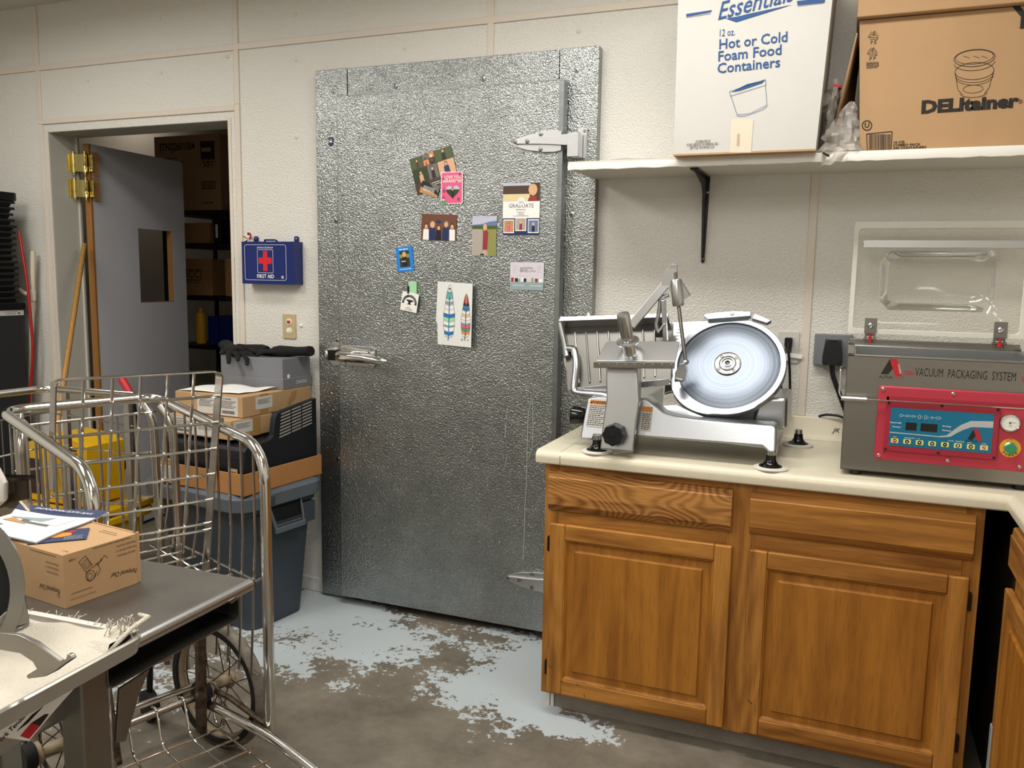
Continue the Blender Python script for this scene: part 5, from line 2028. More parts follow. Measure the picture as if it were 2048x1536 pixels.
b.fbox(F, -.016, .016, .034, .038, .03, .064, 'black_gloss')
for x in (-.022, .022):
    b.cyl((-.040 + x, -.0615, 1.233 - .040), (0, -1, 0), .006, .002, 'black', 10)
b.tube(fillet([(-.040, -.045, 1.185), (-.036, -.046, 1.150), (-.012, -.050, 1.09), (.025, -.056, 1.00), (.06, -.07, .94), (.09, -.09, .925)], .03), .0085, 'black', 10)
b.tube(fillet([(.07, -.06, .96), (.055, -.05, 1.000), (.02, -.035, .992), (-.005, -.032, 1.004), (-.05, -.026, 1.004), (-.072, -.018, .994)], .02), .0046, 'black', 8)
solo('power_plug', b, 'large black plug and thick cord in the grey outlet box beside the vacuum sealer', 'plug', .003)

# ---------------------------------------------------------------- vacuum sealer
t = thing('vacuum_sealer', 'stainless vacuum packaging machine with a red control panel and open clear lid', 'vacuum sealer', (.255, -.33, CT))
SX0, SX1, SY0, SY1, SZ0, SZ1 = .008, .515, -.565, -.115, .927, 1.262
b = MB()
b.box(SX0, SX1, SY0, SY0 + .003, SZ0, SZ1, 'brushed')
b.box(SX0, SX0 + .003, SY0, SY1, SZ0, SZ1, 'brushed')
b.box(SX1 - .003, SX1, SY0, SY1, SZ0, SZ1, 'brushed')
b.box(SX0, SX1, SY1 - .003, SY1, SZ0, SZ1 + .010, 'brushed')
b.box(SX0, SX1, SY0, SY1, SZ0, SZ0 + .004, 'steel_dark')
b.box(SX0, SX0 + .020, SY0, SY1, SZ1 - .004, SZ1 + .002, 'brushed')
b.box(SX1 - .02, SX1, SY0, SY1, SZ1 - .004, SZ1 + .002, 'brushed')
b.box(SX0, SX1, SY0, SY0 + .03, SZ1 - .004, SZ1 + .002, 'brushed')
b.box(SX0, SX1, SY1 - .03, SY1, SZ1 - .004, SZ1 + .002, 'brushed')
b.box(SX0 + .02, SX1 - .02, SY0 + .03, SY1 - .03, SZ1 - .09, SZ1 - .086, 'steel')
for y in (SY0 + .03, SY1 - .033):
    b.box(SX0 + .02, SX1 - .02, y, y + .003, SZ1 - .09, SZ1, 'steel')
for x in (SX0 + .02, SX1 - .023):
    b.box(x, x + .003, SY0 + .03, SY1 - .03, SZ1 - .09, SZ1, 'steel')
part('machine_body', b, t, .0015)
b = MB()
b.box(SX0 + .004, SX1 - .004, SY1 - .004, SY1 + .012, SZ1 - .03, SZ1 + .020, 'brushed')
part('rear_rail', b, t, .001)
for x in (.050, .470):
    for y in (-.535, -.16):
        b = MB(); b.cyl((x, y, CT + .0005), (0, 0, 1), .016, SZ0 - CT, 'black_plastic', 16); part('foot', b, t)
FS2 = FR((0, SY0 - .0004, 0), (1, 0, 0), (0, 0, 1))
b = MB()
b.sheet(FS2, [(.098, 1.212), (.117, 1.212), (.131, 1.232), (.119, 1.256)], 'ink', .0002)
b.sheet(FS2, [(.118, 1.2565), (.138, 1.2565), (.154, 1.208), (.136, 1.208)], 'red', .0004)
b.text(FR((.141, SY0 - .0004, 1.230), (.26, 0, -.97), (.97, 0, .26)), 'SYSTEMS', .007, 'white_paper', .0006, at=(0.002, .004))
b.text(FS2, 'ALPHA', .0125, 'ink', .0003, at=(.112, 1.2035), fit=.036)
b.text(FS2, 'PACK', .009, 'red', .0003, at=(.147, 1.2025))
for i in range(4):
    z = 1.2245 - i * .0032
    b.sheet(FS2, [(.158 + i * .0009, z), (.182 + i * .0009, z), (.183 + i * .0009, z - .0016), (.159 + i * .0009, z - .0016)], 'red', .0003)
    b.sheet(FS2, [(.444 + i * .0009, z), (.468 + i * .0009, z), (.469 + i * .0009, z - .0016), (.445 + i * .0009, z - .0016)], 'red', .0003)
b.text(FS2, 'VACUUM  PACKAGING  SYSTEM', .0335, 'ink', .0003, align='LEFT', at=(.186, 1.2220), fit=.246, space=1.02)
part('front_lettering', b, t, label='ALPHA logo and VACUUM PACKAGING SYSTEM lettering')
# red panel
b = MB()
F = FS2
b.prism(F, rrect(.095, .490, .966, 1.180, .009), 0, .014, 'sealer_red', .985)
part('red_panel', b, t, .003, 3)
b = MB()
b.prism(F, rrect(.117, .402, .994, 1.141, .005), .0142, .020, 'sealer_red_in', .985)
part('inner_panel', b, t, .0025)
b = MB()
b.rect(F, .118, .480, 1.141, 1.152, 'sealer_red_in', .0146)
b.rect(F, .118, .124, .985, 1.150, 'sealer_red_in', .0146)
part('panel_recess', b, t)
b = MB()
b.rect(F, .131, .386, 1.0125, 1.121, 'teal', .0206)
# swoosh
lo = [(.1315, 1.0485), (.20, 1.0475), (.262, 1.0465), (.285, 1.050), (.300, 1.062), (.315, 1.072), (.335, 1.0815), (.386, 1.0835)]
hi = [(.1315, 1.0515), (.20, 1.0505), (.255, 1.0495), (.276, 1.054), (.292, 1.070), (.308, 1.085), (.332, 1.0985), (.386, 1.1015)]
for i in range(len(lo) - 1):
    b.sheet(F, [lo[i], lo[i + 1], hi[i + 1], hi[i]], 'silver_print', .0209)
for (x0, x1) in ((.171, .199), (.209, .251)):
    b.rect(F, x0, x1, 1.060, 1.082, 'lcd', .0212)
for i in range(7):
    x = .158 + i * .0155
    pts = [ellipse(x, 1.100, .004, .0035, 10), rrect(x - .005, x + .005, 1.098, 1.102, .0015), rrect(x - .005, x + .004, 1.098, 1.102, .0015), rrect(x - .003, x + .003, 1.095, 1.104, .001), rrect(x - .003, x + .003, 1.095, 1.104, .001), ellipse(x, 1.100, .003, .003, 6), ellipse(x, 1.100, .006, .003, 12)][i]
    b.line(F, pts, .0008, 'white_paper', .0212, True)
    b.rect(F, x + .005, x + .008, 1.0995, 1.1005, 'white_paper', .0212)
    b.sheet(F, ellipse(x + .003, 1.090, .0011, .0011, 8), 'lcd', .0212)
for (x, z, s_, al) in ((.160, 1.0785, 'Vacuum Sealift', 'RIGHT'), (.160, 1.0668, 'Warming 1', 'RIGHT'), (.263, 1.0785, '0/5 change', 'LEFT'), (.263, 1.0668, 'Warming 2', 'LEFT')):
    b.text(F, s_, .0050, 'white_paper', .0212, align=al, at=(x, z), bold=.02)
    b.sheet(F, ellipse(x + (.004 if al == 'RIGHT' else -.004), z, .0011, .0011, 8), 'lcd', .0212)
b.text(F, 'PROGRAM 1 - 10', .0052, 'white_paper', .0212, at=(.190, 1.0375))
b.text(F, 'SKIP', .0046, 'white_paper', .0212, at=(.146, 1.0375))
b.text(F, 'AUTO - MANUAL', .0052, 'white_paper', .0212, at=(.300, 1.0385))
b.text(F, 'SHIFT', .0046, 'white_paper', .0212, at=(.333, 1.0375))
b.text(F, 'STOP', .0046, 'white_paper', .0212, at=(.368, 1.0375))
b.sheet(F, [(.327, 1.0465), (.339, 1.0465), (.347, 1.060), (.340, 1.076)], 'lcd', .0214)
b.sheet(F, [(.339, 1.0768), (.351, 1.0768), (.363, 1.045), (.351, 1.045)], 'red', .0216)
b.text(F, 'ALPHA', .0082, 'lcd', .0214, at=(.337, 1.0425), sx=1.15)
part('control_sheet', b, t, label='teal control sheet with white swoosh and print')
for i in range(8):
    x = .146 + i * .0318
    b = MB()
    red = i in (0, 7)
    b.prism(F, rrect(x - .0095, x + .0095, 1.0205, 1.0335, .002), .0208, .0216, 'key_yellow')
    b.sheet(F, ellipse(x, 1.027, .0056, .0056, 18), 'red' if red else 'lcd', .0219)
    w_ = 'white_paper'
    g = [[(-.003, .002), (-.003, -.002), (.001, 0)], [(-.0025, -.002), (.0025, -.002), (0, .0026)], [(-.0025, .002), (0, -.0026), (.0025, .002)], [(-.003, -.0007), (.003, -.0007), (.003, .0007), (-.003, .0007)], [(-.003, -.0007), (.003, -.0007), (.003, .0007), (-.003, .0007)],
         [(-.002, -.003), (.002, -.003), (.002, .003), (-.002, .003)], [(-.0025, -.0012), (.0005, -.0012), (.0005, -.0028), (.0032, 0), (.0005, .0028), (.0005, .0012), (-.0025, .0012)], [(-.003, -.0025), (-.002, -.003), (.003, .0025), (.002, .003)]][i]
    b.sheet(F, [(x + p, 1.027 + q) for p, q in g], w_, .0222)
    if i == 3:
        b.sheet(F, [(x + q, 1.027 + p) for p, q in g][::-1], w_, .0222)
    if i in (0,):
        b.rect(F, x + .0012, x + .0024, 1.025, 1.029, w_, .0222)
    if i == 7:
        b.line(F, ellipse(x, 1.027, .0042, .0042, 16), .0008, w_, .0222, True)
    part('key', b, t)
for (x, z, big) in ((.107, 1.171, 1), (.284, 1.169, 1), (.108, .9805, 1), (.284, .9815, 1), (.458, .9815, 1), (.470, 1.168, 1), (.124, 1.1335, 0), (.258, 1.1345, 0), (.394, 1.1335, 0), (.1235, 1.0015, 0), (.258, 1.0025, 0), (.394, 1.0015, 0)):
    b = MB()
    d0 = .014 if big else .0202
    o = Vector((x, SY0 - .0004 - d0, z))
    rr = .0052 if big else .0036
    b.lathe(o, (0, -1, 0), [(rr, 0), (rr * .95, .0018), (rr * .6, .0034), (rr * .35, .0038), (rr * .3, .0022), (0, .0022)], 'screw' if big else 'black', 14)
    part('panel_screw', b, t)
b = MB(); o = (.4255, SY0 - .0144, 1.1005)
b.lathe(o, (0, -1, 0), [(.0245, 0), (.0245, .010), (.0225, .0125), (.0212, .0115), (.0210, .0095), (0, .0095)], 'chrome', 32)
FG = FR((.4255, SY0 - .0244, 1.1005), (1, 0, 0), (0, 0, 1))
b.sheet(FG, ellipse(0, 0, .0208, .0208, 28), 'white_plastic', .0002)
for a in range(-40, 221, 20):
    c, s_ = math.cos(math.radians(a)), math.sin(math.radians(a))
    b.line(FG, [(c * .0185, s_ * .0185), (c * .0155, s_ * .0155)], .0006, 'ink', .0005)
b.line(FG, [(-.004, .002), (.012, .001)], .0009, 'ink', .0007)
b.sheet(FG, ellipse(0, -.007, .004, .004, 12), 'label_grey', .0005)
b.sheet(FG, ellipse(-.001, 0, .0022, .0022, 12), 'ink', .0008)
part('vacuum_gauge', b, t)
b = MB(); o = (.4315, SY0 - .0144, 1.031)
b.lathe(o, (0, -1, 0), [(.0255, 0), (.0255, .0012), (0, .0012)], 'yellow', 32)
FB = FR((.4315, SY0 - .0157, 1.031), (1, 0, 0), (0, 0, 1))
for i, ch in enumerate('POWER'):
    a = math.radians(222 + 24 * i)
    b.text(FB, ch, .0085, 'ink', .0002, at=(.0205 * math.cos(a), .0205 * math.sin(a)), rot=a + PI / 2, bold=.02)
b.line(FB, ellipse(0, .021, .004, .003, 8, 10, 170), .001, 'ink', .0002)
b.line(FB, [(-.010, .0185), (-.006, .0205)], .001, 'ink', .0002)
b.lathe(o, (0, -1, 0), [(.0165, .001), (.0165, .006), (.0145, .008), (.0135, .008)], 'steel', 28)
b.lathe(o, (0, -1, 0), [(.0138, .002), (.0138, .0105), (.012, .0125), (0, .0128)], 'green_btn', 28)
part('power_button', b, t)
# rod hung across the front
b = MB()
b.tube(fillet([(SX0 - .001, -.52, 1.225), (SX0 - .014, -.54, 1.225), (SX0 - .016, -.572, 1.222), (SX0 - .016, -.585, 1.150), (SX0 - .006, -.588, 1.139), (.02, -.590, 1.139)], .012), .0026, 'chrome', 8)
b.tube([(-.002, -.590, 1.139), (.066, -.590, 1.1395)], .0065, 'steel_bright', 12)
b.tube([(.060, -.590, 1.1395), (.505, -.590, 1.143)], .0022, 'chrome', 8)
part('front_rod', b, t)
# lid
lt = MB()
LX0, LX1, LY, LZ0, LZ1 = .004, .520, -.105, 1.300, 1.668


def lid_rings(specs):
    V = []
    for (ins, insz0, insz1, y, r) in specs:
        V += [(x, y, z) for x, z in rrect(LX0 + ins, LX1 - ins, LZ0 + insz0, LZ1 - insz1, r, 5)]
    return V


specs = [(0, 0, 0, LY, .006), (0, 0, 0, LY - .016, .006), (.014, .014, .022, LY - .017, .012), (.016, .016, .024, LY - .010, .012), (.075, .070, .085, LY - .008, .03), (.095, .088, .100, LY + .012, .04), (.110, .100, .112, LY + .040, .045), (.135, .120, .130, LY + .052, .04)]
V = lid_rings(specs)
k = len(V) // len(specs)
lt.add(V, [(r * k + i, r * k + (i + 1) % k, (r + 1) * k + (i + 1) % k, (r + 1) * k + i) for r in range(3, len(specs) - 1) for i in range(k)] + [tuple(range((len(specs) - 1) * k, len(specs) * k))], 'acrylic')
lid = part('clear_lid', lt, t, sharp=60)
lt = MB()
V = lid_rings(specs[:4])
lt.add(V, [(r * k + i, r * k + (i + 1) % k, (r + 1) * k + (i + 1) % k, (r + 1) * k + i) for r in range(3) for i in range(k)], 'acrylic_edge')
part('lid_rim', lt, lid, sharp=30)
b = MB(); b.box(.034, .500, LY - .034, LY - .014, 1.583, 1.607, 'steel_bright'); b.ball((.034, LY - .016, 1.600), .006, 'label_grey', 8); part('seal_bar', b, lid, .001)
for x in (.074, .452):
    b = MB()
    b.box(x - .019, x + .019, LY - .021, LY - .0175, 1.302, 1.353, 'brushed')
    b.lathe((x, LY - .021, 1.328), (0, -1, 0), [(.010, 0), (.010, .002), (.0075, .005), (.004, .006), (.0035, .004), (0, .004)], 'steel', 16)
    part('hinge_plate', b, lid, .0008)
    b = MB()
    for dx in (-.014, .014):
        b.box(x + dx - .002, x + dx + .002, SY1 - .01, SY1 + .012, 1.268, 1.300, 'steel_dark')
    b.cyl((x - .021, SY1 - .004, 1.284), (1, 0, 0), .0045, .042, 'steel_dark', 10)
    b.box(x - .016, x + .016, SY1 - .003, SY1 + .01, 1.292, 1.302, 'steel_dark')
    part('lid_hinge', b, t, .0005)
    b = MB()
    b.cyl((x, SY1 - .016, 1.274), (0, 0, 1), .0085, .010, 'red', 14)
    b.cyl((x, SY1 - .016, 1.280), (0, 0, 1), .004, .022, 'red', 10)
    part('hinge_spring_cap', b, t, label='red plastic cap')

# ---------------------------------------------------------------- meat slicer


def lean(b, yf, z0, k):
    """rake the front of a casting back as it rises"""
    b.v = [Vector((v.x, v.y + (v.z - z0) * k * max(0, min(1, (-v.y - .30) / (yf - .30))), v.z)) for v in b.v]


t = thing('meat_slicer', 'large polished meat slicer with a round blade standing on the counter', 'slicer', (-.46, -.36, CT))
for (x, y) in ((-.724, -.585), (-.186, -.583), (-.13, -.17), (-.70, -.17)):
    b = MB()
    b.lathe((x, y, CT + .0005), (0, 0, 1), [(.050, 0), (.051, .004), (.046, .007), (.020, .008)], 'p_sun' if False else 'white_post', 28)
    fm = part('foot_pad', b, t)
    b = MB()
    b.lathe((x, y, CT + .006), (0, 0, 1), [(.034, .001), (.034, .004), (.022, .010), (.0155, .020), (.014, .036)], 'black_gloss', 24)
    b.lathe((x, y, CT + .036), (0, 0, 1), [(.012, 0), (.0125, .006), (.012, .020)], 'steel', 14)
    part('foot', b, t)
b = MB()
F = FR((0, 0, 0), (1, 0, 0), (0, 0, 1))       # normal -y ; depth d means y = -d
beam = [(-.600, 1.092), (-.575, 1.090), (-.548, 1.072), (-.520, 1.052), (-.480, 1.043), (-.42, 1.040), (-.30, 1.038), (-.190, 1.040), (-.176, 1.032), (-.172, .944), (-.190, .942), (-.196, .962), (-.214, .975), (-.600, .972)]
b.prism(F, beam[::-1], .50, .585, 'cast_alu')
b.prism(F, [(-.600, 1.02), (-.52, 1.00), (-.19, 1.00), (-.176, .99), (-.176, .95), (-.60, .968)][::-1], .17, .50, 'cast_alu')
b.prism(F, [(-.785, .968), (-.775, 1.078), (-.74, 1.085), (-.60, 1.085), (-.60, .962), (-.738, .962), (-.742, .948), (-.785, .946)][::-1], .16, .575, 'cast_alu')
lean(b, .585, .95, .32)
part('base_casting', b, t, .014, 4)
b = MB()
b.prism(F, [(-.262, 1.005), (-.250, 1.09), (-.215, 1.105), (-.158, 1.11), (-.155, 1.005)][::-1], .18, .43, 'cast_alu')
b.prism(F, [(-.40, .995), (-.40, 1.06), (-.36, 1.10), (-.25, 1.10), (-.25, .995)][::-1], .16, .38, 'cast_alu')
part('motor_housing', b, t, .014, 3)
b = MB(); FL = FR((-.735, -.5545, 1.030), (1, 0, 0), (.07, .31, 1))
b.rect(FL, -.032, .030, -.042, .046, 'label_grey', .0003); b.rect(FL, -.032, .030, .032, .046, 'orange', .0005)
b.text(FL, 'WARNING', .0125, 'ink', .0008, at=(.003, .039), bold=.03); b.sheet(FL, [(-.030, .035), (-.022, .035), (-.026, .043)], 'ink', .0008)
for i in range(11):
    b.scribble(FL, -.029, .027 - .006 * (i % 3), .027 - i * .0062, .0026, 'ink', .0006, i)
part('warning_label', b, t, label='orange-topped WARNING label at the left end')
b = MB(); FL = FR((-.573, -.5608, 1.030), (1, 0, 0), (0, .32, 1))
b.rect(FL, -.016, .018, -.040, .038, 'label_grey', .0003); b.rect(FL, -.016, .018, .022, .038, 'orange', .0005)
for i in range(9):
    b.scribble(FL, -.013, .014, .014 - i * .006, .0025, 'ink', .0006, i + 20)
part('warning_label', b, t, label='small orange-topped label right of the column')
b = MB(); b.lathe((-.784, -.50, 1.012), (-1, 0, 0), [(.016, 0), (.016, .006), (.024, .008), (.027, .012), (.033, .048), (.030, .053), (0, .054)], 'black_gloss', 18); part('thickness_knob', b, t)
# carriage column
b = MB()
col = [(-.703, 1.20), (-.698, 1.14), (-.692, 1.09), (-.697, 1.03), (-.700, .932), (-.594, .932), (-.590, 1.03), (-.585, 1.09), (-.592, 1.14), (-.600, 1.20)]
b.prism(F, col, .612, .640, 'steel')
b.prism(F, [(-.690, 1.19), (-.685, 1.09), (-.690, .97), (-.60, .97), (-.595, 1.09), (-.60, 1.19)], .56, .614, 'cast_alu')
lean(b, .66, .93, .20)
part('carriage_arm', b, t, .007, 3)
b = MB()
kn = []
for i in range(40):
    a = 2 * PI * i / 40
    r = .0345 + .0018 * math.cos(a * 8)
    kn.append((-.652 + r * math.cos(a), .986 + r * math.sin(a)))
b.prism(F, kn, .634, .668, 'black_plastic', .93)
b.cyl((-.652, -.668, .986), (0, -1, 0), .008, .002, 'black', 12)
part('lock_knob', b, t, .002)
# tilted plate with the handle
pn = Vector((0, -.46, .89)).normalized()
b = MB()
FP = FR((-.598, -.632, 1.214), (1, 0, .045), (0, .785, .62))
b.prism(FP, [(-.124, 0), (.124, 0), (.122, .086), (.116, .092), (-.104, .092), (-.112, .086)], 0, .005, 'steel_bright')
b.fbox(FR((-.598, -.636, 1.214), (1, 0, .045), (0, 0, 1)), -.130, .124, -.018, .002, 0, .005, 'steel_dark')
FT = FR((-.598, -.6415, 1.205), (1, 0, .045), (0, 0, 1))
for i in range(9):
    b.rect(FT, -.112 + i * .028, -.108 + i * .028, .004, .006, 'label_grey', .0004)
part('pusher_plate', b, t, .002)
b = MB()
h0, h1 = aty(1261, 713, -.600), aty(1244, 616, -.665)
ax = (h1 - h0).normalized()
b.lathe(h0, ax, [(.013, -.012), (.019, -.004), (.019, .035), (.018, .040), (.018, .046), (.034, .048), (.036, .053), (.034, .058), (.017, .060), (.016, .066), (.020, .070), (.0205, .140), (.018, .147), (0, .149)], 'steel_bright', 24)
part('push_handle', b, t)
# food tray (ribbed)
b = MB()
TL, TR, BR, BL = Vector((-.925, -.345, 1.300)), Vector((-.545, -.320, 1.322)), Vector((-.520, -.455, 1.140)), Vector((-.868, -.465, 1.085))


def tr(u, v):
    return (TL * (1 - u) + TR * u) * v + (BL * (1 - u) + BR * u) * (1 - v)


nrm = ((TR - TL).cross(TL - BL)).normalized()
if nrm.y > 0:
    nrm = -nrm
b.add([tr(0, 0), tr(1, 0), tr(1, 1), tr(0, 1), tr(0, 0) - nrm * .012, tr(1, 0) - nrm * .012, tr(1, 1) - nrm * .012, tr(0, 1) - nrm * .012], [(0, 1, 2, 3), (7, 6, 5, 4), (0, 4, 5, 1), (1, 5, 6, 2), (2, 6, 7, 3), (3, 7, 4, 0)], 'tray_steel')
for i in range(8):
    u = .12 + i * .105
    b.tube([tr(u, .10) + nrm * .0005, tr(u - .02, .90) + nrm * .0005], .0035, 'slicer_grey', 6)
part('ribbed_tray', b, t, .002)
b = MB()
up = (TL - BL).normalized()
b.prism((TL, (TR - TL).normalized(), up, nrm), [(-.012, -.004), (.37, .0), (.372, .016), (.0, .014)], -.02, .045, 'steel_bright')
b.tube([tr(0, 1) + nrm * .03 + up * .02, tr(-.02, .98) + nrm * .03, tr(0, .75) + nrm * .012, tr(.02, .5) + nrm * .008], [.008, .010, .010, .012], 'steel', 10)
b.tube(fillet([tr(0.03, .62) + nrm * .010, tr(.10, .60) + nrm * .020, tr(.12, .35) + nrm * .022, tr(.09, .10) + nrm * .018, tr(.07, -.04) + nrm * .012, tr(.22, -.10) + nrm * .018, tr(.42, -.16) + nrm * .02, tr(.52, -.34) + nrm * .02], .05), .0125, 'steel', 12)
b.bar(tr(0.02, -.0), tr(.99, .0), .020, .022, 'steel')
part('tray_rim', b, t, .002)
b = MB(); FD = FR((-.862, -.27, 1.195), (.97, .25, 0), (0, 0, 1)); b.prism(FD, ellipse(0, 0, .082, .118, 36), 0, .004, 'white_plastic'); b.prism(FD, [(.0, .10), (.02, .10), (.006, .152), (-.002, .152)], 0, .004, 'white_plastic'); part('white_guard', b, t, label='white plastic guard disc')
# gauge plate, blade ring and blade
rn = Vector((-.03, -math.cos(math.radians(37)), math.sin(math.radians(37)))).normalized()
rx = Vector((1, 0, .055))
rx = (rx - rn * rx.dot(rn)).normalized()
ry = rn.cross(rx)
RC = Vector((-.350, -.385, 1.197))
FRG = (RC, rx, ry, rn)
b = MB()
b.prism(FRG, [(-.20, -.10), (-.05, -.05), (-.05, .186), (-.10, .190), (-.205, .186)], -.03, -.018, 'cast_alu')
for i in range(6):
    b.rect(FRG, -.185 + .0, -.168 - .004 * (i % 2), .10 + i * .013, .102 + i * .013, 'ink', -.0175)
part('gauge_plate', b, t, .003)
b = MB()
R0, R1 = .163, .181
out = []
for i in range(72):
    a = 2 * PI * i / 72
    r = R1
    dg = math.degrees(a)
    if 195 < dg < 262:
        r = R1 + .020 * math.sin(math.radians((dg - 195) / 67 * 180)) ** .5
    if 262 <= dg < 300:
        r = R1 + .004
    if 74 < dg < 118:
        r = R1 + .006
    out.append((r * math.cos(a), r * math.sin(a)))
inn = [(R0 * math.cos(2 * PI * i / 72), R0 * math.sin(2 * PI * i / 72)) for i in range(72)]
o, ux, uy, n = FRG
V = [o + ux * p[0] + uy * p[1] + n * d for poly, d in ((out, .004), (inn, .004), (inn, -.022), (out, -.022)) for p in poly]
b.add(V, [(r * 72 + i, r * 72 + (i + 1) % 72, ((r + 1) % 4) * 72 + (i + 1) % 72, ((r + 1) % 4) * 72 + i) for r in range(4) for i in range(72)], 'ring_alu')
b.prism(FRG, ellipse(0, 0, .162, .162, 60), -.024, -.016, 'steel_dark')
part('blade_guard_ring', b, t, .002)
b = MB()
b.prism(FRG, [(-.075, .168), (.062, .178), (.062, .196), (.01, .200), (-.050, .196), (-.088, .190), (-.092, .182)], .002, .020, 'ring_alu')
b.cyl(o + ux * .002 + uy * .187 + n * .02, n, .006, .003, 'steel_dark', 14)
b.prism(FRG, [(.066, .170), (.115, .150), (.128, .160), (.075, .190)], .002, .018, 'ring_alu')
part('sharpener_cover', b, t, .004)
m = mat('blade', '#c2c8d0', .5, 1.0)
nt = m.node_tree
pb = nt.nodes['Principled BSDF']
tcn = nt.nodes.new('ShaderNodeTexCoord')
dst = nt.nodes.new('ShaderNodeVectorMath')
dst.operation = 'DISTANCE'
dst.inputs[1].default_value = RC - Vector((-.46, -.36, CT))
nt.links.new(tcn.outputs['Object'], dst.inputs[0])
nzn = nt.nodes.new('ShaderNodeTexNoise')
nzn.noise_dimensions = '1D'
nzn.inputs['Scale'].default_value = 420
nzn.inputs['Detail'].default_value = 3
nt.links.new(dst.outputs['Value'], nzn.inputs['W'])
crn = nt.nodes.new('ShaderNodeValToRGB')
crn.color_ramp.elements[0].position, crn.color_ramp.elements[1].position = .3, .7
crn.color_ramp.elements[0].color, crn.color_ramp.elements[1].color = hexc('#76849a'), hexc('#9da2a8')
nt.links.new(nzn.outputs['Fac'], crn.inputs[0])
nt.links.new(crn.outputs[0], pb.inputs['Base Color'])
bpn = nt.nodes.new('ShaderNodeBump')
bpn.inputs['Strength'].default_value = .12
bpn.inputs['Distance'].default_value = .002
nt.links.new(nzn.outputs['Fac'], bpn.inputs['Height'])
nt.links.new(bpn.outputs[0], pb.inputs['Normal'])
b = MB()
b.lathe(RC, rn, [(.1615, -.004), (.1615, -.002), (.150, .003), (.1485, .0032), (.1475, .0022), (.146, .0032), (.10, .0045), (.05, .0052), (0, .0055)], 'blade', 96)
part('blade', b, t, sharp=40)
b = MB()
b.lathe(RC, rn, [(.040, .005), (.039, .008), (.028, .009), (.027, .0075), (.0245, .0075), (.0235, .0105), (.019, .011), (.018, .009), (.013, .009), (.0125, .0125), (.0085, .013), (.0085, .006), (0, .006)], 'ring_alu', 40)
for r_ in (.0405, .0262, .0212, .0158):
    b.lathe(RC + rn * .0001, rn, [(r_, .0082), (r_ + .0012, .0112), (r_ + .0018, .0082)], 'steel_dark', 40)
b.lathe(RC + rn * .0065, rn, [(.0082, 0), (0, .0003)], 'hole', 16)
for a in (38, 128, 218, 308):
    c = RC + ux * (.033 * math.cos(math.radians(a))) + uy * (.033 * math.sin(math.radians(a))) + rn * .0085
    b.lathe(c, rn, [(.005, 0), (.005, .0012), (.003, .002), (.0025, .0008), (0, .0008)], 'steel_dark', 10)
part('blade_hub', b, t, sharp=30)
b = MB()
b.prism(FRG, [(-.205, -.155), (-.15, -.150), (-.10, -.175), (-.04, -.20), (-.04, -.222), (-.10, -.21), (-.155, -.185), (-.205, -.172)], -.018, .002, 'cast_alu')
b.tube([RC - ry * .21 - rn * .01 + rx * .0, Vector((-.35, -.45, 1.02))], .009, 'steel', 10)
part('ring_bracket', b, t, .004)
# pusher arm with rod and lever
YA = -.42


def a3(px, py, y=YA):
    return aty(px, py, y)


b = MB()
b.bar(a3(1262, 652, -.44), a3(1334, 566, -.42), .030, .016, 'steel_bright', side=(0, 1, 0))
b.bar(a3(1327, 600), a3(1331, 682), .014, .024, 'steel', side=(0, 1, 0))
b.tube(fillet([a3(1338, 590), a3(1322, 596), a3(1318, 625), a3(1312, 650), a3(1318, 672)], .01), .007, 'steel', 10)
b.bar(a3(1322, 655), a3(1326, 658), .040, .03, 'cast_alu', side=(0, 1, 0))
part('pusher_arm', b, t, .003)
b = MB(); b.bar(a3(1312, 668), a3(1330, 668), .022, .022, 'black', side=(0, 1, 0)); part('arm_clamp', b, t, .003, label='black clamp knob')
b = MB()
FA = FR(a3(1340, 550) + Vector((0, 0.0, 0)), (1, 0, 0), (0, 0, 1))
s_ = .00170
b.prism(FA, [(q[0] * s_, q[1] * s_) for q in ((-14, -20), (-14, 2), (-4, 14), (0, 19), (6, 22), (12, 19), (14, 12), (10, -8), (4, -20))][::-1], -.008, .010, 'steel_bright')
b.lathe(a3(1347, 534) + Vector((0, -.0105, 0)), (0, -1, 0), [(.009, 0), (.008, .001), (.0075, .0004), (0, .0004)], 'steel', 16)
b.bar(a3(1347, 590), a3(1371, 575), .060, .03, 'cast_alu', side=(0, 1, 0))
part('lock_lever', b, t, .003)
b = MB(); b.lathe(a3(1357, 612, YA - .015), (a3(1352, 558) - a3(1357, 612)), [(.017, 0), (.0195, .006), (.0195, .078), (.016, .086), (0, .087)], 'steel_bright', 22)
b.tube([a3(1352, 560, YA - .015), a3(1351, 545, YA - .012)], .006, 'steel_dark', 8)
part('rod_sleeve', b, t)
b = MB(); b.tube([a3(1357, 610, YA - .015), a3(1371, 722, YA - .045)], .0062, 'steel_dark', 12); b.ball(a3(1371, 724, YA - .045), .011, 'steel', 12, (1.1, 1, .8)); part('slide_rod', b, t)
b = MB()
b.prism(FR(a3(1362, 746, -.475), (1, 0, 0), (0, 0, 1)), [(-.018, -.030), (.014, -.024), (.020, .010), (.012, .034), (-.004, .030), (-.018, .0)], -.02, .012, 'cast_alu')
b.tube([a3(1350, 758, -.49), a3(1366, 762, -.49)], .006, 'steel_dark', 8)
part('rod_bracket', b, t, .004)
# ---------------------------------------------------------------- wire cart
CU = Vector((-.93503, .35457, 0))
CW = Vector((.35457, .93503, 0))
CO = Vector((-1.5696, -1.4917, 0))


def cw(s, t_, z):
    return CO + CU * s + CW * t_ + Vector((0, 0, z))


HWD = .229
LEN = .667
cart = thing('wire_cart', 'chrome wire cart with tubular rails and big spoked wheels, beside the stainless table', 'cart', cw(.3, 0, 0))


def railz(s):
    return .987 + (1.056 - .987) * s / LEN


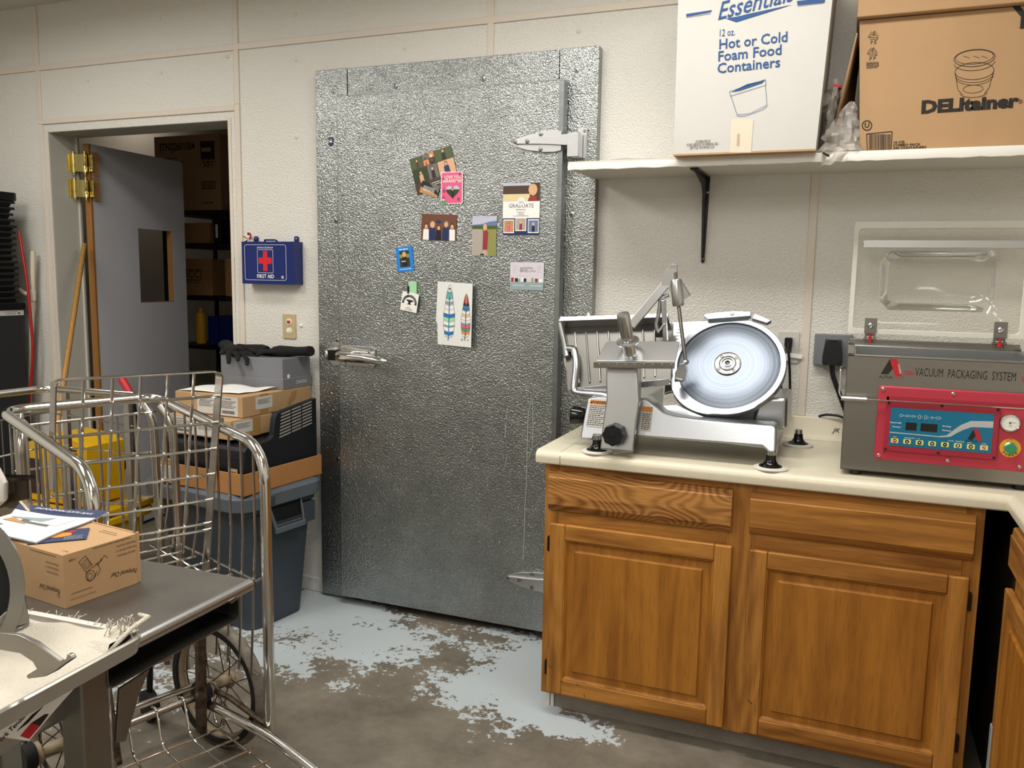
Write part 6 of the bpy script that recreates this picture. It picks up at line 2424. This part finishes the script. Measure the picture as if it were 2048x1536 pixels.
b = MB()
pts = fillet([cw(0, HWD, .135), cw(0, HWD, .985), cw(LEN, HWD, 1.056), cw(LEN, -HWD, 1.056), cw(0, -HWD, .985), cw(0, -HWD, .135)], [0, .11, .075, .075, .11, 0], 8)
b.tube(pts, .0155, 'chrome', 14)
part('top_rail', b, cart)
for s_, t_ in ((LEN - .02, HWD - .03), (LEN - .02, -HWD + .03), (LEN - .10, HWD - .004), (LEN - .12, -HWD + .004)):
    b = MB()
    b.tube(fillet([cw(s_ + .02, t_ * .9, railz(s_) - .01), cw(s_ - .02, t_, railz(s_) - .06), cw(s_ - .06, t_, .16)], .05), .0135, 'chrome_dull', 12)
    part('rear_post', b, cart)
# lower frame
for sg in (1, -1):
    b = MB()
    T = .205 * sg
    b.tube(fillet([cw(.27, T * .72, .165), cw(.20, T * .80, .165), cw(-.05, T, .150), cw(-.34, T * 1.0, .135), cw(-.40, T * .70, .135), cw(-.40, 0, .135)], [0, .05, .05, .06, .06, 0]), .0145, 'chrome', 12)
    part('lower_frame', b, cart)
    b = MB()
    b.tube([cw(.01, HWD * sg, .135), cw(.005, HWD * sg * .96, .145), cw(-.01, .205 * sg, .148)], [.017, .018, .014], 'rusty', 12)
    part('weld', b, cart)
b = MB(); b.tube([cw(.245, .155, .195), cw(.235, -.155, .195)], .0115, 'chrome_dull', 12); b.tube([cw(.52, .19, .215), cw(.52, -.19, .215)], .0115, 'chrome_dull', 12); b.tube([cw(.40, .19, .150), cw(.40, -.19, .150)], .010, 'chrome_dull', 12); part('cross_tube', b, cart)
# lower wire rack
for i in range(5):
    t_ = -.165 + i * .0825
    b = MB()
    b.tube(fillet([cw(.262, t_, .205), cw(.236, t_, .213), cw(.222, t_, .185), cw(.205, t_, .118), cw(.17, t_, .100), cw(-.20, t_, .095), cw(-.36, t_, .125)], .02), .0036, 'chrome', 8)
    part('rack_wire', b, cart)
for i in range(7):
    s_ = .18 - i * .085
    b = MB(); b.tube([cw(s_, -.18, .103), cw(s_, .18, .103)], .0036, 'chrome', 8); part('rack_wire', b, cart)
b = MB(); b.tube(fillet([cw(.19, .185, .10), cw(.215, .185, .21), cw(.235, .175, .232), cw(.24, -.16, .226)], .02), .0042, 'chrome_dull', 8); part('rack_wire', b, cart)
# wheels
for sg in (1, -1):
    wc = cw(.263, .207 * sg, .202)
    AX = Vector((.15, .99, 0)).normalized() if sg > 0 else CW
    if sg < 0:
        wc = cw(.245, -.272, .202)
    RD = Vector((-AX.y, AX.x, 0))
    b = MB()
    prof = []
    for i in range(14):
        a = 2 * PI * i / 14
        prof.append((.182 + .020 * math.cos(a), .021 * math.sin(a)))
    b.lathe(wc, AX, prof, 'tire', 56, closed=True)
    b.lathe(wc, AX, [(.168, -.0205), (.186, -.0215), (.186, .0215), (.168, .0205)], 'tire_side', 56, closed=True)
    wh = part('wheel', b, cart)
    b = MB()
    b.lathe(wc, AX, [(.170, -.013), (.163, -.012), (.158, -.004), (.158, .004), (.163, .012), (.170, .013)], 'hub', 48, closed=True)
    part('rim', b, wh)
    b = MB()
    b.lathe(wc, AX, [(0, -.062), (.018, -.061), (.020, -.05), (.030, -.045), (.032, -.035), (.020, -.028), (.018, .028), (.030, .034), (.030, .042), (.020, .048), (.018, .056), (0, .057)], 'hub', 20)
    b.lathe(wc + AX * (-.075), AX, [(.034, 0), (.036, .004), (.036, .026), (.028, .030)], 'black_rough', 20)
    b.cyl(wc - AX * .058 if sg > 0 else wc + AX * .05, AX, .007, .012, 'steel_dark', 10)
    part('wheel_hub', b, wh)
    for i in range(16):
        a = 2 * PI * i / 16
        a2 = a + (.32 if i % 2 else -.32)
        sd = .030 if i % 4 < 2 else -.030
        e1 = RD * math.cos(a) + Vector((0, 0, math.sin(a)))
        e2 = RD * math.cos(a2) + Vector((0, 0, math.sin(a2)))
        b = MB(); b.tube([wc + e2 * .026 + AX * sd, wc + e1 * .160], .0019, 'rusty', 6); part('spoke', b, wh)
    b = MB()
    b.tube([wc - CW * .03 * sg, cw(.15, .19 * sg, .200), cw(.02, .226 * sg, .155)], .0085, 'rusty', 10)
    part('axle_strut', b, cart)
    b = MB(); b.bar(cw(.215, .125 * sg, .10), cw(.245, .150 * sg, .52), .026, .020, 'rusty', side=CU); part('wheel_upright', b, cart)
    b = MB(); b.lathe(cw(.56, .12 * sg - .018, .052), CW, [(.034, 0), (.052, .005), (.052, .032), (.034, .036)], 'rubber', 22); b.tube([cw(.56, .12 * sg, .052), cw(.54, .12 * sg, .215)], .010, 'black', 8); part('caster', b, cart)
# gate leaning in the middle of the cart
GT = .213


ZG = 1.183           # top of the gate; it stands a little askew, the right side nearer the near end


def gs(z, t_=0.0):
    f = (t_ / GT + 1) / 2
    return (.275 * (1 - f) + .207 * f) + (ZG - z) * .195


b = MB()
for sg in (1, -1):
    zlow = .50 if sg > 0 else .88
    b.bar(cw(gs(zlow, GT * sg), GT * sg, zlow), cw(gs(ZG - .01, GT * sg), GT * sg, ZG - .01), .0045, .038, 'chrome_dull', side=CU)
cor = fillet([cw(gs(ZG - .05, GT), GT, ZG - .05), cw(gs(ZG, GT), GT, ZG), cw(gs(ZG, -GT), -GT, ZG), cw(gs(ZG - .05, -GT), -GT, ZG - .05)], .022, 6)
sdir = (CU * .96 + Vector((0, 0, .0)))
V, Fs = [], []
for i, p in enumerate(cor):
    # flat strip swept around the top of the gate, wide along the cart
    nrm_ = Vector((0, 0, 1)) if 7 <= i <= len(cor) - 8 else CW * (1 if i < 7 else -1)
    for q in (-.019, .019):
        for e in (-.0022, .0022):
            V.append(p + CU * q + nrm_ * e)
for i in range(len(cor) - 1):
    a, c = i * 4, (i + 1) * 4
    for (m_, n_) in ((0, 1), (1, 3), (3, 2), (2, 0)):
        Fs.append((a + m_, a + n_, c + n_, c + m_))
b.add(V, Fs, 'chrome_dull')
part('gate_frame', b, cart, .001)
for z in (1.108, 1.027, .945, .865, .783, .707, .685):
    b = MB(); b.tube([cw(gs(z, -GT) - .004, -GT, z), cw(gs(z, GT) - .004, GT, z)], .0046, 'chrome', 8); part('gate_wire', b, cart)
for i in range(5):
    t_ = -GT + (i + 1) * 2 * GT / 6
    b = MB(); b.tube([cw(gs(ZG - .002, t_) + .003, t_, ZG - .002), cw(gs(.62, t_) + .003, t_, .62)], .0042, 'chrome', 8); part('gate_wire', b, cart)
b = MB(); b.box(-.011, .011, -.011, .011, -.012, .012, 'steel_bright'); b.v = [v + cw(.245, GT + .012, 1.028) for v in b.v]; part('gate_clip', b, cart, .002)
# side walls, far wall, basket floor
for sg in (1, -1):
    for i in range(9):
        s_ = .055 + i * .068
        z0 = (.30 if sg > 0 else .575) if i < 4 else .575
        b = MB(); b.tube([cw(s_, (HWD - .003) * sg, railz(s_) - .012), cw(s_, (HWD - .003) * sg, .70), cw(s_, (HWD - .026) * sg, z0)], .0037, 'chrome_dull', 8); part('side_wire', b, cart)
    b = MB(); b.tube(fillet([cw(.60, (HWD - .006) * sg, .585), cw(.06, (HWD - .006) * sg, .585), cw(.045, (HWD - .006) * sg, .585), cw(.030, (HWD + .0) * sg, .598), cw(.012, (HWD + .008) * sg, .592), cw(.0, HWD * sg, .588)], .01), .0042, 'chrome_dull', 8); part('side_wire', b, cart)
    b = MB(); b.tube([cw(.30, (HWD - .006) * sg, .30), cw(.04, (HWD - .006) * sg, .30)], .0040, 'chrome_dull', 8); part('side_wire', b, cart)
for i in range(8):
    t_ = -HWD + .03 + i * (2 * HWD - .06) / 7
    b = MB(); b.tube([cw(LEN - .035, t_, 1.012), cw(LEN - .055, t_, .575)], .0042, 'chrome_dull', 8); part('far_wire', b, cart)
for z in (1.012, .88, .73):
    b = MB(); b.tube([cw(LEN - .04, -HWD + .01, z), cw(LEN - .04, HWD - .01, z)], .0040, 'chrome', 8); part('far_wire', b, cart)
for i in range(7):
    s_ = .10 + i * .075
    b = MB(); b.tube([cw(s_, -HWD + .012, .575), cw(s_, HWD - .012, .575)], .0036, 'chrome', 8); part('basket_floor_wire', b, cart)
for i in range(5):
    t_ = -.17 + i * .085
    b = MB(); b.tube([cw(.06, t_, .571), cw(LEN - .05, t_, .571)], .0036, 'chrome', 8); part('basket_floor_wire', b, cart)

# second cart behind, at the left edge
c2 = thing('wire_cart', 'second chrome wire cart at the left edge, behind the big-wheeled cart', 'cart', (-2.72, -1.12, 0))
A0, A1, A2, A3 = Vector((-2.77, -1.36, 1.03)), Vector((-2.795, -.90, 1.022)), Vector((-2.40, -.855, 1.018)), Vector((-2.38, -1.34, 1.018))
b = MB(); b.tube(fillet([A0, A1, A2], .07), .0135, 'chrome', 12); part('top_rail', b, c2)
for (s0, lowz) in ((A1 + Vector((.09, .01, 0)), .02), (A2 + Vector((-.03, -.005, 0)), .02), (A0 + Vector((.0, .03, 0)), .02)):
    b = MB(); b.box(s0.x - .012, s0.x + .012, s0.y - .008, s0.y + .008, .05, 1.015, 'chrome_dull'); part('post', b, c2)
    b = MB(); b.lathe((s0.x, s0.y - .014, .045), (0, 1, 0), [(.03, 0), (.044, .004), (.044, .024), (.03, .028)], 'rubber', 18); part('caster', b, c2)
for z in (.60, .80):
    b = MB(); b.tube([Vector((A0.x, A0.y, z)), Vector((A1.x, A1.y, z)), Vector((A2.x, A2.y, z))], .0035, 'chrome', 8); part('wire', b, c2)
b = MB(); b.tube([Vector((A1.x, A1.y, .93)), Vector((A2.x, A2.y, .90))], .0035, 'chrome_dull', 8); part('wire', b, c2)
for i in range(6):
    f = (i + .5) / 6
    p = A0 * (1 - f) + A1 * f
    b = MB(); b.tube([Vector((p.x, p.y, .93)), Vector((p.x, p.y, .60))], .0022, 'steel_dark', 6); part('wire', b, c2)
b = MB(); b.tube([Vector((A0.x, A0.y, .93)), Vector((A1.x, A1.y, .93))], .0035, 'steel_dark', 8); part('wire', b, c2)
b = MB(); b.box(-2.78, -2.40, -1.32, -.90, .20, .21, 'steel_dark'); part('lower_deck', b, c2)

# ---------------------------------------------------------------- stainless table, lower left
t = thing('work_table', 'low stainless table carrying the kraft box and the towel tray in the left foreground', 'table', (-1.40, -2.25, 0))
TX, TY0, TY1, TZ = -1.086, -2.90, -1.824, .85
b = MB()
b.box(-1.85, TX - .010, TY0, TY1, TZ - .012, TZ, 'table_steel')
part('table_top', b, t, .003)
b = MB()
b.tube([(TX - .012, TY0, TZ - .0125), (TX - .012, TY1, TZ - .0125)], .0125, 'steel', 16)
b.cyl((TX - .012, TY1, TZ - .0125), (0, 1, 0), .0122, .003, 'black', 16)
part('rolled_edge', b, t)
b = MB()
o_ = .003
U = fillet([(0, -1.896, .826), (0, -1.874, .830), (0, -1.874, .788), (0, -2.192, .788), (0, -2.192, .832), (0, -2.176, .832)], [0, .006, .010, .012, .008, 0], 4)
pr = [(p.y, p.z) for p in U]
V, Fs = [], []
for i, p in enumerate(U):
    a, c = U[max(i - 1, 0)], U[min(i + 1, len(U) - 1)]
    tg = (c - a).normalized()
    nn = Vector((0, -tg.z, tg.y))
    for x in (-1.52, -1.084):
        V.append(Vector((x, p.y, p.z)) + nn * .0014)
        V.append(Vector((x, p.y, p.z)) - nn * .0014)
for i in range(len(U) - 1):
    a, c = i * 4, (i + 1) * 4
    for (m_, n_) in ((0, 1), (1, 3), (3, 2), (2, 0)):
        Fs.append((a + m_, a + n_, c + n_, c + m_))
Fs += [(0, 2, 3, 1), ((len(U) - 1) * 4, (len(U) - 1) * 4 + 1, (len(U) - 1) * 4 + 3, (len(U) - 1) * 4 + 2)]
b.add(V, Fs, 'steel_dark')
part('slide_pan', b, t, label='open sheet-metal pan under the top')
for (x, y) in ((-1.110, -2.215), (-1.75, -2.215), (-1.110, -2.86), (-1.75, -2.86), (-1.75, -1.90)):
    b = MB(); b.box(x - .024, x + .024, y - .027, y + .027, 0, TZ - .012, 'steel_dark'); part('leg', b, t, .004)
b = MB()
FG = FR((-1.095, 0, 0), (0, 1, 0), (0, 0, 1))


def atx(px, py, X):
    v = ray(px, py)
    p = CAM_C + v * ((X - CAM_C.x) / v.x)
    return (p.y, p.z)


b.prism(FG, [atx(240, 1378, -1.095), atx(300, 1338, -1.095), atx(278, 1392, -1.095), atx(252, 1482, -1.095), atx(232, 1486, -1.095)], -.006, 0, 'steel_dark')
part('leg_gusset', b, t, .001)
b = MB(); b.box(-1.80, -1.126, -2.84, -2.192, .748, .802, 'steel'); part('lower_drawer', b, t, .010, 3)
b = MB(); b.box(-1.80, -1.14, -2.84, -1.93, .20, .215, 'steel_dark'); part('undershelf', b, t, .003)

# kraft box of the mandoline, printed upside down
t = thing('kraft_box', 'small kraft box with upside-down script print, on the stainless table', 'box', (-1.301, -2.086, TZ + .0005), math.radians(-7))
W_ = WM[t]
BW, BD, BH = .235, .154, .101
b = MB(W_)
b.box(-BW, 0, 0, BD, 0, BH, 'kraft')
kb = b
b = MB(W_); b.box(-.004, .001, BD, BD + .006, .002, BH + .003, 'kraft'); b.box(-BW * .6, -.012, BD, BD + .004, .06, BH + .002, 'kraft'); part('tuck_flap', b, t, .0008)
R3 = W_.to_3x3()
FR1 = FR(W_ @ Vector((.0004, 0, 0)), R3 @ Vector((0, 1, 0)), (0, 0, 1))
FF1 = FR(W_ @ Vector((-BW, -.0004, 0)), R3 @ Vector((1, 0, 0)), (0, 0, 1))
FT1 = FR(W_ @ Vector((-BW, 0, BH + .0004)), R3 @ Vector((1, 0, 0)), R3 @ Vector((0, 1, 0)))
b = kb
b.M = Matrix()
ud = PI
b.text(FR1, 'Pampered Chef', .0135, 'ink', .0003, at=(.124, .031), rot=ud - .12, shear=.30, sx=.66)
b.text(FR1, '1109', .0075, 'ink', .0003, at=(.018, .0885), rot=ud)
for i, s_ in enumerate(('Ultimate Mandoline', 'Mandoline dernier cri', 'Rebanador Supremo')):
    b.text(FR1, s_, .0072, 'ink_soft', .0003, at=(.130, .068 + .0095 * i), rot=ud, shear=.2, sx=.72)
b.text(FR1, 'The Pampered Chef  Addison, Illinois 60101', .0042, 'ink_soft', .0003, at=(.036, .013), rot=ud, sx=.7)
b.text(FR1, 'www.pamperedchef.com', .0046, 'ink', .0003, at=(.034, .0235), rot=ud, sx=.9)
b.scribble(FR1, .06, .14, .0975, .0016, 'ink_soft', .0003, 3)
# little drawing of the gadget
b.line(FR1, [(.030, .080), (.044, .088), (.058, .064), (.044, .056)], .0009, 'ink', .0003, True)
b.line(FR1, [(.036, .076), (.047, .082), (.055, .068), (.045, .062)], .0006, 'ink', .0003, True)
for i in range(5):
    b.line(FR1, [(.036 + i * .002, .076 - i * .003), (.046 + i * .002, .082 - i * .003)], .0005, 'ink', .0004)
b.line(FR1, ellipse(.052, .047, .009, .010, 18), .0010, 'ink', .0003, True)
b.line(FR1, ellipse(.051, .046, .005, .006, 14), .0008, 'ink', .0003, True)
b.line(FR1, [(.044, .056), (.043, .045), (.050, .036), (.060, .040), (.066, .052)], .0009, 'ink', .0003)
b.line(FR1, [(.062, .066), (.070, .068), (.068, .062), (.076, .074), (.074, .067), (.082, .078), (.090, .070)], .0009, 'ink', .0003)
b.line(FR1, [(.058, .060), (.066, .066), (.073, .054), (.066, .042)], .0009, 'ink', .0003)
b.text(FF1, 'Pampered Chef', .0145, 'ink', .0003, at=(BW - .043, .030), rot=ud, shear=.30, sx=.68)
for i, s_ in enumerate(('Ultimate Mandoline', 'Mandoline dernier cri', 'Rebanador Supremo')):
    b.text(FF1, s_, .0070, 'ink_soft', .0003, at=(BW - .033, .062 + .009 * i), rot=ud, shear=.2, sx=.66)
b.scribble(FF1, BW - .10, BW - .02, .0955, .0016, 'ink_soft', .0003, 4)
b.line(FF1, ellipse(BW - .018, .021, .004, .003, 10), .0008, 'ink', .0003, True)
b.text(FT1, '06/11', .0075, 'ink_soft', .0003, at=(BW - .018, .017), rot=ud)
b.scribble(FT1, BW - .075, BW - .02, .125, .0016, 'ink_soft', .0003, 5)
b.scribble(FT1, BW - .075, BW - .03, .133, .0016, 'ink_soft', .0003, 6)
part('carton', b, t, .0015)

# leaflet and card on top of the box
b = MB()
c4 = [Vector((-1.622, -2.090, .9575)), Vector((-1.398, -2.062, .9565)), Vector((-1.432, -1.862, .957)), Vector((-1.660, -1.895, .958))]


def lf(u, v, dz=0.0):
    p = (c4[0] * (1 - u) + c4[1] * u) * (1 - v) + (c4[3] * (1 - u) + c4[2] * u) * v
    p = p.copy()
    p.z += .004 * math.sin(u * 4 + v * 3) + .003 * math.sin(v * 6) + .006 * (1 - v) * (1 - u) + dz + .003
    return p


b.grid(lambda u, v: lf(u, v), 16, 16, 'white_paper')
b.grid(lambda u, v: lf(u, v, -.0025), 16, 16, 'white_paper')
b.grid(lambda u, v: lf(u, .80 + .2 * v, .0006), 16, 4, 'navy')
b.grid(lambda u, v: lf(.42 + .30 * u + .08 * (1 - v), .38 + .22 * v, .0006), 6, 6, 'p_grey')
b.grid(lambda u, v: lf(.55 + .30 * u, .45 + .30 * v, .0008), 6, 6, 'p_sheet')
b.grid(lambda u, v: lf(.36 + .26 * u, .34 + .16 * v * (1 - u), .0009), 6, 6, 'p_tan')
b.grid(lambda u, v: lf(.30 + .35 * u, .50 + .22 * v * u, .0010), 6, 6, 'p_silver')
b.grid(lambda u, v: lf(.42 + .05 * u, .18 + .05 * v, .0006), 2, 2, 'p_grey')
fr = (c4[1] - c4[0]).normalized()
fu = (c4[3] - c4[0])
fu = (fu - fr * fu.dot(fr)).normalized()
b.text((lf(.5, .90, .004), fr, fu, Vector((0, 0, 1))), 'SAFE SLICE MANDOLINE', .0145, 'white_paper', .0008, rot=PI, sx=.92, at=(.02, 0))
solo('instruction_leaflet', b, 'white leaflet with a dark blue band reading SAFE SLICE MANDOLINE, on the kraft box', 'leaflet')
b = MB()
FC = (Vector((-1.395, -2.008, TZ + BH + .0018)), Vector((.72, .69, 0)).normalized(), Vector((-.69, .72, 0)).normalized(), Vector((0, 0, 1)))
b.fbox(FC, -.055, .045, -.035, .040, 0, .0012, 'navy')
b.sheet(FC, ellipse(-.005, .006, .022, .016, 14), 'orange', .0016)
b.sheet(FC, ellipse(.014, .022, .010, .007, 10), 'red', .0018)
for i in range(6):
    b.scribble(FC, .005, .038, -.006 - i * .0045, .0018, 'p_silver', .0016, i)
solo('recipe_card', b, 'dark blue card with an orange dish picture peeking out under the leaflet', 'card')

# white tray with the towel
t = thing('sheet_tray', 'pale metal sheet tray at the edge of the stainless table, holding a towel', 'tray', (-1.37, -2.43, TZ))
x0, x1, y0, y1 = -1.66, -1.032, -2.86, -2.150
TM = Matrix.Translation((x1, y1, 0)) @ Matrix.Rotation(math.radians(3), 4, 'Z') @ Matrix.Translation((-x1, -y1, 0))
b = MB(TM)
rs = [(rrect(x0 + .02, x1 - .02, y0 + .02, y1 - .02, .03, 5), TZ + .0006), (rrect(x0 + .012, x1 - .012, y0 + .012, y1 - .012, .03, 5), TZ + .028), (rrect(x0 + .004, x1 - .004, y0 + .004, y1 - .004, .032, 5), TZ + .031), (rrect(x0, x1, y0, y1, .034, 5), TZ + .029),
      (rrect(x0 + .004, x1 - .004, y0 + .004, y1 - .004, .034, 5), TZ + .004), (rrect(x0 + .014, x1 - .014, y0 + .014, y1 - .014, .03, 5), TZ + .0002)]
k = len(rs[0][0])
V = [(x, y, z) for poly, z in rs for x, y in poly]
b.add(V, [(r * k + i, r * k + (i + 1) % k, (r + 1) * k + (i + 1) % k, (r + 1) * k + i) for r in range(len(rs) - 1) for i in range(k)] + [tuple(range(k))], 'enamel')
part('pan', b, t)
b = MB()


def tw(u, v):
    x = -1.635 + .588 * u
    y = -2.82 + .660 * v
    z = TZ + .013 + .007 * mnoise.noise(Vector((x * 9, y * 7, 1))) + .004 * mnoise.noise(Vector((x * 22, y * 22, 5)))
    z += .022 * math.exp(-((y + 2.205 + .10 * (x + 1.2)) / .030) ** 2) * (.55 + .45 * math.sin(u * 6))
    z += .020 * math.exp(-((x + 1.085) / .03) ** 2) * max(0, v - .55) * 1.6
    z += .012 * max(0, 1 - abs(v - .97) * 12)
    if u > .9 and v > .9:
        z += .012 * (u - .9) * 10
    return Vector((x + .006 * mnoise.noise(Vector((y * 12, 3, x * 5))), y + .008 * mnoise.noise(Vector((x * 12, 9, 0))), max(z, TZ + .006)))


b.M = TM
b.grid(tw, 110, 120, 'towel')
rnd = random.Random(5)
for i in range(170):
    u = rnd.uniform(.03, 1)
    p = tw(u, 1)
    L = rnd.uniform(.010, .026)
    q = p + Vector((rnd.uniform(-.010, .010), L * rnd.uniform(.2, .9), L * rnd.uniform(-.1, .7)))
    b.tube([p, (p + q) / 2 + Vector((rnd.uniform(-.004, .004), 0, .003)), q], .0007, 'towel', 4)
for i in range(14):
    p = tw(rnd.uniform(.93, 1), rnd.uniform(.93, 1))
    b.tube([p, p + Vector((rnd.uniform(.0, .012), rnd.uniform(0, .012), rnd.uniform(.0, .03))), p + Vector((rnd.uniform(.005, .02), rnd.uniform(0, .02), rnd.uniform(-.02, .025)))], .0008, 'towel', 4)
b.tube([tw(1, .90), tw(1, .95) + Vector((.008, .01, .012)), tw(1, 1) + Vector((.006, .014, .018)), tw(.97, 1) + Vector((0, .02, .014))], [.003, .004, .0045, .003], 'towel', 8)
solo('shop_towel', b, 'cream terry towel with a frayed edge lying in the sheet tray', 'towel', sharp=180)

# flyer under the tray
b = MB()
FN = FR((-1.050, 0, 0), (0, 1, 0), (0, 0, 1))
XN = -1.050
pf = [atx(*q, XN) for q in ((0, 1428), (60, 1404), (162, 1362), (128, 1400), (100, 1432), (58, 1482), (30, 1478), (0, 1474))]
b.prism(FN, pf, -.002, 0, 'white_paper')
b.sheet(FN, [atx(*q, XN) for q in ((0, 1428), (60, 1404), (64, 1408), (0, 1440))], 'key_yellow', .0003)
b.sheet(FN, [atx(*q, XN) for q in ((40, 1472), (58, 1478), (80, 1452), (62, 1446))], 'red', .0003)
b.sheet(FN, [atx(*q, XN) for q in ((62, 1446), (80, 1452), (98, 1428), (90, 1428))], 'ink', .0003)
py_, pz_ = atx(26, 1452, XN)
b.text(FN, 'Pork Tenderloin', .0105, 'ink', .0004, at=(py_ + .004, pz_), rot=.42, bold=.02, sx=.9)
for i in range(6):
    p_, q_ = atx(34 + i * 4, 1462 - i * 3.0, XN)
    b.line(FN, [(p_, q_), (p_ + .026, q_ + .0125)], .0014, 'ink_soft', .0003)
solo('grocery_flyer', b, 'printed grocery flyer sticking out under the sheet tray', 'flyer')

# small slicer cut off by the left edge
t = thing('food_slicer', 'small food slicer in the towel tray, cut off by the left edge of the picture', 'slicer', (-1.20, -2.45, TZ + .02))
vn = Vector((.80, -.59, .10)).normalized()
vx = Vector((.59, .80, 0)).normalized()
vy = vn.cross(vx)
SC_ = atz(-62, 1196, 1.0)
SC_ = CAM_C + ray(-120, 1190) * 1.34
FS3 = (SC_, vx, vy, vn)
VB = (TZ + .014 - SC_.z) / vy.z


def seat(b):
    b.v = [Vector((v.x, v.y, max(v.z, TZ + .0135))) for v in b.v]


b = MB()
n72 = 56
oo = [(.118 * math.cos(2 * PI * i / n72), .140 * math.sin(2 * PI * i / n72)) for i in range(n72)]
ii = [(.098 * math.cos(2 * PI * i / n72) - .002, .119 * math.sin(2 * PI * i / n72)) for i in range(n72)]
V = [SC_ + vx * p[0] + vy * p[1] + vn * d for poly, d in ((oo, .010), (ii, .014), (ii, -.018), (oo, -.022)) for p in poly]
b.add(V, [(r * n72 + i, r * n72 + (i + 1) % n72, ((r + 1) % 4) * n72 + (i + 1) % n72, ((r + 1) % 4) * n72 + i) for r in range(4) for i in range(n72)], 'slicer_grey')
seat(b)
part('blade_housing', b, t, .003)
b = MB()
b.prism(FS3, ellipse(-.002, 0, .099, .120, 40), -.018, -.012, 'hole')
b.prism(FS3, ellipse(-.008, .0, .084, .103, 40), -.013, -.002, 'steel')
b.prism(FS3, ellipse(-.008, .0, .070, .088, 40), -.002, .001, 'slicer_grey')
seat(b)
part('blade', b, t)
b = MB()
pl = [SC_ + vx * x + vy * y for x, y in ((.045, -.12), (.118, -.02), (.125, -.12), (.115, -.19), (.02, -.19))]
b.prism(FS3, [(.03, -.09), (.117, -.02), (.121, -.07), (.112, VB), (.00, VB)], -.016, .004, 'slicer_grey')
b.prism(FS3, [(-.15, VB), (.112, VB), (.112, VB + .012), (-.15, VB + .012)], -.09, .006, 'steel_dark')
part('slicer_base', b, t, .004)
b = MB()
FA2 = FR((0, -2.372, 0), (1, 0, 0), (0, 0, 1))
pa = []
for q in ((-40, 1262), (0, 1264), (40, 1268), (75, 1284), (100, 1303), (125, 1321), (136, 1316), (139, 1306), (145, 1308), (150, 1316), (128, 1331), (115, 1341), (95, 1351), (60, 1356), (57, 1349), (78, 1336), (70, 1322), (45, 1305), (0, 1297), (-40, 1297)):
    p = aty(*q, -2.372)
    pa.append((p.x, p.z))
b.prism(FA2, pa[::-1], -.004, .004, 'steel_dark')
part('blade_guard_arm', b, t, .0015)
b = MB()
FA3 = FR((0, -2.345, 0), (1, -.15, 0), (0, 0, 1))


def pl3(px, py):
    p = aty(px, py, -2.345)
    return (p.x, p.z)


FA3 = FR((0, -2.345, 0), (1, 0, 0), (0, 0, 1))
b.prism(FA3, [pl3(*q) for q in ((-60, 954), (55, 958), (58, 1022), (40, 1002), (20, 1028), (-60, 1052))][::-1], -.002, .002, 'smoke_acrylic')
b.prism(FA3, [pl3(*q) for q in ((-60, 950), (54, 954), (56, 961), (-60, 958))][::-1], -.012, .008, 'smoke_acrylic')
part('hand_guard', b, t, label='smoky clear hand guard')
b = MB()
p = [aty(*q, -2.36) for q in ((-50, 1014), (-16, 1008), (0, 994), (0, 968), (-12, 945), (-40, 930))]
b.tube(p, .010, 'white_post', 10)
part('guard_handle', b, t)

for stem, grp in (('storeroom_carton', 'cartons on the storeroom rack'), ('shipping_carton', 'flat brown cartons in the pile on the tote'), ('power_plug', 'plugs in the outlets behind the counter'),
                  ('wall_outlet', 'outlet plates on the back wall'), ('plastic_bag', 'plastic bags between the cartons on the shelf'), ('wire_cart', 'chrome wire carts at the left'), ('blue_carton', 'dark blue packs on the storeroom rack')):
    for o in D.objects:
        if o.parent is None and o.name.split('.')[0] == stem:
            o['group'] = grp
